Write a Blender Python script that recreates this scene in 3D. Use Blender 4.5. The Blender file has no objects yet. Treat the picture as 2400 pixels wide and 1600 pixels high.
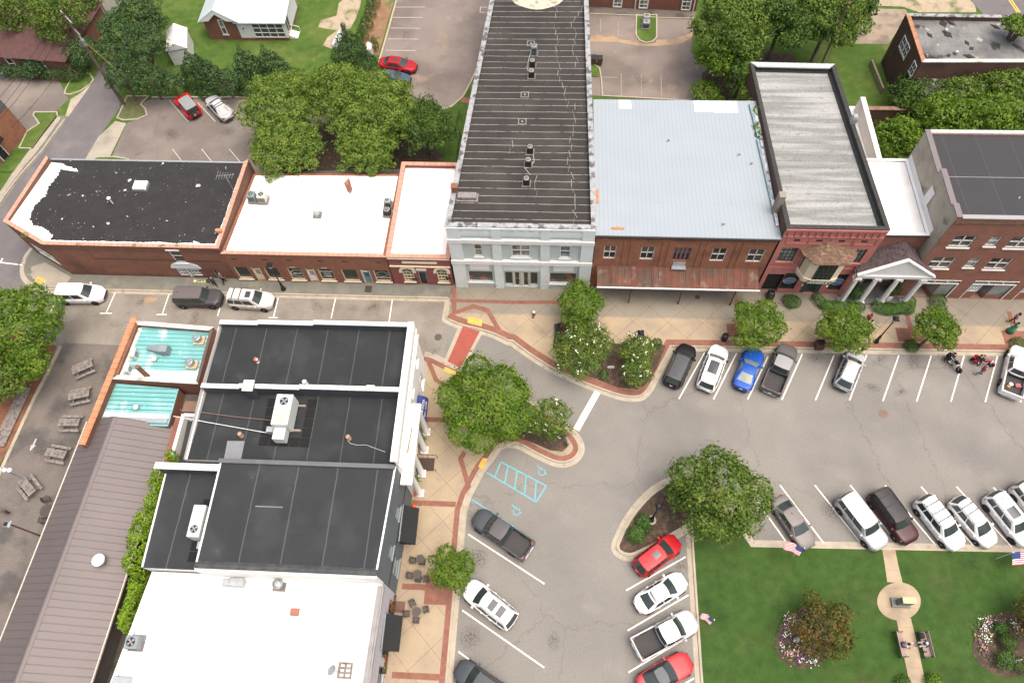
import bpy, math, random
import numpy as np
from mathutils import Vector, Matrix
# ------------------------------------------------------------------ camera, sky, sun, exposure
scene = bpy.context.scene
F_PX, NX, NY, CAMH = 1700.0, 62.0, 901.0, 64.0            # focal length in px of a 2400 px wide frame, nadir offset, height
TH = math.atan(F_PX/math.hypot(NX, NY)); PH = math.atan2(NX, NY); YAW = math.radians(6.19748)
fw = Vector((0, math.cos(TH), -math.sin(TH))); R0 = Vector((1, 0, 0)); D0 = Vector((0, -math.sin(TH), -math.cos(TH)))
RZ = Matrix.Rotation(YAW, 3, 'Z')
CI = RZ @ (math.cos(PH)*R0 + math.sin(PH)*D0); CJ = RZ @ (-math.sin(PH)*R0 + math.cos(PH)*D0); CF = RZ @ fw
cam = bpy.data.cameras.new('camera'); co = bpy.data.objects.new('camera', cam); scene.collection.objects.link(co)
cam.sensor_width = 36; cam.sensor_fit = 'HORIZONTAL'; cam.lens = F_PX/2400*36; cam.clip_end = 2000; cam.clip_start = 1
m3 = Matrix((CI, -CJ, -CF)).transposed(); co.matrix_world = Matrix.Translation((0, 0, CAMH)) @ m3.to_4x4()
scene.camera = co
SUN_EL, SUN_AZ = math.radians(74), math.radians(112)        # azimuth measured clockwise from +Y (up in the picture)
w = bpy.data.worlds.new("World"); scene.world = w; w.use_nodes = True
nt = w.node_tree; bg = nt.nodes['Background']; sky = nt.nodes.new('ShaderNodeTexSky'); sky.sky_type = 'NISHITA'
sky.sun_disc = False; sky.sun_elevation = SUN_EL; sky.sun_rotation = SUN_AZ; sky.air_density = 1.0; sky.dust_density = 9.0; sky.ozone_density = 0.0
nt.links.new(sky.outputs[0], bg.inputs[0]); bg.inputs[1].default_value = 0.15
sl = bpy.data.lights.new('sun', 'SUN'); sl.energy = 1.3; sl.angle = math.radians(60); sl.color = (1.0, 0.97, 0.925)
so = bpy.data.objects.new('sun', sl); scene.collection.objects.link(so)
sd = Vector((math.sin(SUN_AZ)*math.cos(SUN_EL), math.cos(SUN_AZ)*math.cos(SUN_EL), math.sin(SUN_EL)))
so.rotation_euler = sd.to_track_quat('Z', 'Y').to_euler(); so.location = (0, 0, 90)
scene.view_settings.view_transform = 'Standard'; scene.view_settings.look = 'None'
scene.view_settings.exposure = 0.66; scene.view_settings.gamma = 1.0
# ------------------------------------------------------------------ measuring helpers
def at(x, y, z=0.0):                                       # the world point at height z seen at a pixel of the photograph
    d = (x-1200)*CI + (y-800)*CJ + F_PX*CF
    t = (z-CAMH)/d.z
    return Vector((d.x*t, d.y*t, z))
S = 620/2315; S2 = 620/2113; S3 = 620/1736
VW = dict(a0=(0,0,S),a1=(580,0,S),a2=(1180,0,S),a3=(1780,0,S),b0=(0,360,S),b1=(580,360,S),b2=(1180,360,S),b3=(1780,300,S),
  c0=(0,740,S),c1=(580,740,S),c2=(1180,640,S),c3=(1780,640,S),d0=(0,1140,S2),d1=(580,1140,S2),d2=(1180,1040,S3),d3=(1780,1040,S3),
  w=(1780,560,400/2352),f=(1040,480,360/2352),g=(540,590,420/2352),h=(2100,560,300/2352),k=(860,610,200/2352),m=(880,900,180/806),
  n=(860,1150,180/806),q=(1560,740,340/2352),r=(2180,780,220/1916),s=(2080,1440,140/1829),u=(900,720,180/1411),v=(2020,700,180/2171),
  e=(2100,1500,300/2352),j=(0,1080,130/927),p=(0,0,1.0),o=(0,0,2400/2352))
def px(v, x, y):
    a = VW[v]; return a[0]+x*a[2], a[1]+y*a[2]
def P(v, x, y, z=0.0):
    X, Y = px(v, x, y); return at(X, Y, z)
def PP(v, pts, z=0.0): return [P(v, a, b, z) for a, b in pts]
# ------------------------------------------------------------------ mesh helpers
COL = scene.collection
def tag(o, label=None, cat=None, group=None, kind=None):
    if label: o['label'] = label
    if cat: o['category'] = cat
    if group: o['group'] = group
    if kind: o['kind'] = kind
    return o
def thing(name, label, cat, loc=(0,0,0), rz=0.0, group=None):
    o = bpy.data.objects.new(name, None); COL.objects.link(o); o.empty_display_size = .3
    o.location = loc; o.rotation_euler = (0, 0, rz); return tag(o, label, cat, group)
def off(o):
    v = Vector((0,0,0))
    while o is not None: v = v + o.location; o = o.parent
    return v
class MB:
    def __init__(s): s.v = []; s.f = []; s.m = []; s.mi = 0; s.T = None; s.sm = []; s.smooth = False
    def mat(s, i): s.mi = i; return s
    def add(s, vs, fs):
        n = len(s.v)
        for p in vs:
            p = Vector(p)
            if s.T is not None: p = s.T @ p
            s.v.append(p)
        for f in fs: s.f.append([n+i for i in f]); s.m.append(s.mi); s.sm.append(s.smooth)
        return s
    def box(s, x0, x1, y0, y1, z0, z1):
        return s.add([(x0,y0,z0),(x1,y0,z0),(x1,y1,z0),(x0,y1,z0),(x0,y0,z1),(x1,y0,z1),(x1,y1,z1),(x0,y1,z1)],
                     [(0,3,2,1),(4,5,6,7),(0,1,5,4),(1,2,6,5),(2,3,7,6),(3,0,4,7)])
    def hexa(s, b, t):                                     # any box from 4 bottom and 4 top points
        return s.add(list(b)+list(t), [(0,3,2,1),(4,5,6,7),(0,1,5,4),(1,2,6,5),(2,3,7,6),(3,0,4,7)])
    def bbox(s, x0, x1, y0, y1, z0, z1, b=.03):            # box with chamfered upper edges and corners
        s.prism([(x0+b,y0),(x1-b,y0),(x1,y0+b),(x1,y1-b),(x1-b,y1),(x0+b,y1),(x0,y1-b),(x0,y0+b)], z0, z1-b)
        a = [(x0+b,y0),(x1-b,y0),(x1,y0+b),(x1,y1-b),(x1-b,y1),(x0+b,y1),(x0,y1-b),(x0,y0+b)]
        cx, cy = (x0+x1)/2, (y0+y1)/2; kx = (x1-x0-2*b)/(x1-x0); ky = (y1-y0-2*b)/(y1-y0)
        t = [(cx+(p[0]-cx)*kx, cy+(p[1]-cy)*ky, z1) for p in a]
        return s.add([(p[0],p[1],z1-b) for p in a]+t, [tuple(range(8,16))]+[(i,(i+1)%8,8+(i+1)%8,8+i) for i in range(8)])
    def prism(s, poly, z0, z1, bottom=True):
        n = len(poly); z0f = z0 if hasattr(z0,'__len__') else [z0]*n; z1f = z1 if hasattr(z1,'__len__') else [z1]*n
        vs = [(p[0],p[1],z0f[i]) for i, p in enumerate(poly)]+[(p[0],p[1],z1f[i]) for i, p in enumerate(poly)]
        fs = [tuple(range(n,2*n))]+[(i,(i+1)%n,n+(i+1)%n,n+i) for i in range(n)]
        if bottom: fs.append(tuple(range(n-1,-1,-1)))
        return s.add(vs, fs)
    def sheet(s, poly, z): 
        return s.add([(p[0],p[1],z) for p in poly], [tuple(range(len(poly)))])
    def tube(s, p0, p1, r0, r1=None, n=8, cap=True):
        r1 = r0 if r1 is None else r1; p0 = Vector(p0); p1 = Vector(p1); d = (p1-p0)
        if d.length < 1e-6: return s
        d.normalize(); a = d.orthogonal().normalized(); b = d.cross(a)
        vs = []
        for p, r in ((p0,r0),(p1,r1)):
            for i in range(n):
                t = 2*math.pi*i/n; vs.append(p+(a*math.cos(t)+b*math.sin(t))*r)
        fs = [(i,(i+1)%n,n+(i+1)%n,n+i) for i in range(n)]
        if cap: fs += [tuple(range(n-1,-1,-1)), tuple(range(n,2*n))]
        return s.add(vs, fs)
    def path(s, pts, r, n=6):
        for i in range(len(pts)-1): s.tube(pts[i], pts[i+1], r if not hasattr(r,'__len__') else r[i], None if not hasattr(r,'__len__') else r[i+1], n)
        return s
    def lathe(s, c, prof, n=16, axis='z'):
        vs = []; c = Vector(c)
        for r, h in prof:
            for i in range(n):
                t = 2*math.pi*i/n
                q = (r*math.cos(t), r*math.sin(t), h) if axis == 'z' else ((r*math.cos(t), h, r*math.sin(t)) if axis == 'y' else (h, r*math.cos(t), r*math.sin(t)))
                vs.append(c+Vector(q))
        fs = []
        for k in range(len(prof)-1):
            for i in range(n): fs.append((k*n+i,k*n+(i+1)%n,(k+1)*n+(i+1)%n,(k+1)*n+i))
        fs.append(tuple(range(n-1,-1,-1))); fs.append(tuple((len(prof)-1)*n+i for i in range(n)))
        return s.add(vs, fs)
    def grid(s, fn, nu, nv):
        vs = [fn(i/nu, k/nv) for k in range(nv+1) for i in range(nu+1)]
        return s.add(vs, [(k*(nu+1)+i,k*(nu+1)+i+1,(k+1)*(nu+1)+i+1,(k+1)*(nu+1)+i) for k in range(nv) for i in range(nu)])
    def build(s, name, mats, parent=None, org=None, fixn=True):
        if not isinstance(mats, (list,tuple)): mats = [mats]
        me = bpy.data.meshes.new(name)
        o0 = off(parent) if parent is not None else Vector(org or (0,0,0))
        me.from_pydata([tuple(p-o0) for p in s.v], [], s.f)
        for m_ in mats: me.materials.append(m_)
        me.polygons.foreach_set('material_index', s.m); me.polygons.foreach_set('use_smooth', s.sm)
        me.update()
        o = bpy.data.objects.new(name, me); COL.objects.link(o)
        if parent is not None: o.parent = parent
        else: o.location = o0
        return o
def copy_tree(o, parent=None):
    c = o.copy(); COL.objects.link(c); c.parent = parent
    for ch in list(o.children): copy_tree(ch, c)
    return c
# ------------------------------------------------------------------ materials
MATS = {}
def M(name, col, rough=.8, metal=0, var=.10, scale=1.5, c2=None, s2=.4, lo=.5, hi=.6, d2=2, bump=0, fine=.06, fscale=25, spec=.4, stretch=None, extra=None, coat=0):
    if name in MATS: return MATS[name]
    m = bpy.data.materials.new(name); m.use_nodes = True; N = m.node_tree.nodes; L = m.node_tree.links
    b = N['Principled BSDF']; b.inputs['Roughness'].default_value = rough; b.inputs['Metallic'].default_value = metal
    b.inputs['Specular IOR Level'].default_value = spec
    if coat: b.inputs['Coat Weight'].default_value = coat; b.inputs['Coat Roughness'].default_value = .05
    tc = N.new('ShaderNodeTexCoord'); vec = tc.outputs['Object']
    if stretch:
        mp = N.new('ShaderNodeMapping'); mp.inputs['Scale'].default_value = stretch; L.new(vec, mp.inputs[0]); vec2 = mp.outputs[0]
    else: vec2 = vec
    def noise(sc, det=4, v=None):
        n_ = N.new('ShaderNodeTexNoise'); n_.inputs['Scale'].default_value = sc; n_.inputs['Detail'].default_value = det
        L.new(v or vec2, n_.inputs['Vector']); return n_.outputs[0]
    def mr(v, a, b_, lo_, hi_):
        r = N.new('ShaderNodeMapRange'); r.inputs[1].default_value = a; r.inputs[2].default_value = b_; r.inputs[3].default_value = lo_; r.inputs[4].default_value = hi_
        L.new(v, r.inputs[0]); return r.outputs[0]
    def mix(fac, A, B, mode='MIX'):
        x = N.new('ShaderNodeMix'); x.data_type = 'RGBA'; x.blend_type = mode
        for i, q in ((0,fac),(6,A),(7,B)):
            if hasattr(q, 'is_linked') or hasattr(q, 'node'): L.new(q, x.inputs[i])
            else: x.inputs[i].default_value = q if i == 0 else (*q[:3], 1)
        return x.outputs[2]
    def scal(colr, v):                                     # colour times a value
        x = N.new('ShaderNodeVectorMath'); x.operation = 'SCALE'
        L.new(colr, x.inputs[0]); L.new(v, x.inputs['Scale']); return x.outputs[0]
    def math_(op, a, b_=None):
        x = N.new('ShaderNodeMath'); x.operation = op
        for i, q in ((0,a),(1,b_)):
            if q is None: continue
            if hasattr(q, 'node'): L.new(q, x.inputs[i])
            else: x.inputs[i].default_value = q
        return x.outputs[0]
    rgb = N.new('ShaderNodeRGB'); rgb.outputs[0].default_value = (*col, 1); c = rgb.outputs[0]
    if c2: c = mix(mr(noise(s2, 5), lo, hi, 0, 1), c, c2)
    if extra: c = extra(dict(N=N, L=L, vec=vec, vec2=vec2, noise=noise, mr=mr, mix=mix, scal=scal, math=math_, b=b), c)
    if var: c = scal(c, mr(noise(scale, 5), .25, .75, 1-var, 1+var))
    if fine: c = scal(c, mr(noise(fscale, 2, vec), .3, .7, 1-fine, 1+fine))
    L.new(c, b.inputs['Base Color'])
    if bump:
        bp = N.new('ShaderNodeBump'); bp.inputs['Strength'].default_value = bump; bp.inputs['Distance'].default_value = .02
        L.new(noise(fscale*.7, 4, vec), bp.inputs['Height']); L.new(bp.outputs[0], b.inputs['Normal'])
    MATS[name] = m; return m
def sep(k, v):
    x = k['N'].new('ShaderNodeSeparateXYZ'); k['L'].new(v, x.inputs[0]); return x.outputs
def stripes(axis, pitch, width, c2, op=.7, wob=0.0):       # thin lines of another colour, one every pitch
    def f(k, c):
        xyz = sep(k, k['vec']); m_ = k['math']
        if axis == 'd1': a = m_('MULTIPLY', m_('ADD', xyz[0], xyz[1]), .7071)
        elif axis == 'd2': a = m_('MULTIPLY', m_('SUBTRACT', xyz[0], xyz[1]), .7071)
        else: a = xyz['xyz'.index(axis)]
        if wob: a = m_('ADD', a, k['mr'](k['noise'](1.2, 3), 0, 1, -wob, wob))
        fr = m_('FRACT', m_('DIVIDE', m_('ADD', a, 500.0), pitch))
        return k['mix'](m_('MULTIPLY', m_('LESS_THAN', fr, width/pitch), op), c, c2)
    return f
def chain(*fs):
    def f(k, c):
        for g in fs: c = g(k, c)
        return c
    return f
def brickwork(c2, mortar, bw=.21, bh=.07, ax='xy'):        # bricks for axis aligned vertical walls
    def f(k, c):
        xyz = sep(k, k['vec']); cb = k['N'].new('ShaderNodeCombineXYZ')
        k['L'].new(k['math']('ADD', xyz[0], xyz[1]), cb.inputs[0]); k['L'].new(xyz[2] if ax == 'xy' else xyz[1], cb.inputs[1])
        br = k['N'].new('ShaderNodeTexBrick'); br.inputs['Scale'].default_value = 1; br.inputs['Brick Width'].default_value = bw; br.inputs['Row Height'].default_value = bh
        br.inputs['Mortar Size'].default_value = .006; k['L'].new(cb.outputs[0], br.inputs[0]); k['L'].new(c, br.inputs['Color1']); br.inputs['Color2'].default_value = (*c2, 1); br.inputs['Mortar'].default_value = (*mortar, 1)
        return br.outputs[0]
    return f
def cracks(c2, sc=.12, w_=.006, op=.5):
    def f(k, c):
        N, L = k['N'], k['L']; nz = N.new('ShaderNodeTexNoise'); nz.inputs['Scale'].default_value = .9; nz.inputs['Detail'].default_value = 6; L.new(k['vec'], nz.inputs['Vector'])
        ad = N.new('ShaderNodeVectorMath'); ad.operation = 'MULTIPLY_ADD'; L.new(nz.outputs['Color'], ad.inputs[0]); ad.inputs[1].default_value = (1.8,1.8,0); L.new(k['vec'], ad.inputs[2])
        vo = N.new('ShaderNodeTexVoronoi'); vo.feature = 'DISTANCE_TO_EDGE'; vo.inputs['Scale'].default_value = sc; L.new(ad.outputs[0], vo.inputs['Vector'])
        fac = k['mr'](vo.outputs[0], 0, w_, op, 0)
        return k['mix'](fac, c, c2)
    return f
def blotch(c2, sc, lo, hi, op=1.0, det=6):
    def f(k, c): return k['mix'](k['mr'](k['noise'](sc, det, k['vec']), lo, hi, 0, op), c, c2)
    return f
def band(axis, a0, a1, c2, op=.6, soft=.1):                # weathering that keeps to a strip of the surface
    def f(k, c):
        v = sep(k, k['vec'])['xyz'.index(axis)]
        v = k['math']('ADD', v, k['mr'](k['noise'](1.5, 4, k['vec']), 0, 1, -soft*2, soft*2))
        fac = k['math']('MULTIPLY', k['mr'](v, a0-soft, a0+soft, 0, op), k['mr'](v, a1-soft, a1+soft, 1, 0))
        return k['mix'](fac, c, c2)
    return f
DK = (.055,.05,.045)
asph = M('asphalt_pale', (.190,.180,.163), .92, var=.09, scale=.25, c2=(.162,.154,.142), s2=.12, lo=.45, hi=.62, fine=.13, fscale=9, bump=.15, extra=chain(blotch((.215,.203,.185), .35, .55, .7, .6), cracks((.10,.085,.08), .085, .006, .38), blotch((.07,.06,.055), .55, .70, .80, .55), blotch((.30,.26,.22), .9, .70, .82, .35)))
asphE = M('asphalt_street', (.215,.195,.168), .92, var=.1, scale=.5, c2=(.17,.15,.125), s2=.3, lo=.45, hi=.62, fine=.16, fscale=9, bump=.2, extra=chain(cracks((.07,.06,.05), .22, .006, .55), blotch((.07,.06,.05), .6, .68, .78, .7), blotch((.32,.25,.18), .7, .71, .76, .7)))
asphW = M('asphalt_grey_lane', (.125,.115,.118), .92, var=.08, scale=.4, fine=.1, fscale=9, bump=.15, extra=chain(cracks((.07,.06,.06), .12, .006, .4), blotch((.16,.145,.14), .4, .5, .7, .6)))
asphL = M('asphalt_lot', (.140,.120,.108), .92, var=.12, scale=.35, c2=(.18,.155,.135), s2=.2, lo=.45, hi=.6, fine=.14, fscale=8, bump=.15, extra=chain(cracks((.07,.06,.05), .2, .006, .45), blotch((.08,.07,.065), .5, .62, .75, .6)))
asphB = M('asphalt_back_lot', (.185,.155,.138), .92, var=.12, scale=.3, c2=(.135,.112,.10), s2=.16, lo=.45, hi=.6, fine=.12, fscale=8, bump=.15, extra=chain(cracks((.09,.075,.06), .22, .006, .5), blotch((.27,.20,.145), .25, .6, .72, .7), blotch((.29,.25,.21), 1.0, .66, .75, .5)))
asphP = M('asphalt_patio', (.135,.118,.105), .92, var=.16, scale=.5, c2=(.075,.07,.065), s2=.3, lo=.5, hi=.62, fine=.14, fscale=8, bump=.15, extra=blotch((.15,.125,.105), .4, .52, .66, .7))
conc = M('concrete_kerb', (.34,.30,.235), .9, var=.14, scale=1.2, fine=.1, extra=chain(blotch((.18,.15,.11), 1.5, .58, .7, .5)))
tan = M('concrete_tan', (.330,.262,.178), .9, var=.08, scale=.5, c2=(.28,.225,.165), s2=.35, lo=.45, hi=.65, fine=.07, fscale=12, extra=chain(blotch((.35,.26,.17), .8, .55, .7, .5), blotch((.19,.165,.13), .9, .64, .76, .45), stripes('d1', 2.45, .035, (.12,.09,.06), .75), stripes('d2', 2.45, .035, (.12,.09,.06), .75)))
tanN = M('concrete_tan_weathered', (.330,.262,.178), .9, var=.08, scale=.5, c2=(.28,.225,.165), s2=.35, lo=.45, hi=.65, fine=.07, fscale=12, extra=chain(blotch((.35,.26,.17), .8, .55, .7, .5), band('y', 36.85, 45, (.190,.178,.148), .8, .12), blotch((.15,.13,.10), .45, .58, .72, .5), stripes('d1', 2.45, .035, (.10,.08,.055), .75), stripes('d2', 2.45, .035, (.10,.08,.055), .75)))
concG = M('concrete_mildewed', (.150,.150,.128), .92, var=.14, scale=.8, c2=(.19,.175,.145), s2=.4, lo=.55, hi=.68, fine=.1, extra=chain(stripes('x', 3.1, .03, (.07,.065,.05), .6), blotch((.08,.08,.065), .8, .6, .72, .5)))
concL = M('concrete_light', (.31,.28,.225), .9, var=.1, scale=.8, c2=(.22,.2,.165), s2=.4, lo=.5, hi=.65, fine=.08, extra=stripes('y', 1.6, .03, (.14,.12,.09), .6))
pathc = M('concrete_path', (.34,.27,.185), .9, var=.09, scale=.8, c2=(.27,.21,.15), s2=.5, lo=.5, hi=.65, fine=.08, extra=stripes('y', 1.5, .03, (.18,.14,.09), .6))
pav = M('brick_paving', (.24,.095,.065), .88, var=.16, scale=2.0, c2=(.17,.075,.055), s2=.8, lo=.45, hi=.65, fine=.12, fscale=14, extra=brickwork((.19,.07,.05), (.21,.15,.11), .2, .1, 'y'))
cross = M('crosswalk_red', (.31,.075,.055), .85, var=.08, scale=1, fine=.1, fscale=10, extra=brickwork((.26,.06,.045), (.26,.09,.07), .25, .12, 'y'))
grass = M('grass_lawn', (.036,.075,.016), .95, var=.22, scale=1.2, c2=(.041,.078,.018), s2=.25, lo=.42, hi=.62, fine=.22, fscale=22, spec=.15, bump=.5, extra=chain(blotch((.070,.072,.028), .35, .54, .72, .45), blotch((.016,.040,.010), .16, .55, .7, .5)))
grassB = M('grass_yard', (.058,.105,.020), .95, var=.22, scale=1.0, c2=(.082,.12,.028), s2=.22, lo=.45, hi=.6, fine=.2, fscale=20, spec=.15, bump=.5, extra=chain(blotch((.036,.072,.016), .3, .55, .7, .6), blotch((.13,.14,.05), .5, .62, .75, .5)))
dirt = M('red_dirt', (.20,.115,.065), .95, var=.2, scale=1.2, c2=(.27,.16,.095), s2=.5, lo=.5, hi=.65, fine=.15, extra=blotch((.07,.12,.03), .5, .55, .62, .9))
sandy = M('sandy_gravel', (.33,.27,.19), .95, var=.15, scale=1.5, c2=(.24,.20,.13), s2=.6, lo=.5, hi=.6, fine=.2, extra=blotch((.09,.13,.03), .6, .6, .66, .8))
mulch = M('mulch', (.060,.042,.030), .95, var=.3, scale=3, c2=(.10,.065,.042), s2=2.5, lo=.5, hi=.65, fine=.3, fscale=12, bump=.6)
straw = M('pine_straw', (.19,.085,.045), .95, var=.25, scale=2, c2=(.12,.06,.035), s2=1, lo=.5, hi=.65, fine=.25, fscale=14, bump=.5)
white = M('line_paint', (.72,.70,.64), .7, var=.08, scale=2, fine=.1, extra=blotch((.42,.38,.34), 2.2, .62, .72, .6))
bluep = M('blue_line_paint', (.115,.34,.40), .7, var=.1, scale=2, fine=.1, extra=blotch((.18,.22,.22), 2.2, .62, .72, .6))
yellow = M('yellow_ramp', (.62,.37,.075), .8, var=.15, scale=3, fine=.15, extra=blotch((.40,.28,.12), 2, .52, .65, .7))
yline = M('yellow_line_paint', (.60,.38,.05), .7, var=.1)
iron = M('cast_iron', (.10,.075,.065), .7, metal=.3, var=.2, scale=6)
# ------------------------------------------------------------------ the setting: ground, streets, pavements
def struct(o): return tag(o, kind='structure')
def ground_sheet(name, mat, polys, z):
    b = MB()
    for p in polys: b.sheet(p, z)
    return struct(b.build(name, mat))
def raised(name, mat, poly, z1=.13, z0=-.05):
    return struct(MB().prism(poly, z0, z1).build(name, mat))
def ccw(p):
    a = sum(p[i][0]*p[(i+1)%len(p)][1]-p[(i+1)%len(p)][0]*p[i][1] for i in range(len(p)))
    return p if a > 0 else p[::-1]
def smooth(pts, n=4):                                      # Catmull-Rom through points
    out = []
    for i in range(len(pts)-1):
        p0 = Vector(pts[max(i-1,0)][:2]); p1 = Vector(pts[i][:2]); p2 = Vector(pts[i+1][:2]); p3 = Vector(pts[min(i+2,len(pts)-1)][:2])
        for k in range(n):
            t = k/n; out.append(.5*((2*p1)+(-p0+p2)*t+(2*p0-5*p1+4*p2-p3)*t*t+(-p0+3*p1-3*p2+p3)*t*t*t))
    out.append(Vector(pts[-1][:2])); return out
def offpath(pts, d, closed=False):                         # offset to the left of the direction of travel
    out = []; n = len(pts)
    for i in range(n):
        a = Vector(pts[(i-1)%n][:2]) if (i > 0 or closed) else None; c = Vector(pts[(i+1)%n][:2]) if (i < n-1 or closed) else None; b = Vector(pts[i][:2])
        ns = []
        if a is not None and (b-a).length > 1e-6: e = (b-a).normalized(); ns.append(Vector((-e.y, e.x)))
        if c is not None and (c-b).length > 1e-6: e = (c-b).normalized(); ns.append(Vector((-e.y, e.x)))
        if len(ns) == 2:
            mm = ns[0]+ns[1]
            if mm.length < .2: mm = ns[0]
            mm.normalize(); q = mm*(d/max(.45, mm.dot(ns[0])))
        else: q = ns[0]*d
        out.append(b+q)
    return out
def strip(mb, pts, d0, d1, z0, z1, closed=False):
    A = offpath(pts, d0, closed); B = offpath(pts, d1, closed); n = len(pts)
    for i in range(n if closed else n-1):
        j = (i+1) % n
        if z0 is None: mb.add([(*A[i],z1),(*A[j],z1),(*B[j],z1),(*B[i],z1)], [(0,1,2,3)])
        else: mb.hexa([(*A[i],z0),(*A[j],z0),(*B[j],z0),(*B[i],z0)], [(*A[i],z1),(*A[j],z1),(*B[j],z1),(*B[i],z1)])
    return mb
ZS = .13
ground_sheet('ground', grassB, [[(-450,-200),(450,-200),(450,500),(-450,500)]], -.012)
ground_sheet('road', asph, [[(-10.3,-60),(120,-60),(120,41),(-10.3,41)]], 0.0)
ground_sheet('street', asphE, [[(-58,24),(-10.3,24),(-10.3,41),(-58,41)]], 0.0)
wl = PP('a0', [(150,1568),(390,1290),(565,1050),(690,870),(800,740),(850,640),(930,520)])
wr = PP('a0', [(1050,520),(1000,700),(1060,900),(1040,960),(900,1150),(760,1390)])
ground_sheet('road', asphW, [[(-64,20)]+[tuple(P('b0',-250,700)[:2])]+[tuple(P('b0',0,470)[:2])]+[q[:2] for q in wl]+[q[:2] for q in wr]+[(-53,50),(-51,40),(-51,36),(-50,20)]], .004)
# patio with the picnic tables
ground_sheet('patio', asphP, [[tuple(q[:2]) for q in PP('c0',[(560,235),(1100,260),(1050,300)])]+[(-40,33.1),(-40,22),(-41,0),(-70,-3)]+[tuple(q[:2]) for q in PP('c0',[(-240,1500),(-30,1455),(170,1000),(410,510),(515,285)])]], .008)
ground_sheet('alley', M('alley_concrete',(.075,.07,.06),.9,var=.2,scale=1,c2=(.05,.055,.035),s2=.6), [[(-36.5,-20),(-29,-20),(-29,24.5),(-34.5,24.5)]], .006)  # dark grey concrete laid as the ground of the gap between the buildings
# bed beyond the low kerb on the left
ground_sheet('mulch_bed', straw, [[tuple(q[:2]) for q in PP('c0',[(500,270),(330,640),(90,1130),(0,1290),(-250,1800),(-700,1500),(-500,600),(-250,150),(150,100)])]], .012)
kb = PP('c0', [(545,270),(440,500),(330,700),(200,980),(100,1200),(0,1420),(-150,1750)])
struct(strip(MB(), kb, 0, -.32, -.05, .16).build('kerb', conc))
# parking lots
ground_sheet('parking_lot', asphL, [[tuple(q[:2]) for q in PP('a0',[(1240,905),(1330,868),(2400,868),(3200,900)])]+[(-16,56),(-16,51),(-50,51)]+[tuple(q[:2]) for q in PP('a0',[(980,1370),(1110,1080),(1290,1010)])]], .004)
ground_sheet('driveway_apron', concL, [[tuple(q[:2]) for q in PP('a0',[(1010,1060),(1105,1080),(960,1375),(730,1420),(860,1200)])]], .008)
ground_sheet('parking_lot', asphL, [[tuple(q[:2]) for q in PP('a0',[(-400,660),(0,672),(300,690),(520,715),(580,830),(600,870),(480,985),(310,985),(350,1080),(240,1145),(0,900),(-400,900)])]], .004)
ground_sheet('dirt_strip', dirt, [[tuple(q[:2]) for q in PP('a0',[(-400,620),(0,630),(300,655),(660,650),(640,700),(540,715),(300,692),(0,674),(-400,665)])]], .006)
ground_sheet('parking_lot', asphB, [[tuple(q[:2]) for q in PP('a1',[(1340,-160),(1310,0),(1230,300),(1150,530),(1200,700),(1350,900),(1500,960),(1700,950),(1780,930),(1890,840),(1960,700),(2010,590),(2400,500),(2400,-160)])]], .004)
ground_sheet('parking_lot', asphB, [[tuple(q[:2]) for q in PP('a2',[(600,120),(1150,140),(1340,160),(1670,170),(1640,460),(1760,560),(1800,640),(1720,760),(1660,870),(1600,882),(870,842),(700,830)])]], .004)
ground_sheet('walkway', M('stained_walk',(.12,.105,.09),.9,var=.15,scale=.6,c2=(.07,.065,.055),s2=.4), [[tuple(q[:2]) for q in PP('a2',[(700,60),(1690,100),(1670,160),(1150,138),(700,125)])]], .006)
ground_sheet('dirt_patch', M('washed_sand',(.30,.21,.135),.95,var=.15,scale=1,c2=(.2,.15,.11),s2=.6,lo=.5,hi=.6), [[tuple(q[:2]) for q in PP('a2',[(740,330),(830,305),(900,325),(960,310),(1030,350),(1160,360),(1190,385),(1330,380),(1340,350),(1480,345),(1600,310),(1660,260),(1650,330),(1560,380),(1440,395),(1330,405),(1160,400),(1000,370),(740,368)])]], .009)
ground_sheet('gravel', sandy, [[tuple(q[:2]) for q in PP('a1',[(800,30),(870,-30),(1000,-40),(985,60),(940,180),(900,250),(830,270),(780,330),(740,430),(660,400),(700,330),(780,270),(620,240),(640,180),(780,140)])]], .002)
ground_sheet('dirt_bed', dirt, [[tuple(q[:2]) for q in PP('a1',[(1090,-60),(1330,-60),(1290,0),(1230,180),(1150,480),(1010,480),(1020,330),(1000,200),(1040,60)])]], .003)
ground_sheet('dirt_bed', mulch, [[tuple(q[:2]) for q in PP('a1',[(400,1500),(560,1100),(900,1000),(1300,1050),(1560,1230),(1730,1370),(1690,1400),(1350,1480)])]], .006)
ground_sheet('dirt_bed', mulch, [[tuple(q[:2]) for q in PP('a2',[(1740,640),(1980,500),(2310,460),(2560,480),(2560,560),(2100,640),(1950,900),(1640,890),(1740,730)])]], .006)
ground_sheet('pavement_slab', M('old_slab',(.25,.2,.15),.92,var=.16,scale=.8,c2=(.17,.14,.11),s2=.5), [[tuple(q[:2]) for q in PP('a3',[(960,75),(1280,85),(1300,130),(1130,388),(835,385),(880,220)])]], .004)
ground_sheet('gravel', sandy, [[tuple(q[:2]) for q in PP('a3',[(980,-150),(1800,-150),(1880,30),(1900,110),(1400,110),(1250,60),(1000,50)])]], .002)
ground_sheet('road', asphW, [[tuple(q[:2]) for q in PP('a3',[(1790,-120),(2700,-120),(2700,160),(1990,160),(1840,0)])]], .004)
b = MB(); 
for k in (0, 22): b.add([P('a3',2170+k,-10,.009),P('a3',2182+k,-10,.009),P('a3',2265+k,110,.009),P('a3',2250+k,110,.009)], [(0,1,2,3)])
struct(b.build('road_marking', yline))
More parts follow.
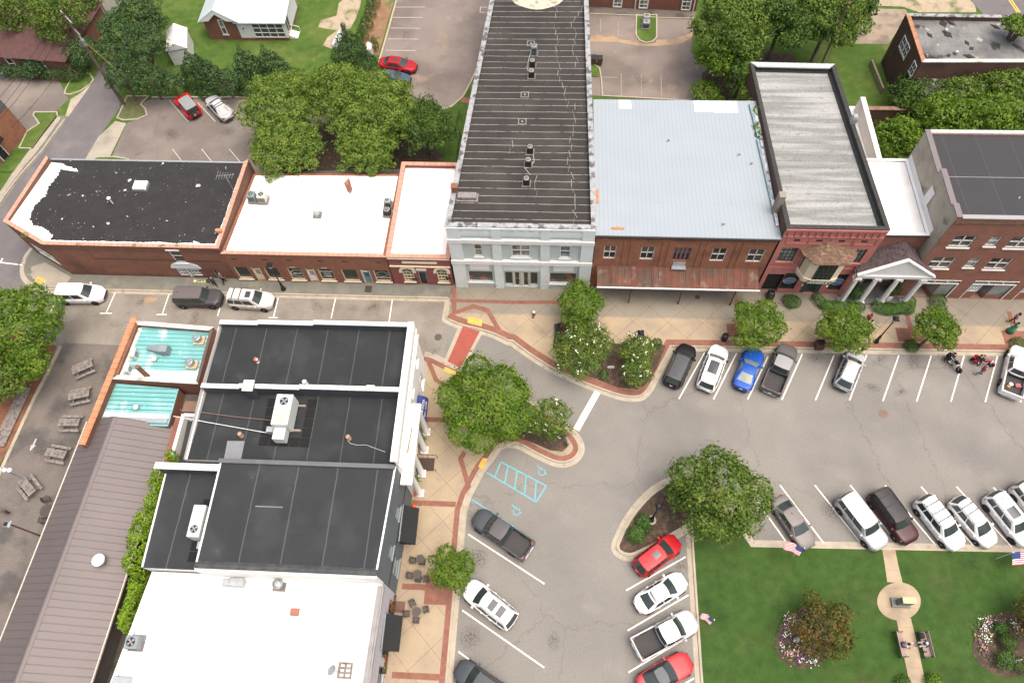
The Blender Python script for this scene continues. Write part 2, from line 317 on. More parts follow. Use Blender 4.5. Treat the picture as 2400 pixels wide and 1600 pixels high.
# grass verges with kerbs in the north-west
def island(poly, mat, name='grass_verge', kerb=True, z=.12, kw=.16):
    poly = ccw([tuple(q[:2]) for q in poly]); raised(name, mat, poly, z-.02)
    if kerb: struct(strip(MB(), poly, .0, -kw, -.05, z, True).build('kerb', conc))
island(PP('a0',[(650,670),(780,650),(815,700),(790,740),(700,800),(610,828),(575,820),(585,780)]), grassB)
island(PP('a0',[(1120,850),(1290,850),(1240,900),(1230,925),(1270,960),(1280,1010),(1200,1045),(1080,1050),(1035,1035),(1080,940)]), M('weedy_verge',(.10,.085,.045),.95,var=.3,scale=2,c2=(.075,.12,.03),s2=1.2,lo=.45,hi=.6,fine=.25))
island(PP('a0',[(310,990),(495,990),(500,1020),(390,1160),(285,1298),(180,1295),(245,1155),(355,1085),(300,1010)]), grassB)
island(PP('a0',[(150,1350),(240,1350),(130,1500),(80,1512),(-80,1500),(-60,1440)]), grassB, kerb=False)
island(PP('a0',[(820,1400),(860,1382),(1000,1380),(1120,1400),(1160,1450),(800,1450)]), grassB)
raised('sidewalk', concL, [tuple(q[:2]) for q in PP('a0',[(540,1040),(500,1020),(240,1350),(130,1500),(0,1690),(-200,2000),(-160,2060),(40,1700),(180,1510),(360,1290)])], .12)
ground_sheet('sidewalk', concG, [[tuple(q[:2]) for q in PP('a0',[(600,1020),(585,1060),(390,1330),(195,1545),(-150,2050),(-190,2000),(120,1490),(500,1010)])]], .03)
ground_sheet('sidewalk', conc, [[tuple(q[:2]) for q in PP('a0',[(560,1050),(620,870),(700,820),(790,745),(800,740),(700,880),(600,1020)])]], .012)
struct(strip(MB(), PP('a0',[(575,1050),(380,1320),(190,1530),(60,1700),(-150,2030)]), 0, -.18, -.05, .14).build('kerb', conc))
struct(strip(MB(), PP('a0',[(1330,862),(1800,862),(2400,862)]), 0, .2, -.05, .15).build('kerb', conc))
struct(strip(MB(), PP('a1',[(1320,-100),(1300,0),(1220,290),(1150,530)]), 0, .22, -.05, .15).build('kerb', conc))
struct(strip(MB(), PP('a1',[(1690,960),(1780,935),(1880,850),(1950,720),(2010,590)]), 0, -.2, -.05, .15).build('kerb', conc))
struct(strip(MB(), PP('a2',[(740,128),(1150,145),(1340,163),(1665,172),(1662,300)]), 0, .12, -.05, .14).build('kerb', conc))
struct(strip(MB(), PP('a2',[(1720,760),(1660,868),(1600,880),(870,840),(862,700),(845,600),(790,565),(700,560)]), 0, .14, -.05, .14).build('kerb', conc))
raised('grass_verge', grassB, [tuple(q[:2]) for q in PP('a2',[(690,560),(790,567),(840,600),(835,675),(690,672)])], .1)
island(PP('a2',[(1168,140),(1335,140),(1335,330),(1300,365),(1250,375),(1195,355),(1165,310)]), grassB)
ground_sheet('walkway', pav, [[tuple(q[:2]) for q in PP('a1',[(1850,885),(1890,855),(1960,860),(1960,920)])]], .02)
# --- north side: grey pavement in front of the low shops
wc = smooth([P('b0',*q) for q in [(285,830),(235,900),(205,985),(207,1060),(245,1120),(320,1168),(400,1190),(500,1197),(760,1200),(1000,1200)]], 3) + [Vector(P('b1',1270,1262)[:2]), Vector(P('b1',1760,1272)[:2])]
raised('sidewalk', concG, [tuple(q) for q in offpath(wc, .16)]+[(-9.95,41.2),(-50,41.2),(-55.2,43.9)], ZS)
struct(strip(MB(), wc, 0, .17, -.05, ZS+.006).build('kerb', conc)); struct(strip(MB(), wc, -.35, 0, None, .01).build('gutter', conc))
ground_sheet('sidewalk', concL, [[tuple(q[:2]) for q in PP('b0',[(395,950),(620,1080),(560,1170),(500,1175),(400,1165),(320,1140),(265,1060),(275,990)],ZS)]], ZS+.005)
ground_sheet('tactile_ramp', yellow, [[tuple(q[:2]) for q in PP('b0',[(335,1072),(408,1112),(372,1150),(298,1105)],ZS)]], ZS+.012)
# --- north-east plaza
ke = smooth([P('b1',1762,1272), P('b1',1762,1300), P('b1',1738,1440)], 1) + smooth([P('c1',*q) for q in [(1738,28),(1790,55),(1900,95),(2040,128),(2180,175),(2320,245)]], 3)[:-1] \
   + smooth([P('c2',*q) for q in [(75,600),(180,680),(300,760),(430,840),(560,900),(720,970),(880,1030),(1020,1075),(1130,1090),(1215,1075),(1275,1010)]], 3) + [Vector(P('c2',1468,648)[:2]), Vector((46,34.09)), Vector((90,34.5))]
raised('plaza', tanN, [tuple(q) for q in offpath(ke, .16)]+[(90,42),(-9.95,42)], ZS)
struct(strip(MB(), ke, 0, .18, -.05, ZS+.006).build('kerb', conc)); struct(strip(MB(), ke, -.42, 0, None, .0125).build('gutter', conc))
kin = offpath(ke, .18)
b = MB(); strip(b, ke[3:], .18, .80, None, ZS+.006)
zz = [Vector(P('b1',*q,ZS)[:2]) for q in [(1808,1165),(1808,1395),(1975,1335),(2100,1370),(2200,1540)]]+[Vector(P('c1',*q,ZS)[:2]) for q in [(2250,175)]]
strip(b, zz, -.24, .24, None, ZS+.011)
strip(b, [Vector(P('b1',*q,ZS)[:2]) for q in [(1770,1283),(2315,1300)]]+[Vector(P('b2',*q,ZS)[:2]) for q in [(450,1300),(640,1308)]], -.2, .2, None, ZS+.016)
struct(b.build('brick_band', pav))
b = MB()
for (v, pts) in (('b2',[(2035,1215),(2060,1460)]),('c3',[(600,330),(660,560)]),('c3',[(1290,355),(1345,600)]),('c3',[(2150,235),(2310,600)])):
    q = [P(v, x, y, ZS) for x, y in pts]; q = [Vector((q[0].x, 38.6 if v != 'b2' else 39.3)), Vector((q[1].x if v=='b2' else q[0].x+.0, 34.9))]
    strip(b, q, -.22, .22, None, ZS+.011)
struct(b.build('brick_band', pav))
b = MB()
for (v, x, y) in (('c3',540,540),('c3',1205,548),('c3',2135,562),('c2',1960,525)):
    q = P(v, x, y, ZS); b.box(q.x, q.x+2.6, 34.9, 36.4, ZS+.002, ZS+.021)
struct(b.build('brick_band', pav))
ground_sheet('mulch_bed', mulch, [[tuple(q[:2]) for q in PP('c2',[(620,400),(880,540),(940,610),(1010,620),(1380,620),(1420,640),(1340,830),(1240,980),(1170,1018),(1000,1000),(820,930),(600,850),(480,790),(430,640),(470,440)],ZS)]], ZS+.03)
ground_sheet('tactile_ramp', yellow, [[tuple(q[:2]) for q in PP('b1',[(1930,1425),(2055,1450),(2050,1510),(1925,1480)],ZS)]], ZS+.012)
# --- south-west pavement and the tree island
ks = smooth([at(*q) for q in [(995,833),(1012,836),(1046,853),(1076,868),(1120,892),(1180,925),(1240,948),(1290,972),(1325,1000),(1350,1025),(1360,1052),(1345,1077),(1310,1085),(1262,1066),(1215,1042),(1175,1042),(1150,1072),(1128,1100),(1106,1140),(1093,1165)]], 3)[:-1]+[Vector((-7.3,16.6)), Vector((-7.4,2)), Vector((-7.5,-40))]
raised('sidewalk', tan, [tuple(q) for q in offpath(ks, -.16)]+[(-13.5,-40),(-13.5,31.75)], ZS)
struct(strip(MB(), ks, 0, -.18, -.05, ZS+.006).build('kerb', conc)); struct(strip(MB(), ks, .42, 0, None, .015).build('gutter', conc))
b = MB(); strip(b, ks, -.18, -.66, None, ZS+.006)
strip(b, [Vector(P('c1',*q,ZS)[:2]) for q in [(1580,390),(1650,560),(1780,640),(1900,700)]], -.22, .22, None, ZS+.011)
strip(b, [Vector(P('c1',*q,ZS)[:2]) for q in [(1900,1190),(1865,1250),(1935,1490),(1895,1545)]], -.22, .22, None, ZS+.011)
for yy in (25.15, 17.15, 9.95, 3.1): strip(b, [Vector((-11.9,yy)), Vector((-7.9,yy))], -.24, .24, None, ZS+.016)
b.box(-9.9,-7.9,8.6,11.1,ZS+.002,ZS+.021)
struct(b.build('brick_band', pav))
ground_sheet('mulch_bed', mulch, [[tuple(at(*q,ZS)[:2]) for q in [(1120,905),(1180,938),(1240,965),(1290,990),(1325,1020),(1332,1045),(1318,1058),(1290,1055),(1230,1030),(1160,1015),(1120,990),(1090,950)]]], ZS+.03)
ground_sheet('tactile_ramp', yellow, [[tuple(q[:2]) for q in PP('c1',q_,ZS)] for q_ in ([(1730,445),(1850,500),(1840,530),(1712,478)], [(2105,1250),(2055,1350),(2020,1315),(2060,1240)])], ZS+.012)
# --- park
ln = [(12.95,-60),(12.95,14.0),(13.05,20.3),(15,19.2),(17.8,14.45),(90,15.9),(90,-60)]
raised('lawn', grass, ln, .11)
struct(strip(MB(), [Vector(q) for q in ln[:6]], 0, .18, -.05, .135).build('kerb', conc)); struct(strip(MB(), [Vector(q) for q in ln[:6]], .18, .62, None, .0175).build('gutter', conc))
i2 = [Vector(P('d2',*q)[:2]) for q in [(1200,232),(1120,258),(1010,315),(910,410),(830,520),(775,630),(760,680),(790,708),(835,715),(890,695),(1010,635),(1200,525)]]
i2s = smooth(i2, 3)
raised('mulch_bed', mulch, [tuple(q) for q in i2s]+[(16.5,16.5),(15.5,20.5)], .12)
struct(strip(MB(), i2s, -.0, -.26, -.05, .14).build('kerb', conc)); struct(strip(MB(), i2s, -.26, -.70, None, .0205).build('gutter', conc))
b = MB()
pl = smooth([P('d3',*q,.11) for q in [(805,685),(822,790),(838,905)]], 2); pr = smooth([P('d3',*q,.11) for q in [(890,685),(910,790),(940,912)]], 2)
b.sheet([tuple(q) for q in pl]+[tuple(q) for q in pr[::-1]], .118)
ov = [P('d3', 915+143*math.cos(t), 1031+124*math.sin(t), .11) for t in [2*math.pi*i/40 for i in range(40)]]
b.sheet(ov[::-1], .123); b.sheet(PP('d3',[(897,1140),(935,1330),(985,1568),(1040,1800),(1150,1800),(1090,1568),(1040,1330),(993,1140)],.11), .118)
struct(b.build('path', pathc))
for cx_, cy_, rx_, ry_ in ((290,1285,190,190),(1660,1315,262,215)):
    pts = [P('d3', cx_+rx_*math.cos(t)*(1+.04*math.sin(3*t)), cy_+ry_*math.sin(t), .11) for t in [2*math.pi*i/36 for i in range(36)]]
    ground_sheet('flower_bed', mulch, [pts[::-1]], .135)
# --- paint
def lines(name, mat, segs, w_=.12, z=.014):
    b = MB()
    for v, x0, y0, x1, y1 in segs:
        z += .0004
        p = P(v,x0,y0); q = P(v,x1,y1); d = (q-p); d.z = 0; d.normalize(); n_ = Vector((-d.y,d.x,0))*w_/2
        b.add([(*(p-n_).xy,z),(*(q-n_).xy,z),(*(q+n_).xy,z),(*(p+n_).xy,z)], [(0,1,2,3)])
    return struct(b.build(name, mat))
lines('parking_lines', white, [('c3',375,705,195,1108),('c3',652,718,490,1110),('c3',937,715,787,1113),('c3',1220,717,1080,1117),('c3',1503,722,1375,1122),('c3',1790,725,1675,1123),('c3',2082,728,1975,1128),('c3',2370,735,2283,1130),('c3',2680,735,2600,1130),
  ('c2',1760,695,1535,1100),('c2',2040,700,1838,1103),('c2',2315,730,2137,1103),
  ('d3',135,270,425,655),('d3',-90,272,170,635),('d3',363,270,670,655),('d3',595,270,910,655),('d3',825,272,1155,662),('d3',1060,280,1405,668),('d3',1293,280,1655,675),('d3',1535,285,1905,685),('d3',1770,290,2150,690),
  ('d2',1195,740,805,960),('d2',1213,990,815,1223),('d2',1232,1250,820,1497),('d2',1250,1535,850,1775)])
lines('parking_lines', white, [('d1',1765,380,2372,775),('d1',1715,985,2370,1443),('d1',1685,1315,2340,1800)])
lines('parking_lines', white, [('b0',1008,1218,930,1393),('b0',875,1397,980,1397),('b0',1480,1230,1420,1405),('b0',1370,1408,1460,1408),('b0',1925,1350,1905,1420),('b1',270,1260,228,1430),('b1',185,1435,265,1435),('b1',770,1268,733,1440),('b1',1268,1278,1240,1470),('b0',490,1290,440,1390)], .11)
lines('parking_lines', white, [('b0',24,915,5,952),('b0',3,952,200,975)], .14)
wornp = M('worn_line_paint',(.42,.39,.35),.9,var=.2,scale=2)
lines('parking_lines', wornp, [('a0',1480,880,1645,1065),('a0',1730,900,1885,1065),('a0',1970,900,2130,1065),('a0',1510,1305,1620,1450),('a0',1765,1305,1880,1450),('a0',2005,1305,2130,1450)], .09)
lines('parking_lines', wornp, [('a1',1290,65,1555,65),('a1',1270,155,1535,155),('a1',1250,248,1515,250),('a1',1230,343,1495,345),('a1',1210,442,1470,445),('a1',2040,65,2100,68),('a1',2035,110,2040,65),('a1',2035,110,2090,112)], .09)
lines('parking_lines', M('faded_paint',(.27,.24,.21),.9,var=.3,scale=2), [('a2',1030,640,1030,840),('a2',1205,650,1210,840),('a2',1378,655,1385,850),('a2',1005,190,1005,320),('a2',850,170,850,280),('a2',870,675,1000,682)], .08)
bl = [('p',1174,1082,1280,1138),('p',1141,1107,1256.8,1175.7),('p',1280,1138,1256.8,1175.7),('d1',1790,100,2171,351)]
for t0, t1 in ((.0,.16),(.16,.36),(.36,.56),(.56,.76),(.78,.97)):
    bl.append(('p',1174+106*t0,1082+56*t0,1141+115.8*t1,1107+68.7*t1))
lines('accessible_bay_lines', bluep, bl, .13)
def wheelchair(v, x, y, s):
    c = P(v, x, y); b = MB(); z = .015
    def st(p0, p1, w_=.09):
        nonlocal z
        z += .0004
        p0 = Vector(p0); p1 = Vector(p1); d = (p1-p0).normalized(); n_ = Vector((-d.y,d.x))*w_/2
        b.add([(c.x+s*q.x, c.y+s*q.y, z) for q in (p0-n_, p1-n_, p1+n_, p0+n_)], [(0,1,2,3)])
    A = [(.32*math.cos(t)+.05, .32*math.sin(t)-.15) for t in [math.radians(150+i*25) for i in range(11)]]
    for i in range(10): st(A[i], A[i+1])
    for p0, p1 in (((-.35,.42),(-.1,.1)),((-.1,.1),(.28,.12)),((.28,.12),(.42,-.3)),((-.25,.3),(.1,.28)),((.42,-.3),(.56,-.26)),((-.46,.44),(-.34,.5))): st(p0, p1)
    struct(b.build('accessible_symbol', bluep))
wheelchair('d2', 248, 175, .95); wheelchair('d2', 83, 433, .95)
ground_sheet('stop_line', white, [[tuple(q[:2]) for q in PP('c2',[(800,1025),(848,1050),(662,1383),(612,1355)])]], .014)
ground_sheet('crosswalk', cross, [[tuple(q[:2]) for q in PP('c1',[(1882,92),(2038,136),(1868,462),(1745,395)])]], .024)
ground_sheet('crosswalk', conc, [[tuple(q[:2]) for q in PP('c1',q_)] for q_ in ([(1852,84),(1884,94),(1752,398),(1722,385)], [(2036,134),(2062,142),(1890,472),(1862,462)])], .028)
def disc(name, v, x, y, r, mat, z=.012):
    c = P(v,x,y,z); b = MB(); b.lathe((c.x,c.y,0), [(r,z-.004),(r,z),(r*.85,z+.002),(.01,z+.002)], 20); o = b.build(name, mat, org=(c.x,c.y,0)); return tag(o, kind='structure')
disc('manhole_cover', 'c1', 1668, 187, .38, iron); disc('manhole_cover', 'c3', 1082, 1228, .42, M('patched_round',(.17,.115,.09),.9)); disc('manhole_cover','b2',1698,1255,.26,iron,ZS+.01); disc('manhole_cover','b2',258,1432,.16,iron,ZS+.01)
ground_sheet('road_patch', M('sandy_patch',(.30,.2,.13),.9,var=.2,scale=2), [[tuple(q[:2]) for q in PP('b0',[(1255,1265),(1320,1250),(1380,1265),(1370,1290),(1320,1300),(1270,1310)])]], .006)

def stainmat():
    m = bpy.data.materials.new('oil_stain'); m.use_nodes = True; N = m.node_tree.nodes; L = m.node_tree.links; b = N['Principled BSDF']; b.inputs['Base Color'].default_value = (.045,.038,.033,1); b.inputs['Roughness'].default_value = .8
    g = N.new('ShaderNodeTexCoord'); v = N.new('ShaderNodeVectorMath'); v.operation = 'LENGTH'; L.new(g.outputs['Object'], v.inputs[0]); r = N.new('ShaderNodeMapRange'); r.inputs[1].default_value = .15; r.inputs[2].default_value = 1.0; r.inputs[3].default_value = .62; r.inputs[4].default_value = 0; L.new(v.outputs['Value'], r.inputs[0])
    n = N.new('ShaderNodeTexNoise'); n.inputs['Scale'].default_value = 7; n.inputs['Detail'].default_value = 6; ge = N.new('ShaderNodeNewGeometry'); L.new(ge.outputs['Position'], n.inputs['Vector']); r2 = N.new('ShaderNodeMapRange'); r2.inputs[1].default_value = .42; r2.inputs[2].default_value = .68; L.new(n.outputs[0], r2.inputs[0])
    x = N.new('ShaderNodeMath'); x.operation = 'MULTIPLY'; L.new(r.outputs[0], x.inputs[0]); L.new(r2.outputs[0], x.inputs[1]); L.new(x.outputs[0], b.inputs['Alpha']); return m
sm_ = stainmat(); me_ = MB().sheet([(math.cos(i*math.pi/10), math.sin(i*math.pi/10)) for i in range(20)], 0).build('oil_stain', sm_); struct(me_); k_ = 0
for v, x, y, a, b_ in [('c3',490,750,1.0,.6),('c3',1060,755,1.2,.6),('c3',1350,775,1.2,.8),('c3',1640,790,1.0,.8),('c3',990,1000,.9,.6),('c3',1240,1040,.9,.5),('d1',1780,1200,1.2,1.1),('d1',1860,565,1.1,.8),('d2',1165,790,.9,.8),('d2',330,1290,.6,.9),('d3',480,420,1.3,1.2),('d3',190,420,1.2,1.1),('b1',610,1345,1.6,.7),('b1',930,1350,.8,.5),('b1',1090,1340,1.0,.6),('b0',1230,1300,.8,.5),('b0',1700,1450,1.3,.6),('a0',1500,1180,1.5,1.0),('a0',2000,1150,1.2,.9),('c1',1620,330,1.2,.5),('a1',1400,300,1.6,1.2),('a2',1200,700,1.6,.9),('c0',620,760,1.3,.8),('c0',420,1180,1.6,1.0)]:
    o = me_ if k_ == 0 else me_.copy(); q = P(v,x,y,.0)
    if k_: COL.objects.link(o)
    o.location = (q.x,q.y,.0225+.0003*k_); o.scale = (a,b_,1); o.rotation_euler = (0,0,k_*.7); k_ += 1
# ------------------------------------------------------------------ building helpers
class Fr:                                                  # a facade: origin, direction along it, outward normal
    def __init__(s, a, b):
        s.a = Vector(a[:2]); s.b = Vector(b[:2]); s.L = (s.b-s.a).length; s.e = (s.b-s.a)/s.L; s.n = Vector((s.e.y, -s.e.x))
    def pt(s, u, d, z): q = s.a+s.e*u+s.n*d; return (q.x, q.y, z)
    def uz(s, v, x, y):
        X, Y = px(v, x, y); d = (X-1200)*CI+(Y-800)*CJ+F_PX*CF
        t = (s.a.x*s.n.x+s.a.y*s.n.y)/(d.x*s.n.x+d.y*s.n.y)
        return (Vector((d.x*t, d.y*t))-s.a).dot(s.e), CAMH+d.z*t
    def rect(s, v, x0, y0, x1, y1):                        # upper left, lower right
        u0, z1 = s.uz(v, x0, y0); u1, z0 = s.uz(v, x1, y1); return (u0, u1, z0, z1)
    def box(s, mb, u0, u1, d0, d1, z0, z1):
        return mb.hexa([s.pt(u0,d1,z0), s.pt(u1,d1,z0), s.pt(u1,d0,z0), s.pt(u0,d0,z0)], [s.pt(u0,d1,z1), s.pt(u1,d1,z1), s.pt(u1,d0,z1), s.pt(u0,d0,z1)])
def facade(mb, fr, z0, z1, ops, dep=.16, u0=0, u1=None, rev=0):
    u1 = fr.L if u1 is None else u1
    us = sorted(set([u0,u1]+[q for o in ops for q in o[:2] if u0 < q < u1])); zs = sorted(set([z0,z1]+[q for o in ops for q in o[2:4] if z0 < q < z1]))
    for i in range(len(us)-1):
        for k in range(len(zs)-1):
            uc = (us[i]+us[i+1])/2; zc = (zs[k]+zs[k+1])/2
            if any(o[0] < uc < o[1] and o[2] < zc < o[3] for o in ops): continue
            mb.add([fr.pt(us[i],0,zs[k]), fr.pt(us[i+1],0,zs[k]), fr.pt(us[i+1],0,zs[k+1]), fr.pt(us[i],0,zs[k+1])], [(0,1,2,3)])
    mi = mb.mi; mb.mi = rev if rev else mi
    for o in ops:
        a, b, c, d = o[:4]
        for (p, q) in (((a,c),(b,c)),((b,c),(b,d)),((b,d),(a,d)),((a,d),(a,c))):
            mb.add([fr.pt(p[0],0,p[1]), fr.pt(p[0],-dep,p[1]), fr.pt(q[0],-dep,q[1]), fr.pt(q[0],0,q[1])], [(0,1,2,3)])
    mb.mi = mi
def window(par, fr, o, fm, gm, nx=1, nz=2, t=.07, dep=.15, sill=None, name='window', proud=0, mt=.04, lab=None, hood=None):
    a, b, c, d = o[:4]; mb = MB(); B = lambda *q: fr.box(mb, *q)
    d0, d1 = -dep-.02, -dep+.07+proud
    B(a, a+t, d0, d1, c, d); B(b-t, b, d0, d1, c, d); B(a+t, b-t, d0, d1-.003, c, c+t); B(a+t, b-t, d0, d1-.003, d-t, d)
    for i in range(1, nx): u = a+(b-a)*i/nx; B(u-mt/2, u+mt/2, d0, d1-.02, c+t, d-t)
    for i in range(1, nz): z = c+(d-c)*i/nz; B(a+t, b-t, d0, d1-.025, z-mt/2, z+mt/2)
    f = mb.build(name, fm, par)
    if lab: f['label'] = lab
    mb = MB(); fr.box(mb, a+t*.5, b-t*.5, -dep-.05, -dep-.03, c+t*.5, d-t*.5); mb.build('pane', gm, f)
    if sill: mb = MB(); fr.box(mb, a-.1, b+.1, -dep, .12, c-.14, c-.01); mb.build('sill', sill, f)
    if hood: mb = MB(); fr.box(mb, a-.12, b+.12, 0.0, .09, d+.01, d+.16); mb.build('lintel', hood, f)
    return f
def door(par, fr, o, dm, fm, gm, panes=(3,3), glass=(.5,.92), dep=.15, name='door', lab=None, transom=0, full=False):
    a, b, c, d = o[:4]; mb = MB(); B = lambda *q: fr.box(mb, *q); t = .09; dt = d-transom
    f = MB(); 
    for q in ((a,a+t,c,d),(b-t,b,c,d),(a+t,b-t,d-t,d)): fr.box(f, q[0], q[1], -dep-.02, -dep+.1, q[2], q[3])
    if transom: fr.box(f, a+t, b-t, -dep-.02, -dep+.08, dt-.08, dt)
    F = f.build(name+'_frame' if False else 'door_frame', fm, par)
    B(a+t, b-t, -dep-.06, -dep, c+.02, (dt-.08 if transom else d-t)); 
    D = mb.build(name, dm, par)
    if lab: D['label'] = lab
    if full: g0, g1 = c+.35, dt-.25
    else: g0, g1 = c+(dt-c)*glass[0], c+(dt-c)*glass[1]
    mb = MB(); nx, nz = panes; U0, U1 = a+t+.13, b-t-.13
    for i in range(nx):
        for k in range(nz):
            w_ = (U1-U0)/nx; h_ = (g1-g0)/nz; fr.box(mb, U0+i*w_+.025, U0+(i+1)*w_-.025, -dep-.03, -dep+.006, g0+k*h_+.025, g0+(k+1)*h_-.025)
    mb.build('pane', gm, D)
    mb = MB(); fr.box(mb, b-t-.12, b-t-.06, -dep, -dep+.06, c+.95, c+1.15); mb.build('handle', MT['steel'], D)
    if transom: mb = MB(); fr.box(mb, a+t, b-t, -dep-.05, -dep-.03, dt, d-t); mb.build('transom_pane', gm, F)
    return D
def inset(poly, d): return offpath(poly, d, True)
def ring(mb, poly, tops, zin, thick=.3, skip=(), z0=-.05, low=()):
    n = len(poly); I = inset(poly, thick)
    tops = tops if hasattr(tops,'__len__') else [tops]*n; zin = zin if hasattr(zin,'__len__') else [zin]*n
    for i in range(n):
        j = (i+1) % n; a, b = poly[i], poly[j]
        if i in low:
            if i not in skip: mb.add([(a[0],a[1],z0),(b[0],b[1],z0),(b[0],b[1],zin[j]),(a[0],a[1],zin[i])], [(0,1,2,3)])
            continue
        if i not in skip: mb.add([(a[0],a[1],z0),(b[0],b[1],z0),(b[0],b[1],tops[j]),(a[0],a[1],tops[i])], [(0,1,2,3)])
        mb.add([(a[0],a[1],tops[i]),(b[0],b[1],tops[j]),(*I[j],tops[j]),(*I[i],tops[i])], [(0,1,2,3)])
        mb.add([(*I[i],tops[i]),(*I[j],tops[j]),(*I[j],zin[j]-.05),(*I[i],zin[i]-.05)], [(0,1,2,3)])
def coping(mb, poly, tops, thick=.3, h=.08, o=.05, edges=None, lift=.0):
    n = len(poly); A = offpath(poly, -o, True); I = inset(poly, thick+o); tops = tops if hasattr(tops,'__len__') else [tops]*n
    for i in range(n):
        if edges is not None and i not in edges: continue
        j = (i+1) % n
        mb.hexa([(*A[i],tops[i]-.01+lift),(*A[j],tops[j]-.01+lift),(*I[j],tops[j]-.01+lift),(*I[i],tops[i]-.01+lift)], [(*A[i],tops[i]+h),(*A[j],tops[j]+h),(*I[j],tops[j]+h),(*I[i],tops[i]+h)])
def copings(par, poly, tops, thick, h, o, edges, mat, lift=0.0, name='coping'):
    for e_ in edges: mb = MB(); coping(mb, poly, tops, thick, h, o, (e_,), lift); mb.build(name, mat[e_] if isinstance(mat, dict) else mat, par)
def roofplane(mb, poly, z, ins=.25):
    I = inset(poly, ins); z = z if hasattr(z,'__len__') else [z]*len(poly)
    return mb.add([(*I[i], z[i]) for i in range(len(poly))], [tuple(range(len(poly)))])
def txt(par, fr, s_, u, z, size, mat, d=.02, ext=.01, name='lettering', align='CENTER', shear=0, rot=None):
    cu = bpy.data.curves.new('txt', 'FONT'); cu.body = s_; cu.size = size; cu.extrude = ext; cu.align_x = align; cu.align_y = 'CENTER'; cu.shear = shear; cu.offset = .006*size
    to = bpy.data.objects.new('txt', cu); me = bpy.data.meshes.new_from_object(to); bpy.data.objects.remove(to)
    me.name = name
    if rot is None: R = Matrix(((fr.e.x,0,fr.n.x),(fr.e.y,0,fr.n.y),(0,1,0))).to_4x4(); T = Matrix.Translation(Vector(fr.pt(u,d,z))-off(par)) @ R
    else: T = Matrix.Translation(Vector(u)-off(par)) @ rot.to_4x4()
    me.transform(T); me.materials.clear(); me.materials.append(mat)
    o = bpy.data.objects.new(name, me); COL.objects.link(o); o.parent = par; return o
# ------------------------------------------------------------------ building materials
MT = {}
MT['steel'] = M('steel', (.35,.35,.34), .4, metal=.8, var=.1)
def brick(name, c1, c2, mo, **k): return M(name, c1, .9, var=.13, scale=.9, fine=.08, fscale=14, extra=chain(brickwork(c2, mo), *( k.get('x') or ())))
bk1 = brick('brick_weathered', (.225,.095,.060), (.185,.076,.048), (.18,.11,.075), x=(blotch((.10,.055,.04), .35, .52, .68, .6), blotch((.25,.12,.07), .8, .6, .75, .5), band('z', -1, .55, (.08,.05,.04), .6, .2), band('z',4.6,5.5,(.10,.06,.045),.5,.15)))
bk2 = brick('brick_shops', (.25,.105,.066), (.20,.08,.05), (.19,.11,.075), x=(blotch((.14,.06,.04), .4, .52, .68, .5),))
bk5 = brick('brick_orange', (.31,.132,.075), (.24,.098,.057), (.18,.1,.065), x=(blotch((.13,.055,.035), .4, .52, .68, .6), blotch((.29,.13,.07), .9, .62, .75, .5), band('z', 8.6, 10, (.09,.055,.04), .6, .15)))
bk8 = brick('brick_three_storey', (.28,.122,.087), (.205,.085,.063), (.17,.1,.07), x=(blotch((.26,.11,.06), .3, .55, .7, .5), blotch((.12,.05,.035), .7, .6, .75, .5)))
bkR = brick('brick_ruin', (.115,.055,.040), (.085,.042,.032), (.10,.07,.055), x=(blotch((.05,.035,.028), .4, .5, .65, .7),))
bkH = brick('brick_house', (.19,.075,.05), (.15,.06,.042), (.17,.11,.085))
redp = M('red_painted_brick', (.42,.155,.135), .8, var=.08, scale=1, c2=(.37,.135,.115), s2=.6, fine=.06, extra=blotch((.22,.07,.06), 1.2, .64, .76, .5))
maroon = M('maroon_paint', (.215,.070,.065), .75, var=.07, scale=1.2, fine=.05)
greyw = M('pale_grey_painted_brick', (.62,.675,.665), .75, var=.05, scale=1, c2=(.57,.62,.61), s2=.5, fine=.05, extra=chain(blotch((.33,.32,.30), 2.2, .66, .74, .6)))
greyd = M('grey_painted_panel', (.44,.485,.475), .75, var=.06, scale=1, fine=.05)
whitew = M('white_stucco', (.66,.66,.63), .8, var=.05, scale=.8, fine=.04, extra=blotch((.48,.46,.42), 1.3, .66, .76, .5))
bluegrey = M('blue_grey_stucco', (.105,.125,.138), .8, var=.08, scale=.7, fine=.06)
stucco = M('tan_stucco', (.43,.385,.31), .9, var=.1, scale=.7, c2=(.35,.31,.25), s2=.5, fine=.06, extra=blotch((.12,.11,.09), .6, .62, .72, .7))
cream = M('cream_paint', (.66,.58,.42), .6, var=.05, scale=2)
wtrim = M('white_trim', (.68,.68,.65), .6, var=.05, scale=2, extra=blotch((.45,.43,.38), 3, .64, .72, .5))
ctile = M('terracotta_coping', (.48,.245,.175), .8, var=.16, scale=1.6, fine=.08, extra=chain(stripes('x', .6, .04, (.20,.08,.05), .8)))
ctileY = M('terracotta_coping_side', (.48,.245,.175), .8, var=.16, scale=1.6, fine=.08, extra=chain(stripes('y', .6, .04, (.20,.08,.05), .8)))
ctileB = M('clay_coping_orange', (.42,.195,.10), .8, var=.2, scale=1.6, fine=.1, extra=chain(stripes('y', .6, .05, (.18,.08,.05), .8), blotch((.32,.2,.13), 1.5, .6, .7, .5)))
wroof = M('white_roof_coating', (.74,.74,.72), .75, var=.03, scale=.6, c2=(.76,.76,.73), s2=.3, fine=.02)
wroofd = M('worn_white_roof_coating', (.70,.69,.67), .75, var=.06, scale=.6, c2=(.54,.52,.47), s2=.35, lo=.52, hi=.7, fine=.02, extra=chain(blotch((.42,.36,.28), .9, .70, .78, .6), stripes('y', 3.4, .06, (.62,.6,.56), .5)))
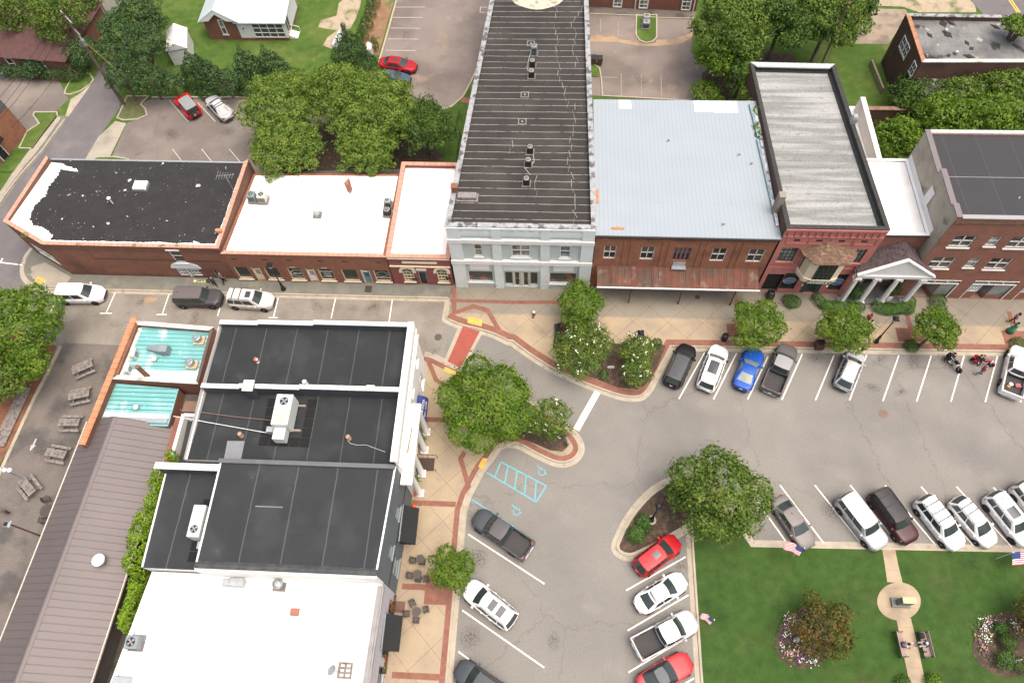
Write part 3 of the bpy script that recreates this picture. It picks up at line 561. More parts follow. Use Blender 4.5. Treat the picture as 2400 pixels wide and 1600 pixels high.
blk1 = M('black_roof_coating', (.021,.020,.020), .9, var=.2, scale=.8, fine=.3, fscale=10, extra=chain(stripes('y', .3, .04, (.04,.04,.038), .5, .06), blotch((.60,.60,.58), 1.1, .685, .72, .85, 10), blotch((.55,.55,.52), 4.5, .70, .73, .8, 5)))
def tars(k, c):
    xyz = sep(k, k['vec']); m_ = k['math']
    wob = k['mr'](k['noise'](.6, 4, k['vec']), 0, 1, -.07, .07)
    fr_ = m_('FRACT', m_('DIVIDE', m_('ADD', m_('ADD', xyz[1], wob), 500.0), .93))
    gap = k['mr'](k['noise'](1.3, 3, k['vec']), .36, .42, .25, .9)
    return k['mix'](m_('MULTIPLY', m_('LESS_THAN', fr_, .06), gap), c, (.30,.285,.26))
blk4 = M('tar_roof_with_seams', (.031,.028,.026), .92, var=.18, scale=.5, c2=(.042,.038,.035), s2=.2, fine=.25, fscale=12, extra=tars)
mem = M('dark_roof_membrane', (.026,.029,.031), .85, spec=.2, var=.12, scale=.5, c2=(.032,.036,.038), s2=.25, fine=.05, extra=chain(stripes('x', 2.75, .09, (.09,.095,.10), .6, .05), blotch((.055,.06,.062), .45, .66, .76, .45)))
memS = M('dark_roof_membrane_south', (.031,.034,.037), .85, spec=.2, var=.1, scale=.5, c2=(.037,.041,.044), s2=.25, fine=.05, extra=chain(stripes('x', 3.2, .1, (.10,.105,.11), .6, .05), blotch((.075,.08,.083), .5, .68, .76, .5)))
mem8 = M('charcoal_roof_membrane', (.033,.033,.036), .75, var=.06, scale=.5, fine=.05, extra=chain(stripes('x', 3.0, .06, (.075,.075,.08), .5)))
memw = M('membrane_wall_flashing', (.048,.056,.062), .6, var=.12, scale=.7, fine=.05, extra=stripes('x', 2.4, .05, (.025,.03,.033), .8))
blumet = M('pale_blue_metal_roof', (.275,.315,.345), .5, metal=.0, var=.03, scale=.4, fine=.02, extra=chain(stripes('x', .40, .05, (.20,.24,.275), .75), stripes('y', 9.0, .05, (.215,.26,.295), .5)))
gravr = M('light_grey_roof', (.205,.21,.202), .9, var=.16, scale=.5, fine=.2, fscale=8, stretch=(.25,2.6,1), c2=(.28,.285,.277), s2=.5, lo=.44, hi=.58, extra=chain(blotch((.11,.11,.105), 1.6, .58, .72, .5), stripes('y', .9, .07, (.12,.12,.118), .5, .1)))
darkcop = M('dark_bitumen_coping', (.035,.036,.034), .8, var=.3, scale=3, fine=.2)
greycop = M('weathered_metal_coping', (.30,.31,.315), .6, metal=.2, var=.25, scale=2.5, c2=(.10,.10,.10), s2=1.5, lo=.5, hi=.6)
browncop = M('brown_metal_coping', (.155,.135,.135), .5, var=.06)
brnmet = M('brown_standing_seam', (.128,.109,.108), .5, metal=.15, var=.07, scale=.3, fine=.03)
turq = M('turquoise_metal_roof', (.15,.37,.37), .55, var=.1, scale=.8, c2=(.24,.45,.44), s2=.35, fine=.05, extra=chain(blotch((.66,.74,.72), .5, .56, .66, .7), blotch((.7,.7,.66), 3.5, .68, .72, .8)))
rust = M('rusty_corrugated', (.135,.055,.036), .85, var=.25, scale=.9, c2=(.10,.062,.045), s2=.7, lo=.45, hi=.6, fine=.15, extra=chain(stripes('x', .66, .05, (.07,.03,.02), .7), blotch((.20,.175,.15), 1.1, .56, .68, .6), blotch((.09,.06,.05), .6, .6, .7, .7)))
shing = M('brown_shingles', (.135,.085,.058), .95, var=.22, scale=2.5, c2=(.20,.13,.085), s2=4, lo=.5, hi=.62, fine=.3, fscale=6, extra=stripes('y', .3, .05, (.06,.04,.03), .6))
shing2 = M('dark_purple_shingles', (.095,.072,.075), .95, var=.2, scale=2, c2=(.065,.05,.052), s2=3, fine=.25, fscale=7, extra=stripes('x', .28, .04, (.04,.03,.03), .6))
glass = M('dark_glass', (.022,.026,.024), .08, var=.2, scale=.5, fine=0, spec=.6)
glassl = M('curtained_glass', (.22,.23,.21), .12, var=.35, scale=1.2, c2=(.05,.06,.055), s2=.9, lo=.45, hi=.55, fine=0, spec=.6)
glassp = M('pale_shop_glass', (.20,.23,.225), .1, var=.25, scale=.6, c2=(.10,.12,.12), s2=.4, fine=0, spec=.6)
blackm = M('black_metal', (.012,.012,.013), .45, var=.1)
awnb = M('black_canvas', (.010,.011,.011), .75, var=.15, scale=1.5)
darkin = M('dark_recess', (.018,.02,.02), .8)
signw = M('sign_white', (.70,.70,.68), .6, var=.03)
bluesign = M('blue_sign', (.05,.085,.22), .6, var=.05)
galv = M('galvanised_metal', (.36,.39,.40), .45, metal=.5, var=.12, scale=3)
beige = M('beige_casing', (.52,.50,.42), .6, var=.07, scale=3)
greyc = M('grey_casing', (.20,.235,.245), .6, var=.1, scale=3)
acgreen = M('pale_grey_green_casing', (.50,.535,.50), .55, var=.06, scale=2)
wood = M('weathered_wood', (.21,.185,.165), .9, var=.18, scale=2.2, c2=(.13,.11,.10), s2=3, fine=.2, fscale=18)
greent = M('green_trim', (.03,.06,.05), .5)
teal = M('teal_door_paint', (.10,.24,.29), .5, var=.06)
weedm = M('weed_leaves', (.10,.20,.02), .9, var=.3, scale=6)
concw = M('whitewashed_concrete', (.56,.52,.47), .9, var=.15, scale=1.4, c2=(.34,.31,.27), s2=1.2, lo=.52, hi=.66, fine=.12)
# ------------------------------------------------------------------ B1 corner brick building with black roof
Y0 = 40.2
t = thing('brick_building', 'brick corner building with a black roof and a canted corner, its white edge strip peeling', 'building', (-42,Y0,0))
poly = [(-51.2,40.45),(-33.05,40.38),(-32.6,52.05),(-55.0,52.15),(-56.3,43.2)]
fr = Fr(poly[0], poly[1]); frc = Fr(poly[4], poly[0])
w1 = fr.rect('b0', 1462,848,1640,955); w2 = fr.rect('b0',1530,1000,1785,1072); w3 = fr.rect('b0',1855,1018,1960,1115); dz = fr.rect('b0',1608,1000,1722,1105)
w3 = (w3[0], w3[1], .15, w3[3]); u0, u1 = dz[0], dz[1]; ops = [w1, (w2[0], u0, w2[2], w2[3]), (u0, u1, .15, w2[3]), (u1, w2[1], w2[2], w2[3]), w3]
mb = MB(); ring(mb, poly, [5.6,5.6,5.5,5.45,5.6], [5.3,5.25,4.75,4.75,5.25], .32, skip=(0,4), low=(2,))
facade(mb, fr, -.05, 5.6, ops)
oc = [(1.0,5.0,.7,3.0)]; facade(mb, frc, -.05, 5.6, oc)
for a, b_ in ((4.1,4.2),(8.4,8.5)): fr.box(mb, a, b_, 0, .05, 3.4, 5.5)
mb.build('wall', bk1, t)
mb = MB(); I_ = inset(poly,.25); mb.add([(*I_[0],5.3),(*I_[1],5.25),(I_[2].x,52.2,4.78),(I_[3].x,52.25,4.78),(*I_[4],5.25)],[(0,1,2,3,4)]); R1 = mb.build('roof', blk1, t)
copings(t, poly, [5.6,5.6,5.5,5.45,5.6], .32, .07, .04, (0,1,3,4), {0:ctile,4:ctile,1:ctileY,3:ctileY})
mb = MB(); mb.hexa([(-54.9,52.18,4.7),(-32.7,52.1,4.7),(-32.7,52.3,4.7),(-54.9,52.38,4.7)],[(-54.9,52.18,4.83),(-32.7,52.1,4.83),(-32.7,52.3,4.83),(-54.9,52.38,4.83)]); mb.build('eave_flashing', galv, t)
mb = MB(); fr.box(mb, 4.3, 17.5, 0, .035, 3.28, 3.42); mb.build('brick_course', M('dark_brick_course',(.085,.045,.035),.9,var=.3,scale=6), t)
rnd = random.Random(3); I1 = inset(poly, .33); mb = MB()      # white coating turned down along the parapet
def edge_strip(a, b_, za, zb, w_, n=26):
    a = Vector(a); b_ = Vector(b_); e = (b_-a).normalized(); nn = Vector((-e.y, e.x)); L_ = (b_-a).length; n = n*2; rs_ = [rnd.random() for _ in range(n+8)]; ws = [w_*(.55+.12*sum(rs_[i_:i_+6])+.22*rs_[i_+7]) for i_ in range(n+1)]
    for i in range(n):
        p = a+e*L_*i/n; q = a+e*L_*(i+1)/n; z_ = za+(zb-za)*i/n+.02; z2 = za+(zb-za)*(i+1)/n+.02
        mb.add([(*p,z_),(*q,z2),(*(q+nn*ws[i+1]),z2),(*(p+nn*ws[i]),z_)], [(0,1,2,3)])
edge_strip(I1[3], I1[4], 4.82, 5.27, 1.5); edge_strip(I1[4], I1[0], 5.27, 5.31, 1.1); edge_strip(I1[0], I1[1], 5.31, 5.27, .42, 50); edge_strip(I1[1], I1[2], 5.27, 4.82, .4, 40)
for k_ in range(5): 
    c_ = Vector((-53.9+k_*.5, 51.4-.2*k_)); mb.add([(c_.x+.8*math.cos(q)*rnd.uniform(.5,1), c_.y+.45*math.sin(q)*rnd.uniform(.5,1), 4.84+.002*k_) for q in [i*math.pi/5 for i in range(10)]], [tuple(range(10))])
mb.build('roof_edge_coating', wroof, t)
mb = MB(); fr.box(mb, dz[0]-1.9, dz[1]+2.3, -.03, .05, w2[3], w2[3]+.12)
# shallow white arch panel over the shopfront
uc = (w2[0]+w2[1])/2; W_ = (w2[1]-w2[0])/2+.35; z0_ = w2[3]
arc = [(uc+W_*math.cos(q), z0_+1.15*math.sin(q)) for q in [math.pi*i/16 for i in range(17)]]
mb = MB(); mb.add([fr.pt(u,.06,z) for u, z in arc]+[fr.pt(u,.0,z) for u, z in arc], [tuple(range(17))[::-1]]+[(i,i+1,18+i,17+i) for i in range(16)]+[(0,17,33,16)]); mb.build('arch_panel', greyw, t)
window(t, fr, w1, wtrim, glass, 1, 2, sill=wtrim, hood=wtrim)
for o in (ops[1], ops[3]): window(t, fr, o, wtrim, glassp, 3, 3, name='shop_window')
door(t, fr, ops[2], wtrim, wtrim, glass, (2,4), (.4,.95))
door(t, fr, w3, darkin, greyc, glass, (1,1), full=True, lab='dark recessed door')
window(t, frc, oc[0], wtrim, glassl, 3, 2, name='shop_window')
mb = MB(); fr.box(mb, 14.0, 17.9, .0, .012, .15, 3.2)
# ------------------------------------------------------------------ B2 low brick row of shops
t = thing('shop_row', 'low brick row of shops with a bright white roof beside the maroon shop', 'building', (-25,Y0,0))
poly = [(-32.98,Y0),(-16.35,Y0),(-16.35,51.7),(-32.5,51.5)]; fr = Fr(poly[0], poly[1])
G = lambda *q: fr.rect('g', *q)
W2 = [G(30,200,305,350), G(425,208,695,358), G(735,215,998,370), G(1135,225,1392,378), G(1443,232,1710,385), G(1868,243,2118,396)]
zt = sum(w_[3] for w_ in W2)/6; zb = sum(w_[2] for w_ in W2)/6; W2 = [(a,b_,zb,zt) for a,b_,c_,d_ in W2]
D2 = [G(262,205,485,388), G(975,220,1182,410), G(1700,235,1885,420)]; D2 = [(a,b_,.15,zt+.05) for a,b_,c_,d_ in D2]
mb = MB(); ring(mb, poly, [5.0,5.0,3.9,3.9], [4.75,4.75,3.85,3.85], .28, skip=(0,)); facade(mb, fr, -.05, 5.0, W2+D2); mb.build('wall', bk2, t)
mb = MB(); roofplane(mb, poly, [4.8,4.8,3.88,3.88], .2); mb.build('roof', wroof, t)
mb = MB(); coping(mb, poly, [5.0,5.0,3.9,3.9], .28, .09, .06, edges=(0,)); mb.build('coping', ctile, t)
for i, o in enumerate(W2): 
    f = window(t, fr, o, cream, glass, 1, 1, name='shop_window', sill=cream)
    if i == 2:
        mb = MB(); uc = (o[0]+o[1])/2+.15; zc = (o[2]+o[3])/2
        for k_ in range(28):
            a0, a1 = 2*math.pi*k_/28, 2*math.pi*(k_+.95)/28
            if 0.05 < (a0/math.pi) < .12: continue
            p = [(uc+.78*r_*math.cos(a_), zc+.62*r_*math.sin(a_)) for r_, a_ in ((1,a0),(1,a1),(.9,a1),(.9,a0))]
            mb.add([fr.pt(u,-.135,z) for u, z in p], [(0,3,2,1)])
        fr.box(mb, uc-.6, uc+.75, -.14, -.134, zc-.14, zc-.09)
        mb.build('oval_emblem', signw, f); txt(f, fr, 'CLAY HOUSE', uc+.05, zc+.06, .2, signw, -.134, .002)
    if i == 3:
        for k_, s_ in enumerate(('SHAKES','TEAS','VIBES')): txt(f, fr, s_, (o[0]+o[1])/2, (o[2]+o[3])/2+.42-.42*k_, .36, signw, -.134, .002)
    if i == 5:
        txt(f, fr, 'Wallflower', (o[0]+o[1])/2, zb+.62, .34, signw, -.134, .002, shear=.3)
        mb = MB(); uc = (o[0]+o[1])/2
        for k_ in range(24):
            a0, a1 = 2*math.pi*k_/24, 2*math.pi*(k_+.95)/24; p = [(uc+.55*r_*math.cos(a_), zb+1.25+.42*r_*math.sin(a_)) for r_, a_ in ((1,a0),(1,a1),(.93,a1),(.93,a0))]
            mb.add([fr.pt(u,-.135,z) for u, z in p], [(0,3,2,1)])
        mb.build('oval_emblem', signw, f)
door(t, fr, D2[0], cream, cream, glass, (3,3), transom=.42, lab='cream door'); door(t, fr, D2[1], wtrim, cream, glass, (3,3), transom=.42, lab='white door'); door(t, fr, D2[2], teal, wtrim, glass, (3,3), transom=.42, lab='blue door')
for x_, y_ in ((45,93),(452,102),(765,110),(1180,120),(1495,128),(1940,138)):
    u, z = fr.uz('g', x_, y_); mb = MB(); fr.box(mb, u-.28, u+.28, 0, .02, z-.06, z+.06); mb.build('wall_vent', darkin, t)
for k_, (x_, y_) in enumerate(((812,202),(1230,210))):
    u, z = fr.uz('g', x_, y_); mb = MB(); fr.box(mb, u-.3, u+.3, .02, .05, z-.1, z+.1); mb.build('small_sign', M('faded_sign',(.4,.25,.2),.8), t)
for x_, y_, h_ in ((300,190,.7),(1010,200,.7),(1820,225,.3)):
    u, z = fr.uz('g', x_, y_); mb = MB(); mb.tube(fr.pt(u,.02,z), fr.pt(u,.75,z+.05), .02); mb.tube(fr.pt(u,.7,z+.05), fr.pt(u,.7,z-.25), .015); mb.build('sign_bracket', blackm, t)
b_ = MB(); fr.box(b_, D2[2][0]+.1, D2[2][1]-.1, .35, 1.15, ZS+.012, ZS+.03); tag(b_.build('doormat', M('doormat_brown',(.06,.04,.035),.95), None, fr.pt(D2[2][0],.7,ZS)), 'brown doormat on the pavement before the blue shop door', 'doormat')
# ------------------------------------------------------------------ B3 maroon shop
t = thing('maroon_shop', 'narrow maroon shop with cream arched windows and terracotta coping', 'building', (-13,Y0,0))
poly = [(-16.25,40.19),(-10.0,40.19),(-10.05,52.65),(-16.2,52.65)]; fr = Fr(poly[0], poly[1])
K = lambda *q: fr.rect('k', *q)
A1 = K(945,260,1240,600); A2 = K(1895,280,2170,620); dd = K(1385,270,1705,655); dd = (dd[0],dd[1],.15,dd[3])
A1 = (A1[0]+.05,A1[0]+1.15,A1[2]+.15,A1[3]-.02); A2 = (A2[0]+.05,A2[0]+1.15,A1[2],A1[3])
mb = MB(); ring(mb, poly, [5.0,5.0,4.6,4.6], [4.7,4.7,4.1,4.1], .28, skip=(0,)); facade(mb, fr, -.05, 5.0, [A1,A2,dd]); mb.build('wall', maroon, t)
mb = MB(); roofplane(mb, poly, [4.75,4.75,4.15,4.15], .2); mb.build('roof', wroof, t)
copings(t, poly, [5.02,5.02,4.62,4.62], .30, .1, .07, (0,1,2,3), {0:ctile,2:ctile,1:ctileY,3:ctileY}, .012)
mb = MB(); z_ = fr.uz('k', 1400, 165)[1]; fr.box(mb, .05, 6.2, 0, .12, z_-.09, z_+.09); fr.box(mb, 0.02, 6.22, 0, .1, 4.78, 4.9); mb.build('string_course', cream, t)
q = K(960,30,1935,95); mb = MB(); fr.box(mb, q[0], q[1], 0, .06, q[2], q[3]); mb.build('name_panel', cream, t)
for o in (A1, A2):
    f = window(t, fr, o, cream, glass, 3, 4, sill=cream, t=.09, proud=.03)
    mb = MB(); uc = (o[0]+o[1])/2; zc = o[3]-.15
    for k_ in range(12):
        a0, a1 = math.pi*k_/12, math.pi*(k_+1)/12; p = [(uc+r_*math.cos(a_), zc+r_*math.sin(a_)*.95) for r_, a_ in ((.86,a0),(.86,a1),(.56,a1),(.56,a0))]
        mb.hexa([fr.pt(u,.0,z) for u, z in p], [fr.pt(u,.1,z) for u, z in p])
    fr.box(mb, uc-.86, uc-.56, 0, .098, zc-.25, zc); fr.box(mb, uc+.56, uc+.86, 0, .098, zc-.25, zc)
    mb.build('arch_hood', cream, f)
    mb = MB(); mb.add([fr.pt(uc+.56*math.cos(q_),.012,zc+.5*math.sin(q_)) for q_ in [math.pi*i/12 for i in range(13)]], [tuple(range(13))[::-1]]); mb.build('fanlight', glass, f)
    mb = MB()
    for q_ in (math.pi/3, 2*math.pi/3): mb.tube(fr.pt(uc,.03,zc), fr.pt(uc+.55*math.cos(q_),.03,zc+.5*math.sin(q_)), .02, n=4)
    mb.build('glazing_bar', cream, f)
D = door(t, fr, dd, blackm, greyc, glass, (1,2), full=True, transom=.45, lab='dark glazed door'); txt(D, fr, '247', (dd[0]+dd[1])/2, dd[3]-.27, .26, signw, -.13, .002)
mb = MB(); fr.box(mb, dd[0]-.1, dd[1]+.1, 0, .1, dd[3]+.02, dd[3]+.26); mb.build('lintel', cream, t)
for x_, y_, w_ in ((1310,515,.3),(2245,495,.25)):
    u, z = fr.uz('k', x_, y_); mb = MB(); fr.box(mb, u-w_, u+w_, 0, .05, z-.13, z+.13); mb.build('wall_plaque', blackm, t)
# ------------------------------------------------------------------ B4 pale grey two storey hall
t = thing('pale_grey_building', 'long pale grey two-storey building with white piers and a black seamed roof', 'building', (-3,40.1,0))
poly = [(-9.75,40.15),(4.0,40.15),(3.15,82),(-7.0,82)]; fr = Fr(poly[0], poly[1]); FF = lambda *q: fr.rect('f', *q)
HT = 10.3
w1 = FF(450,590,600,785); w2 = FF(1030,610,1325,805); w3 = FF(1785,632,1930,820); s1 = FF(365,1012,765,1150); s2 = FF(930,1022,1440,1225); s3 = FF(1620,1042,2030,1190)
zs = (s1[3]+s3[3])/2; s1 = (s1[0],s1[1],.95,zs); s3 = (s3[0],s3[1],.95,zs); s2 = (s2[0],s2[1],.2,zs)
zw = (w1[3]+w3[3])/2; zv = (w1[2]+w3[2])/2; w1 = (w1[0],w1[1],zv,zw); w2 = (w2[0],w2[1],zv,zw); w3 = (w3[0],w3[1],zv,zw)
ops = [w1,w2,w3,s1,s2,s3]
mb = MB(); ring(mb, poly, [HT,HT,9.1,9.1], [HT-.45,HT-.45,8.7,8.7], .30, skip=(0,)); facade(mb, fr, -.05, HT, ops); mb.build('wall', greyd, t)
mb = MB(); roofplane(mb, poly, [HT-.42,HT-.42,8.72,8.72], .25); mb.build('roof', blk4, t)
mb = MB(); coping(mb, poly, [HT,HT,9.1,9.1], .32, .10, .10, edges=(0,1,2,3)); mb.build('coping', greycop, t)
pcs = [(0.0, fr.uz('f',250,430)[0]), (fr.uz('f',722,430)[0], fr.uz('f',868,430)[0]), (fr.uz('f',1483,450)[0], fr.uz('f',1628,450)[0]), (fr.uz('f',2122,460)[0], fr.L)]
for a, b_ in pcs: mb = MB(); fr.box(mb, a+.003, b_-.003, .0, .20, -.04, HT-.02); mb.build('pier', greyw, t)
mb = MB(); Z = [fr.uz('f',1180,y_)[1] for y_ in (400,470,520,570,840,890,910,1000)]
bays = [(pcs[i][1], pcs[i+1][0]) for i in range(3)]
for a, b_ in bays:
    mb = MB(); fr.box(mb, a, b_, 0, .15, Z[1], Z[0]-.05); fr.box(mb, a, b_, 0, .17, HT-.35, HT-.03)
    n_ = 4 if b_-a < 3.5 else 5
    for i in range(n_):
        u = a+(b_-a)*(i+.0)/(n_-1)
        if i < n_-1: fr.box(mb, a+(b_-a)*(i+.12)/(n_-1)+.12, a+(b_-a)*(i+1)/(n_-1)-.12, 0, .14, Z[0]-.02, HT-.36)
    mb.build('frieze', greyw, t)
mb = MB(); fr.box(mb, bays[1][0]+.02, bays[1][1]-.02, 0, .1, Z[7], Z[6]); mb.build('sign_board', greyw, t)
mb = MB(); fr.box(mb, -.05, fr.L+.03, .205, .30, Z[3], Z[2]); fr.box(mb, -.05, fr.L+.03, .205, .30, Z[5], Z[4])
for a, b_ in bays: fr.box(mb, a+.01, b_-.01, 0.001, .2, Z[3]+.005, Z[2]-.005); fr.box(mb, a+.01, b_-.01, 0.001, .2, Z[5]+.005, Z[4]-.005)
mb.build('string_course', wtrim, t)
window(t, fr, w1, wtrim, glassl, 1, 2, sill=wtrim, hood=wtrim); window(t, fr, w2, wtrim, glassl, 2, 2, t=.1, mt=.1, sill=wtrim, hood=wtrim); window(t, fr, w3, wtrim, glassp, 1, 2, sill=wtrim, hood=wtrim)
for o in (s1, s3): window(t, fr, o, greyw, M('shop_glass_with_display',(.05,.055,.05),.1,var=.3,scale=.8,c2=(.22,.09,.05),s2=.7,lo=.56,hi=.6,fine=0,spec=.6), 1, 1, name='shop_window', sill=wtrim)
a, b_, c_, d_ = s2; m1 = a+(b_-a)*.24; m2 = a+(b_-a)*.77
for o in ((a,m1,.6,d_),(m2,b_,.6,d_)): window(t, fr, o, greyc, glass, 1, 1, name='shop_window')
mb = MB(); fr.box(mb, a, m1, -.2, -.05, .13, .6); fr.box(mb, m2, b_, -.2, -.05, .13, .6); mb.build('stall_riser', greyw, t)
mm_ = (m1+m2)/2
for o in ((m1,mm_,.15,d_),(mm_,m2,.15,d_)): door(t, fr, o, beige, beige, glass, (1,2), (.08,.94))
for x0,y0_,x1,y1_ in ((410,895,680,985),(1700,925,1970,1012)):
    q = FF(x0,y0_,x1,y1_); mb = MB(); fr.box(mb, q[0], q[1], 0, .08, q[2], q[3]); fr.box(mb, q[0]-.12, q[1]+.12, 0, .05, q[2]-.1, q[3]+.1); mb.build('name_plaque', signw, t)
rnd = random.Random(8)
for x_, ya, yb in ((1.9,40.8,56),(1.2,56,69),(2.0,62,81),(-1.6,44,46),(-4.4,49.5,51),(-.2,70,72),(-3.6,76,77.5)):
    y_ = ya; x0 = x_; mb = MB()
    while y_ < yb:
        st_ = .93; zz_ = 9.9-(y_-40)*1.18/42+.012; nx_ = x0+rnd.uniform(-.22,.22)
        nx_ += rnd.uniform(-.3,.3); ww = rnd.uniform(.012,.035); z2_ = 9.9-(y_+st_-40)*1.18/42+.012; mb.add([(x0-ww,y_,zz_),(x0+ww,y_,zz_),(nx_+ww,y_+st_,z2_),(nx_-ww,y_+st_,z2_)], [(0,1,2,3)])
        x0 = nx_+rnd.choice((-.25,0,.25)); y_ += st_
    if mb.v: mb.build('roof_seam', M('seam_sealant',(.22,.21,.19),.9,var=.2,scale=3), t)
mb = MB(); c_ = P('a2', 300, -60, 9.0); pts_ = [(c_.x+3.4*math.cos(q_)*(1+.06*math.sin(5*q_)), c_.y+2.8*math.sin(q_)*(1+.05*math.cos(4*q_))) for q_ in [2*math.pi*i/32 for i in range(32)]]
mb.add([(x_,y_, 9.9-(y_-40)*1.18/42+.03) for x_, y_ in pts_], [tuple(range(32))]); mb.build('roof_patch', M('sandy_roof_patch',(.42,.39,.31),.9,var=.2,scale=2,c2=(.22,.2,.15),s2=1.5,lo=.55,hi=.66), t)
for x_, y_ in ((187,837),(165,1078),(240,375)):
    c_ = P('a2', x_, y_, 9.3); z_ = 9.9-(c_.y-40)*1.18/42; mb = MB()
    for q_ in ((-.42,.42,-.4,-.32),(-.42,.42,.32,.4),(-.42,-.34,-.32,.32),(.34,.42,-.32,.32),(-.1,.1,-.1,.1)): mb.box(c_.x+q_[0], c_.x+q_[1], c_.y+q_[2], c_.y+q_[3], z_, z_+.04)
    mb.build('roof_drain', M('seam_sealant',(.3,.28,.26)), t)
# ------------------------------------------------------------------ B5 brick building with metal roof and rusty canopy
t = thing('brick_building', 'two-storey brick building with a pale blue metal roof and a rusty street canopy', 'building', (12,Y0,0))
poly = [(4.12,40.35),(20.75,40.3),(20.85,58.4),(4.1,58.4)]; fr = Fr(poly[0], poly[1]); B = lambda *q: fr.rect('b2', *q)
ws = [B(885,808,975,922), B(1212,815,1305,928), B(1500,822,1610,955), B(1838,830,1925,942), B(2160,838,2250,950)]
zw = ws[0][3]; zv = ws[0][2]; ws = [(a,b_,zv,zw) for a,b_,c_,d_ in ws]
gf = [(1.2,3.6,.5,2.9),(5.0,6.2,.15,2.8),(7.0,9.6,.5,2.9),(11.2,12.3,.15,2.8),(13.2,15.6,.5,2.9)]
mb = MB(); ring(mb, poly, [9.3,9.3,7.9,7.9], [9.2,9.2,7.8,7.8], .28, skip=(0,)); facade(mb, fr, -.05, 9.3, ws+gf); mb.build('wall', bk5, t)
mb = MB(); fr.box(mb, 0, fr.L, 0, .1, 8.45, 8.6); fr.box(mb, 0, fr.L, 0, .14, 8.95, 9.3)
for x_ in (1050,1110,1385,1440,1710,1765,2020,2075): u = fr.uz('b2',x_,880)[0]; fr.box(mb, u-.13, u+.13, 0, .06, 4.4, 8.44)
mb.build('brick_moulding', bk5, t)
mb = MB(); mb.hexa([(3.95,40.1,9.32),(20.85,40.05,9.32),(20.95,58.7,7.95),(4.0,58.7,7.95)], [(3.95,40.1,9.42),(20.85,40.05,9.42),(20.95,58.7,8.03),(4.0,58.7,8.03)])
R5 = mb.build('roof', blumet, t)
for x0, x1 in ((1010,1118),(1665,1830),(1828,2050)):
    a = P('a2', x0, 905, 8.0); b_ = P('a2', x1, 990 if x0 < 1700 else 998, 8.0); a2_ = P('a2',1011,962,8.0); mb = MB(); ye = {1010:a2_.y}.get(x0, b_.y)
    zf = lambda y_: 9.42-(y_-40.1)*1.39/18.6+.012
    mb.add([(a.x,58.6,zf(58.6)),(a.x,ye,zf(ye)),(b_.x if x0>1010 else P('a2',1118,962,8).x,ye,zf(ye)),(b_.x if x0>1010 else P('a2',1118,962,8).x,58.6,zf(58.6))], [(0,1,2,3)]); mb.build('white_roof_sheet', M('white_sheet_metal',(.74,.74,.72),.5,var=.04,extra=stripes('x',.4,.05,(.6,.6,.58),.6)), t)
mb = MB(); mb.hexa([(3.9,40.02,9.22),(20.9,39.97,9.22),(20.9,40.3,9.22),(3.9,40.3,9.22)], [(3.9,40.02,9.30),(20.9,39.97,9.30),(20.9,40.3,9.30),(3.9,40.3,9.30)]); mb.build('eave_flashing', darkcop, t)
zf = lambda y_: 9.42-(y_-40.1)*1.39/18.6
mb = MB()
for (x0,y0_,x1,y1_,r_) in ((20.25,58.0,20.45,53.2,.2),(20.3,52.8,20.6,42.0,.14)): mb.hexa([(x0-r_,y0_,zf(y0_)+.01),(x0+r_,y0_,zf(y0_)+.01),(x1+r_,y1_,zf(y1_)+.01),(x1-r_,y1_,zf(y1_)+.01)], [(x0-r_*.7,y0_,zf(y0_)+.22),(x0+r_*.7,y0_,zf(y0_)+.22),(x1+r_*.7,y1_,zf(y1_)+.22),(x1-r_*.7,y1_,zf(y1_)+.22)])
mb.build('box_gutter', M('blue_grey_gutter',(.20,.27,.30),.6,var=.25,scale=2), t)
rnd = random.Random(5)
for k_ in range(14): mb = MB(); y_ = 41.5+k_*1.15; x_ = 20.62+rnd.uniform(-.05,.03); mb.box(x_-.12, x_+.14, y_, y_+.7+rnd.random()*.4, zf(y_)-.02, zf(y_)+.10+rnd.random()*.14); mb.build('loose_flashing', M('patchy_flashing',(.45,.47,.48),.7,var=.3,scale=2,c2=(.2,.12,.08),s2=2,lo=.6,hi=.65), t)
for x_, y_, v_ in ((1448,1220,'a2'),(2067,1350,'a2'),(2172,1436,'a2'),(1915,655,'b2')):
    c_ = P(v_, x_, y_, 8.8); z_ = zf(c_.y); mb = MB(); mb.lathe((c_.x,c_.y,z_-.02), [(.2,0),(.1,.08),(.07,.35),(.09,.36),(.09,.42)], 10); mb.build('vent_pipe', galv, t)
for x_, y_, dx, dy in ((818,375,.16,.9),(1000,665,.6,.12),):
    c_ = P('b2', x_, y_, 9.2); mb = MB(); mb.box(c_.x-dx, c_.x+dx, c_.y-dy, c_.y+dy, zf(c_.y)-.01, zf(c_.y)+.06+.03*dx); mb.build('rust_patch', M('bright_rust',(.38,.18,.08),.9,var=.3,scale=4), t)
for o in (ws[0],ws[1],ws[3],ws[4]): window(t, fr, o, wtrim, glass, 2, 2, sill=None, mt=.06)
f = window(t, fr, (ws[2][0],ws[2][1],ws[2][2]-.2,ws[2][3]), M('mauve_board',(.17,.10,.12),.8,var=.15,scale=3), glass, 4, 1, mt=.16, t=.1, name='boarded_window')
q = fr.rect('b2',1478,948,1588,1002); mb = MB(); fr.box(mb, q[0], q[1], .02, .45, 4.35, 4.42); fr.box(mb, q[0]+.1, q[1]-.1, 0, .05, 4.42, ws[2][2]-.2); mb.build('balcony_ledge', galv, t)
for o in (gf[0],gf[2],gf[4]): window(t, fr, o, greent, glass, 2, 1, name='shop_window')
for o in (gf[1],gf[3]): door(t, fr, o, darkin, redp, glass, (1,1), full=True)
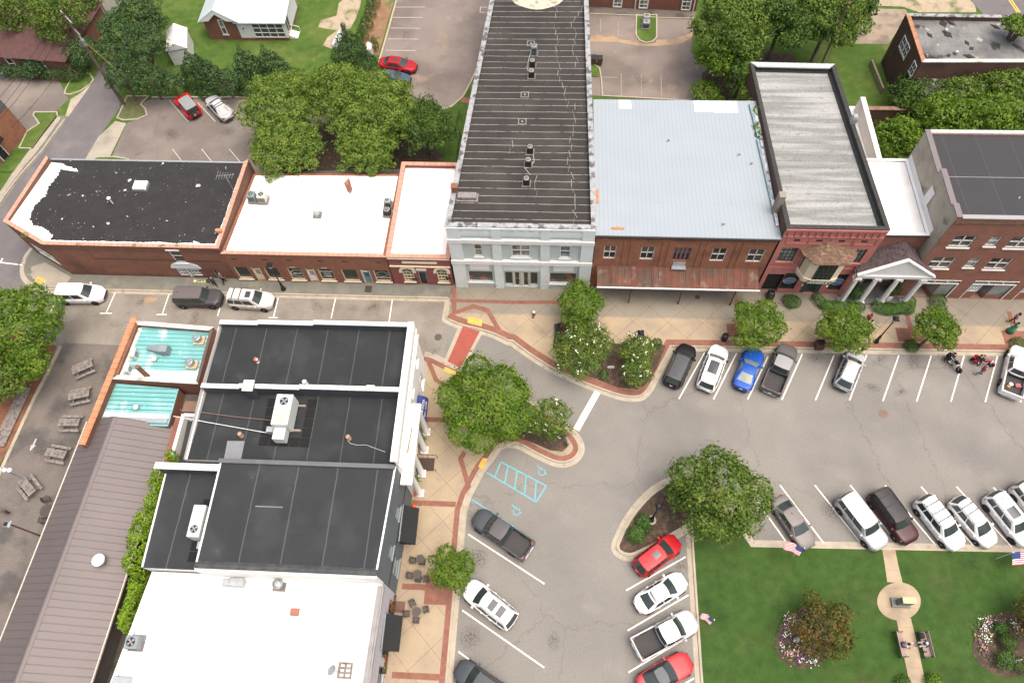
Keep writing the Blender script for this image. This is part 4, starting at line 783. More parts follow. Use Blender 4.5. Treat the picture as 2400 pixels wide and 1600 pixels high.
for x_ in (942,1205,1467,1728,1985,2243):
    u, z = fr.uz('b2', x_, 770); mb = MB(); fr.box(mb, u-.3, u+.3, 0, .02, z-.07, z+.07); mb.build('wall_vent', M('rusted_vent',(.25,.15,.11),.9), t)
mb = MB()
mb.hexa([(4.5,40.3,4.1),(20.1,40.28,4.1),(20.3,38.4,3.25),(4.6,38.4,3.25)], [(4.5,40.3,4.18),(20.1,40.28,4.18),(20.3,38.4,3.33),(4.6,38.4,3.33)])
for i in range(24): x_ = 4.62+i*.66; mb.hexa([(x_-.025,40.27,4.18),(x_+.025,40.27,4.18),(x_+.03,38.41,3.33),(x_-.02,38.41,3.33)], [(x_-.025,40.27,4.23),(x_+.025,40.27,4.23),(x_+.03,38.41,3.38),(x_-.02,38.41,3.38)])
A5 = mb.build('canopy', rust, t)
mb = MB(); mb.box(4.55,20.35,38.28,38.39,3.2,3.36); mb.build('fascia', wtrim, A5)
mb = MB()
for x_ in (6,10,14.5,19): mb.tube((x_,38.5,3.3),(x_,40.3,5.3),.018,n=5)
for x_ in (8,13,18.2): mb.box(x_-.06,x_+.06,38.5,38.62,.13,3.25)
mb.build('canopy_support', M('rust_brown_steel',(.12,.055,.04),.8), A5)
q_ = P('b2',1083,1046,3.8); mb = MB(); mb.hexa([(q_.x-.35,q_.y-.14,3.72),(q_.x+.35,q_.y-.14,3.70),(q_.x+.35,q_.y+.14,3.86),(q_.x-.35,q_.y+.14,3.86)], [(q_.x-.35,q_.y-.14,3.80),(q_.x+.35,q_.y-.14,3.80),(q_.x+.35,q_.y+.14,3.95),(q_.x-.35,q_.y+.14,3.95)]); o = mb.build('paper_sign', signw, None, (q_.x,q_.y,3.8)); tag(o, 'small white paper sign lying on the rusty canopy', 'sign')
# ------------------------------------------------------------------ B6 red brick tavern with bay window
t = thing('red_building', 'red painted brick tavern with a tile-roofed bay window and whiskey sign', 'building', (25.3,Y0,0))
poly = [(20.88,Y0),(29.85,Y0),(29.85,64.2),(20.95,64.4)]; fr = Fr(poly[0], poly[1]); Wf = lambda *q: fr.rect('w', *q)
wa = Wf(320,120,445,312); wb = Wf(1250,150,1400,300); wb = (wb[0], fr.uz('w',1500,155)[0]-.05, wa[2], wa[3])
da = Wf(120,480,185,770); da = (da[0],da[1]+.15,.15,da[3]); sa = Wf(355,470,500,695); sa = (fr.uz('w',345,520)[0], fr.uz('w',460,700)[0], .75, da[3]+.2); dm = (fr.uz('w',535,740)[0], fr.uz('w',790,750)[0], .15, 3.3); sb = (fr.uz('w',905,720)[0], fr.uz('w',1080,735)[0], .75, sa[3])
mb = MB(); tops = [10.85,10.85,7.9,7.9]; mb.mat(1); ring(mb, poly, tops, [10.2,10.2,7.2,7.2], .38, skip=(0,1)); mb.mat(0); facade(mb, fr, -.05, 10.85, [wa,wb,da,sa,dm,sb]); 
mb.build('wall', [redp, darkcop], t)
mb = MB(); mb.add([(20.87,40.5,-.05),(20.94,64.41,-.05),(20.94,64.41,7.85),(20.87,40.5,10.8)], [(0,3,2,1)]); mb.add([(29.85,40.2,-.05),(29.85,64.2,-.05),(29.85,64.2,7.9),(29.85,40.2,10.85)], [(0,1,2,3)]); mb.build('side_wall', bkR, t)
mb = MB(); roofplane(mb, poly, [10.25,10.25,7.25,7.25], .3); mb.build('roof', gravr, t)
copings(t, poly, tops, .34, .09, .03, (0,1,3), darkcop)
mb = MB(); coping(mb, poly, [10.86,10.86,7.95,7.95], .6, .12, .05, edges=(2,)); mb.build('coping', M('pale_metal_coping',(.42,.45,.46),.5,metal=.2,var=.12,extra=stripes('x',.62,.05,(.25,.27,.28),.7)), t)
mb = MB(); I6 = inset(poly, .42)
for a, b_, za, zb in ((I6[1],I6[2],10.22,7.22),(I6[2],I6[3],7.22,7.22),(I6[3],I6[0],7.22,10.22)):
    a = Vector(a); b_ = Vector(b_); e = (b_-a).normalized(); nn = Vector((-e.y,e.x)); mb.add([(*a,za+.35),(*b_,zb+.35),(*(b_+nn*.2),zb+.03),(*(a+nn*.2),za+.03)], [(0,1,2,3)])
mb.build('roof_upstand', darkcop, t)
mb = MB(); zt_ = 10.75
for i in range(14): u = .35+i*.62; fr.box(mb, u, u+.12, 0, .1, 9.75, 10.5)
fr.box(mb, .05, 8.92, 0, .12, 10.5, 10.8); fr.box(mb, .05, 8.92, 0, .09, 9.62, 9.75)
for i in range(5): u = .5+i*2.0; fr.box(mb, u, u+.16, 0, .06, 8.6, 9.4)
for i in range(4): fr.box(mb, .7+i*2.0, 2.4+i*2.0, 0, .05, 8.55, 8.68)
fr.box(mb, .3, 8.7, 0, .06, 4.6, 4.72); fr.box(mb, .3, 8.7, 0, .05, 5.2, 5.3)
mb.build('brick_moulding', redp, t)
for i in range(4): mb = MB(); u = 1.45+i*2.0; fr.box(mb, u-.28, u+.28, 0, .015, 9.0, 9.25); mb.build('wall_vent', darkin, t)
for o in (wa, wb): window(t, fr, o, greent, glassl, 4, 4, sill=redp, mt=.05)
for k_, o in enumerate((sa, sb)):
    f = window(t, fr, o, greent, glass, 1, 1, name='shop_window')
    uc = (o[0]+o[1])/2; zc = (o[2]+o[3])/2-.05; mb = MB(); R_ = .62 if k_ == 0 else .66
    mb.add([fr.pt(uc+R_*math.cos(q_), -.135, zc+R_*.92*math.sin(q_)) for q_ in [2*math.pi*i/28 for i in range(28)]], [tuple(range(28))]); e_ = mb.build('emblem_disc', M('emblem_blue',(.10,.14,.30),.6,var=.05), f)
    mb = MB()
    for i in range(28):
        a0, a1 = 2*math.pi*i/28, 2*math.pi*(i+1)/28; p = [(uc+R_*r_*math.cos(a_), zc+R_*.92*r_*math.sin(a_)) for r_, a_ in ((.97,a0),(.97,a1),(.9,a1),(.9,a0))]; mb.add([fr.pt(u,-.131,z) for u, z in p], [(0,3,2,1)])
    for i in range(3):
        c0 = uc-.25+.25*i; c1 = zc+.25+(.05 if i == 1 else 0); mb.add([fr.pt(c0+r_*math.cos(q_),-.131,c1+r_*math.sin(q_)) for r_, q_ in [((.08 if j%2==0 else .035), math.pi/2+j*math.pi/5) for j in range(10)]], [tuple(range(10))])
    mb.build('emblem_border', signw, e_)
    txt(e_, fr, 'DISTILLERY', uc, zc-.08, .2, signw, -.130, .002)
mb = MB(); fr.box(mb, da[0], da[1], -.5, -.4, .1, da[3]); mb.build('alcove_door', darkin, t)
D = door(t, fr, (dm[0]+.35,dm[1]-.35,.15,dm[3]), greent, greent, glass, (2,1), full=True, transom=.5)
mb = MB(); fr.box(mb, dm[0], dm[0]+.35, -.17, -.05, .15, dm[3]); fr.box(mb, dm[1]-.35, dm[1], -.17, -.05, .15, dm[3]); 
mb.build('door_surround', greent, t)
for x_, y_ in ((585,622),(925,638)):
    u, z = fr.uz('w', x_, y_); mb = MB(); mb.lathe(fr.pt(u,.12,z-.1), [(.03,0),(.09,.05),(.11,.14),(.05,.2)], 10); mb.build('globe_lamp', signw, t)
# the bay
bx0, bx1, by, bz0, bz1 = 23.75, 27.5, 38.75, 4.35, 7.75
def bayp(o): return [(bx0-o, Y0), (bx0-o, by+1.05), (bx0+.28, by+.28-o*.5), (bx0+1.0, by-o), (bx1-1.0, by-o), (bx1-.28, by+.28-o*.5), (bx1+o, by+1.05), (bx1+o, Y0)]
mb = MB(); pb = bayp(0); mb.prism(pb, bz0+.55, bz1); Bay = mb.build('bay_window', cream, t)
mb = MB(); mb.prism(bayp(.14), bz0, bz0+.55); mb.build('bay_base', cream, Bay)
mb = MB(); mb.prism(bayp(-.12), bz0-.2, bz0-.001); mb.build('bay_soffit', cream, Bay)
fb = Fr((bx0+1.0,by),(bx1-1.0,by)); 
o = (.05, 1.7, bz0+.75, bz1-.05)
mb = MB(); fb.box(mb, .0, 1.75, .001, .03, bz0+.6, bz1-.02); mb.build('glass_panel', glass, Bay)
mb = MB()
for i in range(5): fb.box(mb, i*.42, i*.42+.05, .03, .07, bz0+.6, bz1-.02)
for i in range(6): fb.box(mb, 0, 1.75, .03, .062, bz0+.6+i*.52, bz0+.64+i*.52)
mb.build('glazing_bars', greent, Bay)
fl = Fr((bx0,Y0),(bx0,by+1.05)); fl2 = Fr((bx0,by+1.05),(bx0+.28,by+.28)); mb = MB(); mb.add([(bx0-.01,Y0-.1,bz0+.7),(bx0-.01,by+1.1,bz0+.7),(bx0-.01,by+1.1,bz1-.1),(bx0-.01,Y0-.1,bz1-.1)], [(0,1,2,3)]); mb.build('side_glass', greent, Bay)
mb = MB(); fb.box(mb, -.35, 1.95, .145, .19, bz0-.02, bz0+.55); s_ = mb.build('sign', greent, Bay)
s_['label'] = 'dark green sign reading WHISKEY'; txt(s_, fb, 'WHISKEY', .8, bz0+.265, .54, M('sign_cream',(.80,.78,.66),.6,var=.03), .195, .004, shear=.1)
ea = [(bx0-.75,Y0+.02),(bx0-.55,by+.75),(bx0+.4,by-.35),(bx1-.3,by-.3),(bx1+.55,by+.7),(bx1+.65,Y0+.02)]
ap = (25.3, Y0+.02, 9.0); mb = MB(); n_ = len(ea)
mb.add([(x_,y_,bz1+.0) for x_, y_ in ea]+[(x_,y_,bz1+.1) for x_, y_ in ea]+[ap, (25.3,Y0+.02,bz1)], [(i,i+1,n_+i+1,n_+i) for i in range(n_-1)]+[(n_+i,n_+i+1,2*n_) for i in range(n_-1)]+[tuple(range(n_))[::-1]])
mb.build('tiled_roof', shing, Bay)
# cowl on the parapet
c_ = P('a3',828,1070,9.2); zc_ = 10.94-(c_.y-40.2)*2.95/24
b = MB(); b.box(29.45,29.95,c_.y-.3,c_.y+.3,zc_,zc_+.75); b.box(29.5,29.9,c_.y-.25,c_.y+.25,zc_+.75,zc_+.9); o = b.build('roof_vent', galv, None, (29.7,c_.y,zc_)); tag(o, 'galvanised vent cowl on the dark parapet of the light grey roof', 'vent')
c_ = P('b3',125,730,9.2); b = MB(); b.T = None
b.bbox(20.4,21.0,c_.y-.35,c_.y+.35,8.6,11.7,.04); o = b.build('chimney', M('concrete_chimney',(.24,.215,.175),.9,var=.2,scale=2), None, (20.7,c_.y,8.6)); tag(o, 'square grey concrete chimney between the metal roof and the light grey roof', 'chimney')
# ------------------------------------------------------------------ B7 small brick building with portico
t = thing('portico_building', 'small brick building with a white roof and a columned portico, squeezed beside the tavern', 'building', (32.3,41.3,0))
poly = [(29.93,41.3),(34.52,41.3),(34.52,50.6),(29.93,50.6)]; fr = Fr(poly[0], poly[1])
d0_ = (1.6,3.0,.3,3.0); w0_ = (.3,1.3,1.0,3.2); w1_ = (3.3,4.3,1.0,3.2)
mb = MB(); ring(mb, poly, [8.7,8.7,8.5,8.5], 8.2, .25, skip=(0,)); facade(mb, fr, -.05, 8.7, [d0_,w0_,w1_]); mb.build('wall', bk8, t)
mb = MB(); roofplane(mb, poly, [8.62,8.62,8.4,8.4], .1); mb.build('roof', wroofd, t)
mb = MB(); mb.add([(34.52,41.4,8.66),(34.52,50.5,8.46),(34.52,50.5,9.3),(34.52,41.4,9.5)],[(0,1,2,3)]); mb.add([(34.5,44.2,8.9),(34.5,45.2,8.9),(34.5,45.2,11.1),(34.5,44.2,11.1)],[(0,1,2,3)]); mb.build('flashing', wroof, t)
mb = MB(); fr.box(mb, 0, 4.55, 0, .12, 8.55, 8.68); mb.build('eave_flashing', darkcop, t)
copings(t, poly, [8.7,8.7,8.5,8.5], .26, .05, .02, (0,1,2), wroof)
for o in (w0_, w1_): window(t, fr, o, wtrim, glass, 2, 3)
door(t, fr, d0_, greent, wtrim, glass, (2,3), lab='dark green panelled door')
px0, px1, pf, zr, ze = 29.02, 36.2, 39.2, 7.75, 5.1; xm = (px0+px1)/2
# roof
mb = MB(); th_ = .12; yb = 41.3
L_ = [(px0,pf-.15,ze),(xm,pf-.15,zr),(xm,yb,zr),(px0,yb,ze)]; R_ = [(xm,pf-.15,zr),(px1,pf-.15,ze),(px1,39.98,ze),(34.58,39.98,ze+(px1-34.58)*(zr-ze)/(px1-xm)),(34.5,yb,ze+(px1-34.5)*(zr-ze)/(px1-xm)),(xm,yb,zr)]
mb.hexa(L_, [(p[0],p[1],p[2]+th_) for p in L_]); n_ = len(R_); mb.add(R_+[(p[0],p[1],p[2]+th_) for p in R_], [tuple(range(n_))[::-1], tuple(range(n_,2*n_))]+[(i,(i+1)%n_,n_+(i+1)%n_,n_+i) for i in range(n_)])
PR = mb.build('portico_roof', shing2, t)
mb = MB(); fp = Fr((px0,pf),(px1,pf))
mb.add([fp.pt(.25,.0,ze+.02),fp.pt(px1-px0-.25,.0,ze+.02),fp.pt((px1-px0)/2,.0,zr-.08),fp.pt(.25,-.2,ze+.02),fp.pt(px1-px0-.25,-.2,ze+.02),fp.pt((px1-px0)/2,-.2,zr-.08)], [(0,1,2),(5,4,3),(0,3,4,1),(1,4,5,2),(2,5,3,0)])
mb.build('pediment', wtrim, t)
mb = MB(); fp.box(mb, .15, px1-px0-.15, -.35, .05, ze-.45, ze); fp.box(mb, .02, px1-px0-.02, -.42, .16, ze-.02, ze+.1)
mb.box(px0+.15,px0+.5,pf+.36,41.28,ze-.45,ze-.01)
for sgn in (1,-1):
    p0 = Vector(((px0 if sgn > 0 else px1), pf-.16, ze+.10)); p1 = Vector((xm, pf-.16, zr+.08)); mb.hexa([p0+Vector((0,-.03,-.1)),p1+Vector((0,-.03,-.1)),p1+Vector((0,.3,-.1)),p0+Vector((0,.3,-.1))], [p0+Vector((0,-.03,.04)),p1+Vector((0,-.03,.04)),p1+Vector((0,.3,.04)),p0+Vector((0,.3,.04))])
mb.build('entablature', wtrim, t)
for x_ in (29.35,31.2,33.2,35.45):
    c_ = (x_, pf+.15, .13); mb = MB(); mb.box(x_-.36,x_+.36,pf-.18,pf+.50,.13,.33); mb.smooth = True
    mb.lathe(c_, [(.34,.2),(.34,.3),(.28,.36),(.26,.42),(.255,1.5),(.215,ze-1.0),(.21,ze-.93)], 18); mb.smooth = False
    mb.lathe(c_, [(.21,ze-.95),(.25,ze-.88),(.29,ze-.8)], 16); mb.box(x_-.32,x_+.32,pf-.15,pf+.47,ze-.67,ze-.45)
    for q_ in (-.3,.3): mb.lathe((x_+q_,pf-.12,ze-.77), [(.1,0),(.1,.55)], 10, axis='y')
    mb.build('column', wtrim, t)
mb = MB(); mb.box(29.2,36.0,39.0,41.28,.0,.28); mb.build('porch_floor', M('slate_floor',(.10,.10,.10),.7,var=.15), t)
mb = MB(); mb.tube((29.05,39.1,.2),(29.02,39.15,5.0),.04,n=6); mb.build('downpipe', M('pipe_bronze',(.18,.15,.12),.6), t)
t = thing('white_annex', 'bright white annex roof with a raised parapet wall behind the light grey roof', 'building', (31.3,56,0))
mb = MB(); mb.prism([(29.92,50.62),(32.7,50.62),(32.4,60.7),(29.95,60.7)], 0, [5.4]*4); mb.build('wall', whitew, t)
mb = MB(); mb.add([(29.9,50.6,5.42),(32.7,50.6,5.42),(32.4,60.8,5.42),(29.9,60.8,5.42)], [(0,1,2,3)]); mb.build('roof', wroof, t)
mb = MB(); mb.hexa([(32.35,51.0,0),(33.05,51.0,0),(32.75,60.3,0),(32.1,60.3,0)], [(32.55,51.0,6.9),(33.05,51.0,6.9),(32.7,60.3,7.2),(32.2,60.3,7.2)]); mb.build('parapet', M('whitewash',(.68,.66,.61),.85,var=.08,scale=1,extra=stripes('x',.28,.03,(.5,.48,.44),.4)), t)
# ------------------------------------------------------------------ B8 three storey brick
t = thing('brick_building', 'three-storey brick building with paired white windows and a charcoal roof', 'building', (41,40,0))
poly = [(34.58,40.0),(49,40.0),(49,50.7),(34.56,50.7)]; fr = Fr(poly[0], poly[1]); Hh = lambda *q: fr.rect('h', *q)
bb = lambda *q: fr.rect('b3', *q)
T1 = bb(1720,945,1815,1045); T1 = (T1[0], fr.uz('b3',1912,950)[0]); zt3 = fr.uz('b3',1750,945)[1]; zb3 = fr.uz('b3',1640,1040)[1]
wins = []
for x0, x1 in ((1720,1912),(2235,2440)): wins.append((fr.uz('b3',x0,948)[0], fr.uz('b3',x1,950)[0], zb3, zt3, 2))
a_ = fr.uz('b3',2035,953)[0]; wins.append((a_, a_+.95, zb3+.25, zt3-.05, 1))
zt2, zb2 = fr.uz('h',800,335)[1], fr.uz('h',760,535)[1]
for x0, x1 in ((700,1120),(1800,2195)): wins.append((fr.uz('h',x0,340)[0], fr.uz('h',x1,350)[0], zb2, zt2, 2))
a_ = fr.uz('h',1390,345)[0]; wins.append((a_, a_+.95, zb2+.25, zt2-.05, 1)); a_ = fr.uz('h',2390,540)[0]; wins.append((a_, a_+.95, zb2+.25, zt2-.05, 1)); wins.append((a_, a_+.95, zb3+.25, zt3-.05, 1))
zs_ = fr.uz('h',1000,760)[1]; sh = []
us_ = [fr.uz('h',470,790)[0], fr.uz('h',1205,765)[0], fr.uz('h',1345,775)[0], fr.uz('h',2275,785)[0], fr.uz('h',2352,790)[0]+.2]
sh = [(us_[0], us_[1], .15, zs_), (us_[2]+.55, us_[3], .15, zs_), (us_[4]+.4, 14.2, .15, zs_)]
mb = MB(); tops = [13.0]*4; ring(mb, poly, [12.95,12.95,12.1,12.1], [12.5,12.5,12.0,12.0], .3, skip=(0,3), low=(3,)); facade(mb, fr, -.05, 12.95, [w_[:4] for w_ in wins]+sh); mb.build('wall', bk8, t)
mb = MB(); pts_ = [(40.02,13.05),(41.5,13.05),(41.5,12.75),(45.6,12.75),(45.6,12.2),(50.7,12.2)]
vs = [(34.56,40.02,-.05)]+[(34.56,y_,z_) for y_, z_ in pts_]+[(34.56,50.7,-.05)]; mb.add(vs+[(34.86,v_[1],v_[2]) for v_ in vs], [tuple(range(8))]+[(i,i+8,i+9,i+1) for i in range(1,6)]+[tuple(range(15,7,-1))]); mb.build('side_wall', stucco, t)
mb = MB(); mb.add([(34.8,40.25,12.5),(48.8,40.25,12.5),(48.8,50.5,12.0),(34.8,50.5,12.0)], [(0,1,2,3)]); mb.build('roof', mem8, t)
mb = MB(); mb.box(34.9,48.8,45.1,45.2,12.27,12.30); mb.build('roof_seam', M('pale_seam',(.16,.16,.165),.8), t)
for y0_, y1_, z_ in ((40.0,41.5,13.05),(41.5,45.6,12.76),(45.6,50.8,12.21)): mb = MB(); mb.box(34.48,34.98,y0_,y1_,z_,z_+.1); mb.build('coping', browncop, t)
mb = MB(); mb.box(34.98,49,39.93,40.35,12.96,13.05); mb.build('coping', M('grey_metal_coping',(.27,.27,.28),.5,var=.05), t)
mb = MB(); mb.box(34.98,49,50.45,50.85,12.1,12.25); mb.build('coping', M('pale_gravel_stop',(.45,.45,.43),.7), t)
mb = MB(); fr.box(mb, .1, 14, 0, .07, 12.25, 12.4); mb.build('brick_course', M('mossy_course',(.10,.08,.045),.9,var=.3,scale=4), t)
for a, b_, c_, d_, n_ in wins: window(t, fr, (a,b_,c_,d_), wtrim, glass if n_ == 2 else glassp, n_, 2, sill=wtrim, t=.08, mt=.12 if n_ == 2 else .05)
for k_, (a, b_, c_, d_) in enumerate(sh):
    mb = MB(); fr.box(mb, a, b_, -.02, .05, d_-.62, d_-.5); fr.box(mb, a, b_, -.02, .05, d_-.06, d_+.03); fr.box(mb, b_-.1, b_, -.02, .05, .15, d_-.62); fr.box(mb, a, a+.08, -.02, .04, .15, d_-.62)
    for i in (1,2): u = a+(b_-a)*i/3; fr.box(mb, u-.05, u+.05, -.02, .03, d_-.5, d_-.06)
    mb.build('shopfront_frame', wtrim, t)
    mb = MB(); fr.box(mb, a, b_, -.12, -.1, d_-.5, d_-.06); 
    mb.build('transom_glass', M('mossy_glass',(.10,.10,.07),.3,var=.2), t)
    m_ = a+(b_-a)*.34; A_ = fr.pt(a+.1,-1.3,0); Bp = fr.pt(m_-.9,-.06,0); 
    mb = MB(); n0 = a+(b_-a)*.42; p = [fr.pt(n0,-1.2,0), fr.pt(n0+.5,-.08,0), fr.pt(b_-.12,-.08,0), fr.pt(b_-.12,-1.2,0)]
    mb.prism([(q[0],q[1]) for q in p], .75, d_-.64); G_ = mb.build('display_glass', glassp, t)
    mb = MB(); mb.prism([(q[0],q[1]) for q in p], -.02, .75); fr.box(mb, n0+.48, n0+.56, -.12,-.04,.75,d_-.64); mb.build('stall_riser', bk8, t)
    if k_ > 0:
        q4 = (a+.05, a+1.15); mb = MB(); fr.box(mb, q4[0], q4[1], -.3, -.1, 0, 1.4); mb.build('low_wall', bk8, t)
        window(t, fr, (q4[0],q4[1],1.4,d_-.64), wtrim, glassp, 3, 5, dep=.12, mt=.04, name='lattice_window')
    mb = MB(); fr.box(mb, a, b_, -1.4, -1.25, -.02, d_-.6); mb.build('recess_wall', M('recess_cream',(.36,.33,.27),.8,var=.1), t)
    mb = MB(); fr.box(mb, a, b_, -1.25, 0.0, d_-.62, d_-.58); mb.build('recess_ceiling', M('recess_cream',(.36,.33,.27),.8), t)
mb = MB(); fr.box(mb, -.02, us_[0]-.02, 0, .05, -.02, .3); mb.build('plinth', conc, t)
# ------------------------------------------------------------------ south block: white building (two roofs) with the colonnade
t = thing('white_building', 'white stucco corner building with stepped white parapets, dark roofs and a columned porch', 'building', (-20,24,0))
ZP = 9.4; pA = [(-29.2,24.0),(-11.85,24.0),(-11.85,30.4),(-29.15,30.2)]; pB = [(-29.4,17.8),(-11.9,17.8),(-11.85,24.0),(-29.3,24.0)]
fe = Fr((-11.87,17.8),(-11.85,30.4)); q3 = lambda y0_,y1_,z0_,z1_: (y0_-17.8,y1_-17.8,z0_,z1_)
ow = [q3(28.05,28.9,5.2,6.5), q3(24.95,25.8,5.6,6.9), q3(27.6,28.7,1.4,3.3), q3(25.9,26.9,.15,2.7), q3(19.2,20.4,.15,2.8), q3(21.0,22.6,1.0,2.9)]
mb = MB(); facade(mb, fe, -.05, ZP, ow)
for a, b_ in (((-11.85,30.4),(-29.15,30.2)),((-29.15,30.2),(-29.3,24.0)),((-29.3,24.0),(-29.4,17.8)),((-29.4,17.8),(-11.87,17.8))):
    h_ = ZP if b_[1] > 23.9 else 8.3; mb.add([(*a,-.05),(*b_,-.05),(*b_,h_ if b_[1] < 23 else ZP-.6),(*a,(8.3 if a[1] < 23 else ZP-.6))], [(0,1,2,3)])
mb.build('wall', whitew, t)
mb = MB(); mb.add([(-29.1,24.1,8.5),(-12.2,24.1,8.5),(-12.2,30.1,8.5),(-29.0,30.0,8.5)], [(0,1,2,3)]); mb.build('roof', mem, t)
mb = MB(); mb.add([(-29.3,17.7,7.8),(-12.2,17.7,7.8),(-12.2,24.0,7.8),(-29.2,24.0,7.8)], [(0,1,2,3)]); mb.build('roof', mem, t)
def par_step(name_w, segs, y0_, y1_, zb, cm, ovr=.05):
    for x0,x1,z1 in segs:
        mb = MB(); mb.box(x0, x1, y0_, y1_, zb, z1); mb.build(name_w, memw, t)
        mb = MB(); mb.bbox(x0-.02, x1+.02, y0_-ovr, y1_+ovr, z1, z1+.12, .02); mb.build('coping', cm, t)
par_step('parapet', [(-29.05,-25.6,9.0),(-25.58,-20.6,9.2),(-20.58,-12.25,9.4)], 30.02, 30.32, 8.3, wtrim)
par_step('parapet', [(-29.2,-25.9,8.95),(-25.88,-20.7,9.15),(-20.68,-12.25,9.35)], 23.9, 24.2, 7.5, wtrim)
mb = MB(); mb.bbox(-25.2,-24.5,23.45,24.1,7.5,9.7,.03); mb.build('chimney', memw, t); mb = MB(); mb.bbox(-25.3,-24.4,23.35,24.35,9.7,9.82,.03); mb.build('chimney_cap', wtrim, t)
mb = MB(); mb.bbox(-15.0,-14.3,23.8,24.3,9.47,9.6,.02); mb.build('vent_cap', wtrim, t)
mb = MB(); mb.bbox(-12.25,-11.72,17.85,30.48,9.3,9.52,.03); mb.build('coping', wtrim, t)
mb = MB(); mb.box(-11.845,-11.62,17.85,30.35,8.1,8.4); mb.box(-11.845,-11.70,17.85,30.38,8.4,9.28); mb.box(-11.845,-11.55,17.9,30.2,7.6,7.72); mb.build('cornice', wtrim, t)
for i in (0,1,2,5): window(t, fe, ow[i], wtrim, glassl, 1, 2, sill=wtrim)
for i in (3,4): door(t, fe, ow[i], greyc, wtrim, glass, (1,2), full=True)
mb = MB(); mb.tube((-29.35,17.9,7.9),(-29.3,30,8.5),.07,n=6); mb.tube((-31.2,22.2,5.4),(-29.4,22.3,7.7),.05,n=5); mb.build('gutter', wtrim, t)
# colonnade
mb = MB(); mb.bbox(-11.84,-10.85,16.9,24.1,6.2,6.5,.03); S_ = mb.build('porch_roof', M('peeling_white_roof',(.66,.63,.56),.85,var=.08,scale=1,stretch=(6,.4,1),c2=(.58,.42,.33),s2=.9,lo=.55,hi=.7), t)
mb = MB(); mb.add([(-11.55,19.6,6.515),(-11.48,19.6,6.515),(-11.35,21.9,6.515),(-11.42,21.9,6.515)], [(0,1,2,3)]); mb.build('roof_tear', M('torn_edge',(.12,.07,.04),.9), S_)
cy_ = []
for x_, y_ in ((508,500),(478,690),(435,935),(402,1140)):
    q_ = P('m', x_, y_, .3); yc = q_.y; mb = MB(); mb.box(-11.55,-10.85,yc-.35,yc+.35,.13,.38); mb.smooth = True
    mb.lathe((-11.2,yc,.38), [(.30,0),(.30,.08),(.27,.12),(.265,1.8),(.225,5.5),(.25,5.6),(.27,5.8)], 18); mb.build('column', wtrim, t); cy_.append(yc)
tb = thing('entry_mat', 'dark brown covered entrance ramp with metal handrails between the white columns', 'ramp', (-11.1,20.7,ZS))
b = MB(); b.box(-11.8,-10.2,20.15,21.3,ZS,ZS+.16); b.build('ramp_deck', M('doormat_brown',(.06,.04,.035)), tb)
for yy in (20.08,21.38): b = MB(); b.path([(-11.7,yy,.13),(-11.7,yy,1.0),(-10.2,yy,.95),(-9.95,yy,.95),(-9.95,yy,.13)],.025); b.tube((-10.8,yy,.13),(-10.8,yy,.97),.02); b.build('handrail', M('bronze_rail',(.07,.05,.045),.5,metal=.4), tb)
# blue awning
ta = thing('awning', 'blue fabric awning with white lettering on the white building', 'awning', (-11.8,26.0,2.3))
fa = Fr((-11.85,24.3),(-11.85,26.1)); q_ = P('m',525,240,2.6); xo = -10.95
b = MB(); y0_, y1_ = 23.85, 26.15
prof = [(-11.84,3.5),(-11.4,3.42),(-11.1,3.2),(xo,2.85),(xo,2.6)]
vs = [(x_,y0_,z_) for x_, z_ in prof]+[(x_,y1_,z_) for x_, z_ in prof]; b.add(vs+[(-11.84,y0_,2.6),(-11.84,y1_,2.6)], [(i,i+1,6+i,5+i) for i in range(4)]+[(0,10,4,3,2,1)]+[(5,6,7,8,9,11)]); C_ = b.build('canopy', M('blue_canvas',(.025,.04,.17),.75,var=.1), ta)
R_ = Matrix(((0,-.62,.78),(1,0,0),(0,.78,.62)))
for s__, dx, sz in (('PIZZA',0,.36),('and SUBS',-.0,.2)):
    k_ = 0 if s__ == 'PIZZA' else 1
    txt(C_, None, s__, (-11.19+.17*k_ if k_ else -11.24, 25.35, 3.33 if k_ == 0 else 3.08), 0, sz, signw, rot=R_, ext=.004)
b = MB(); b.add([(-11.34,24.2,3.42),(-11.02,24.2,3.06),(-11.02,24.75,3.06),(-11.34,24.75,3.42)], [(0,1,2,3)]); b.build('white_panel', signw, C_)
# ------------------------------------------------------------------ blue grey building with dark roof
t = thing('dark_roof_building', 'blue-grey stucco building with a dark membrane roof and a black awning', 'building', (-19,13.5,0))
poly = [(-26.2,9.3),(-12.34,9.3),(-11.9,17.78),(-26.2,17.78)]; fr = Fr(poly[1], poly[2])
def yz(y0_,y1_,z0_,z1_): return (y0_-9.3, y1_-9.3, z0_, z1_)
ow = [yz(14.45,15.6,4.3,5.6), yz(11.3,12.4,4.3,5.6), yz(10.5,12.0,1.0,3.0), yz(13.2,15.9,.5,2.6)]
mb = MB(); ring(mb, poly, 8.5, 8.4, .12, skip=(1,)); facade(mb, fr, -.05, 8.5, ow); mb.build('wall', bluegrey, t)
mb = MB(); roofplane(mb, poly, 8.47, .05); mb.build('roof', memS, t)
mb = MB(); coping(mb, poly, 8.5, .10, .05, .02, edges=(1,)); mb.build('edge_trim', wtrim, t); mb = MB(); coping(mb, poly, 8.5, .10, .05, .02, edges=(3,)); mb.build('edge_trim', wtrim, t)
mb = MB(); mb.box(-26.3,-11.95,17.5,17.85,8.5,8.75); mb.build('parapet', M('grey_membrane',(.10,.105,.11),.6,var=.15,scale=1), t)
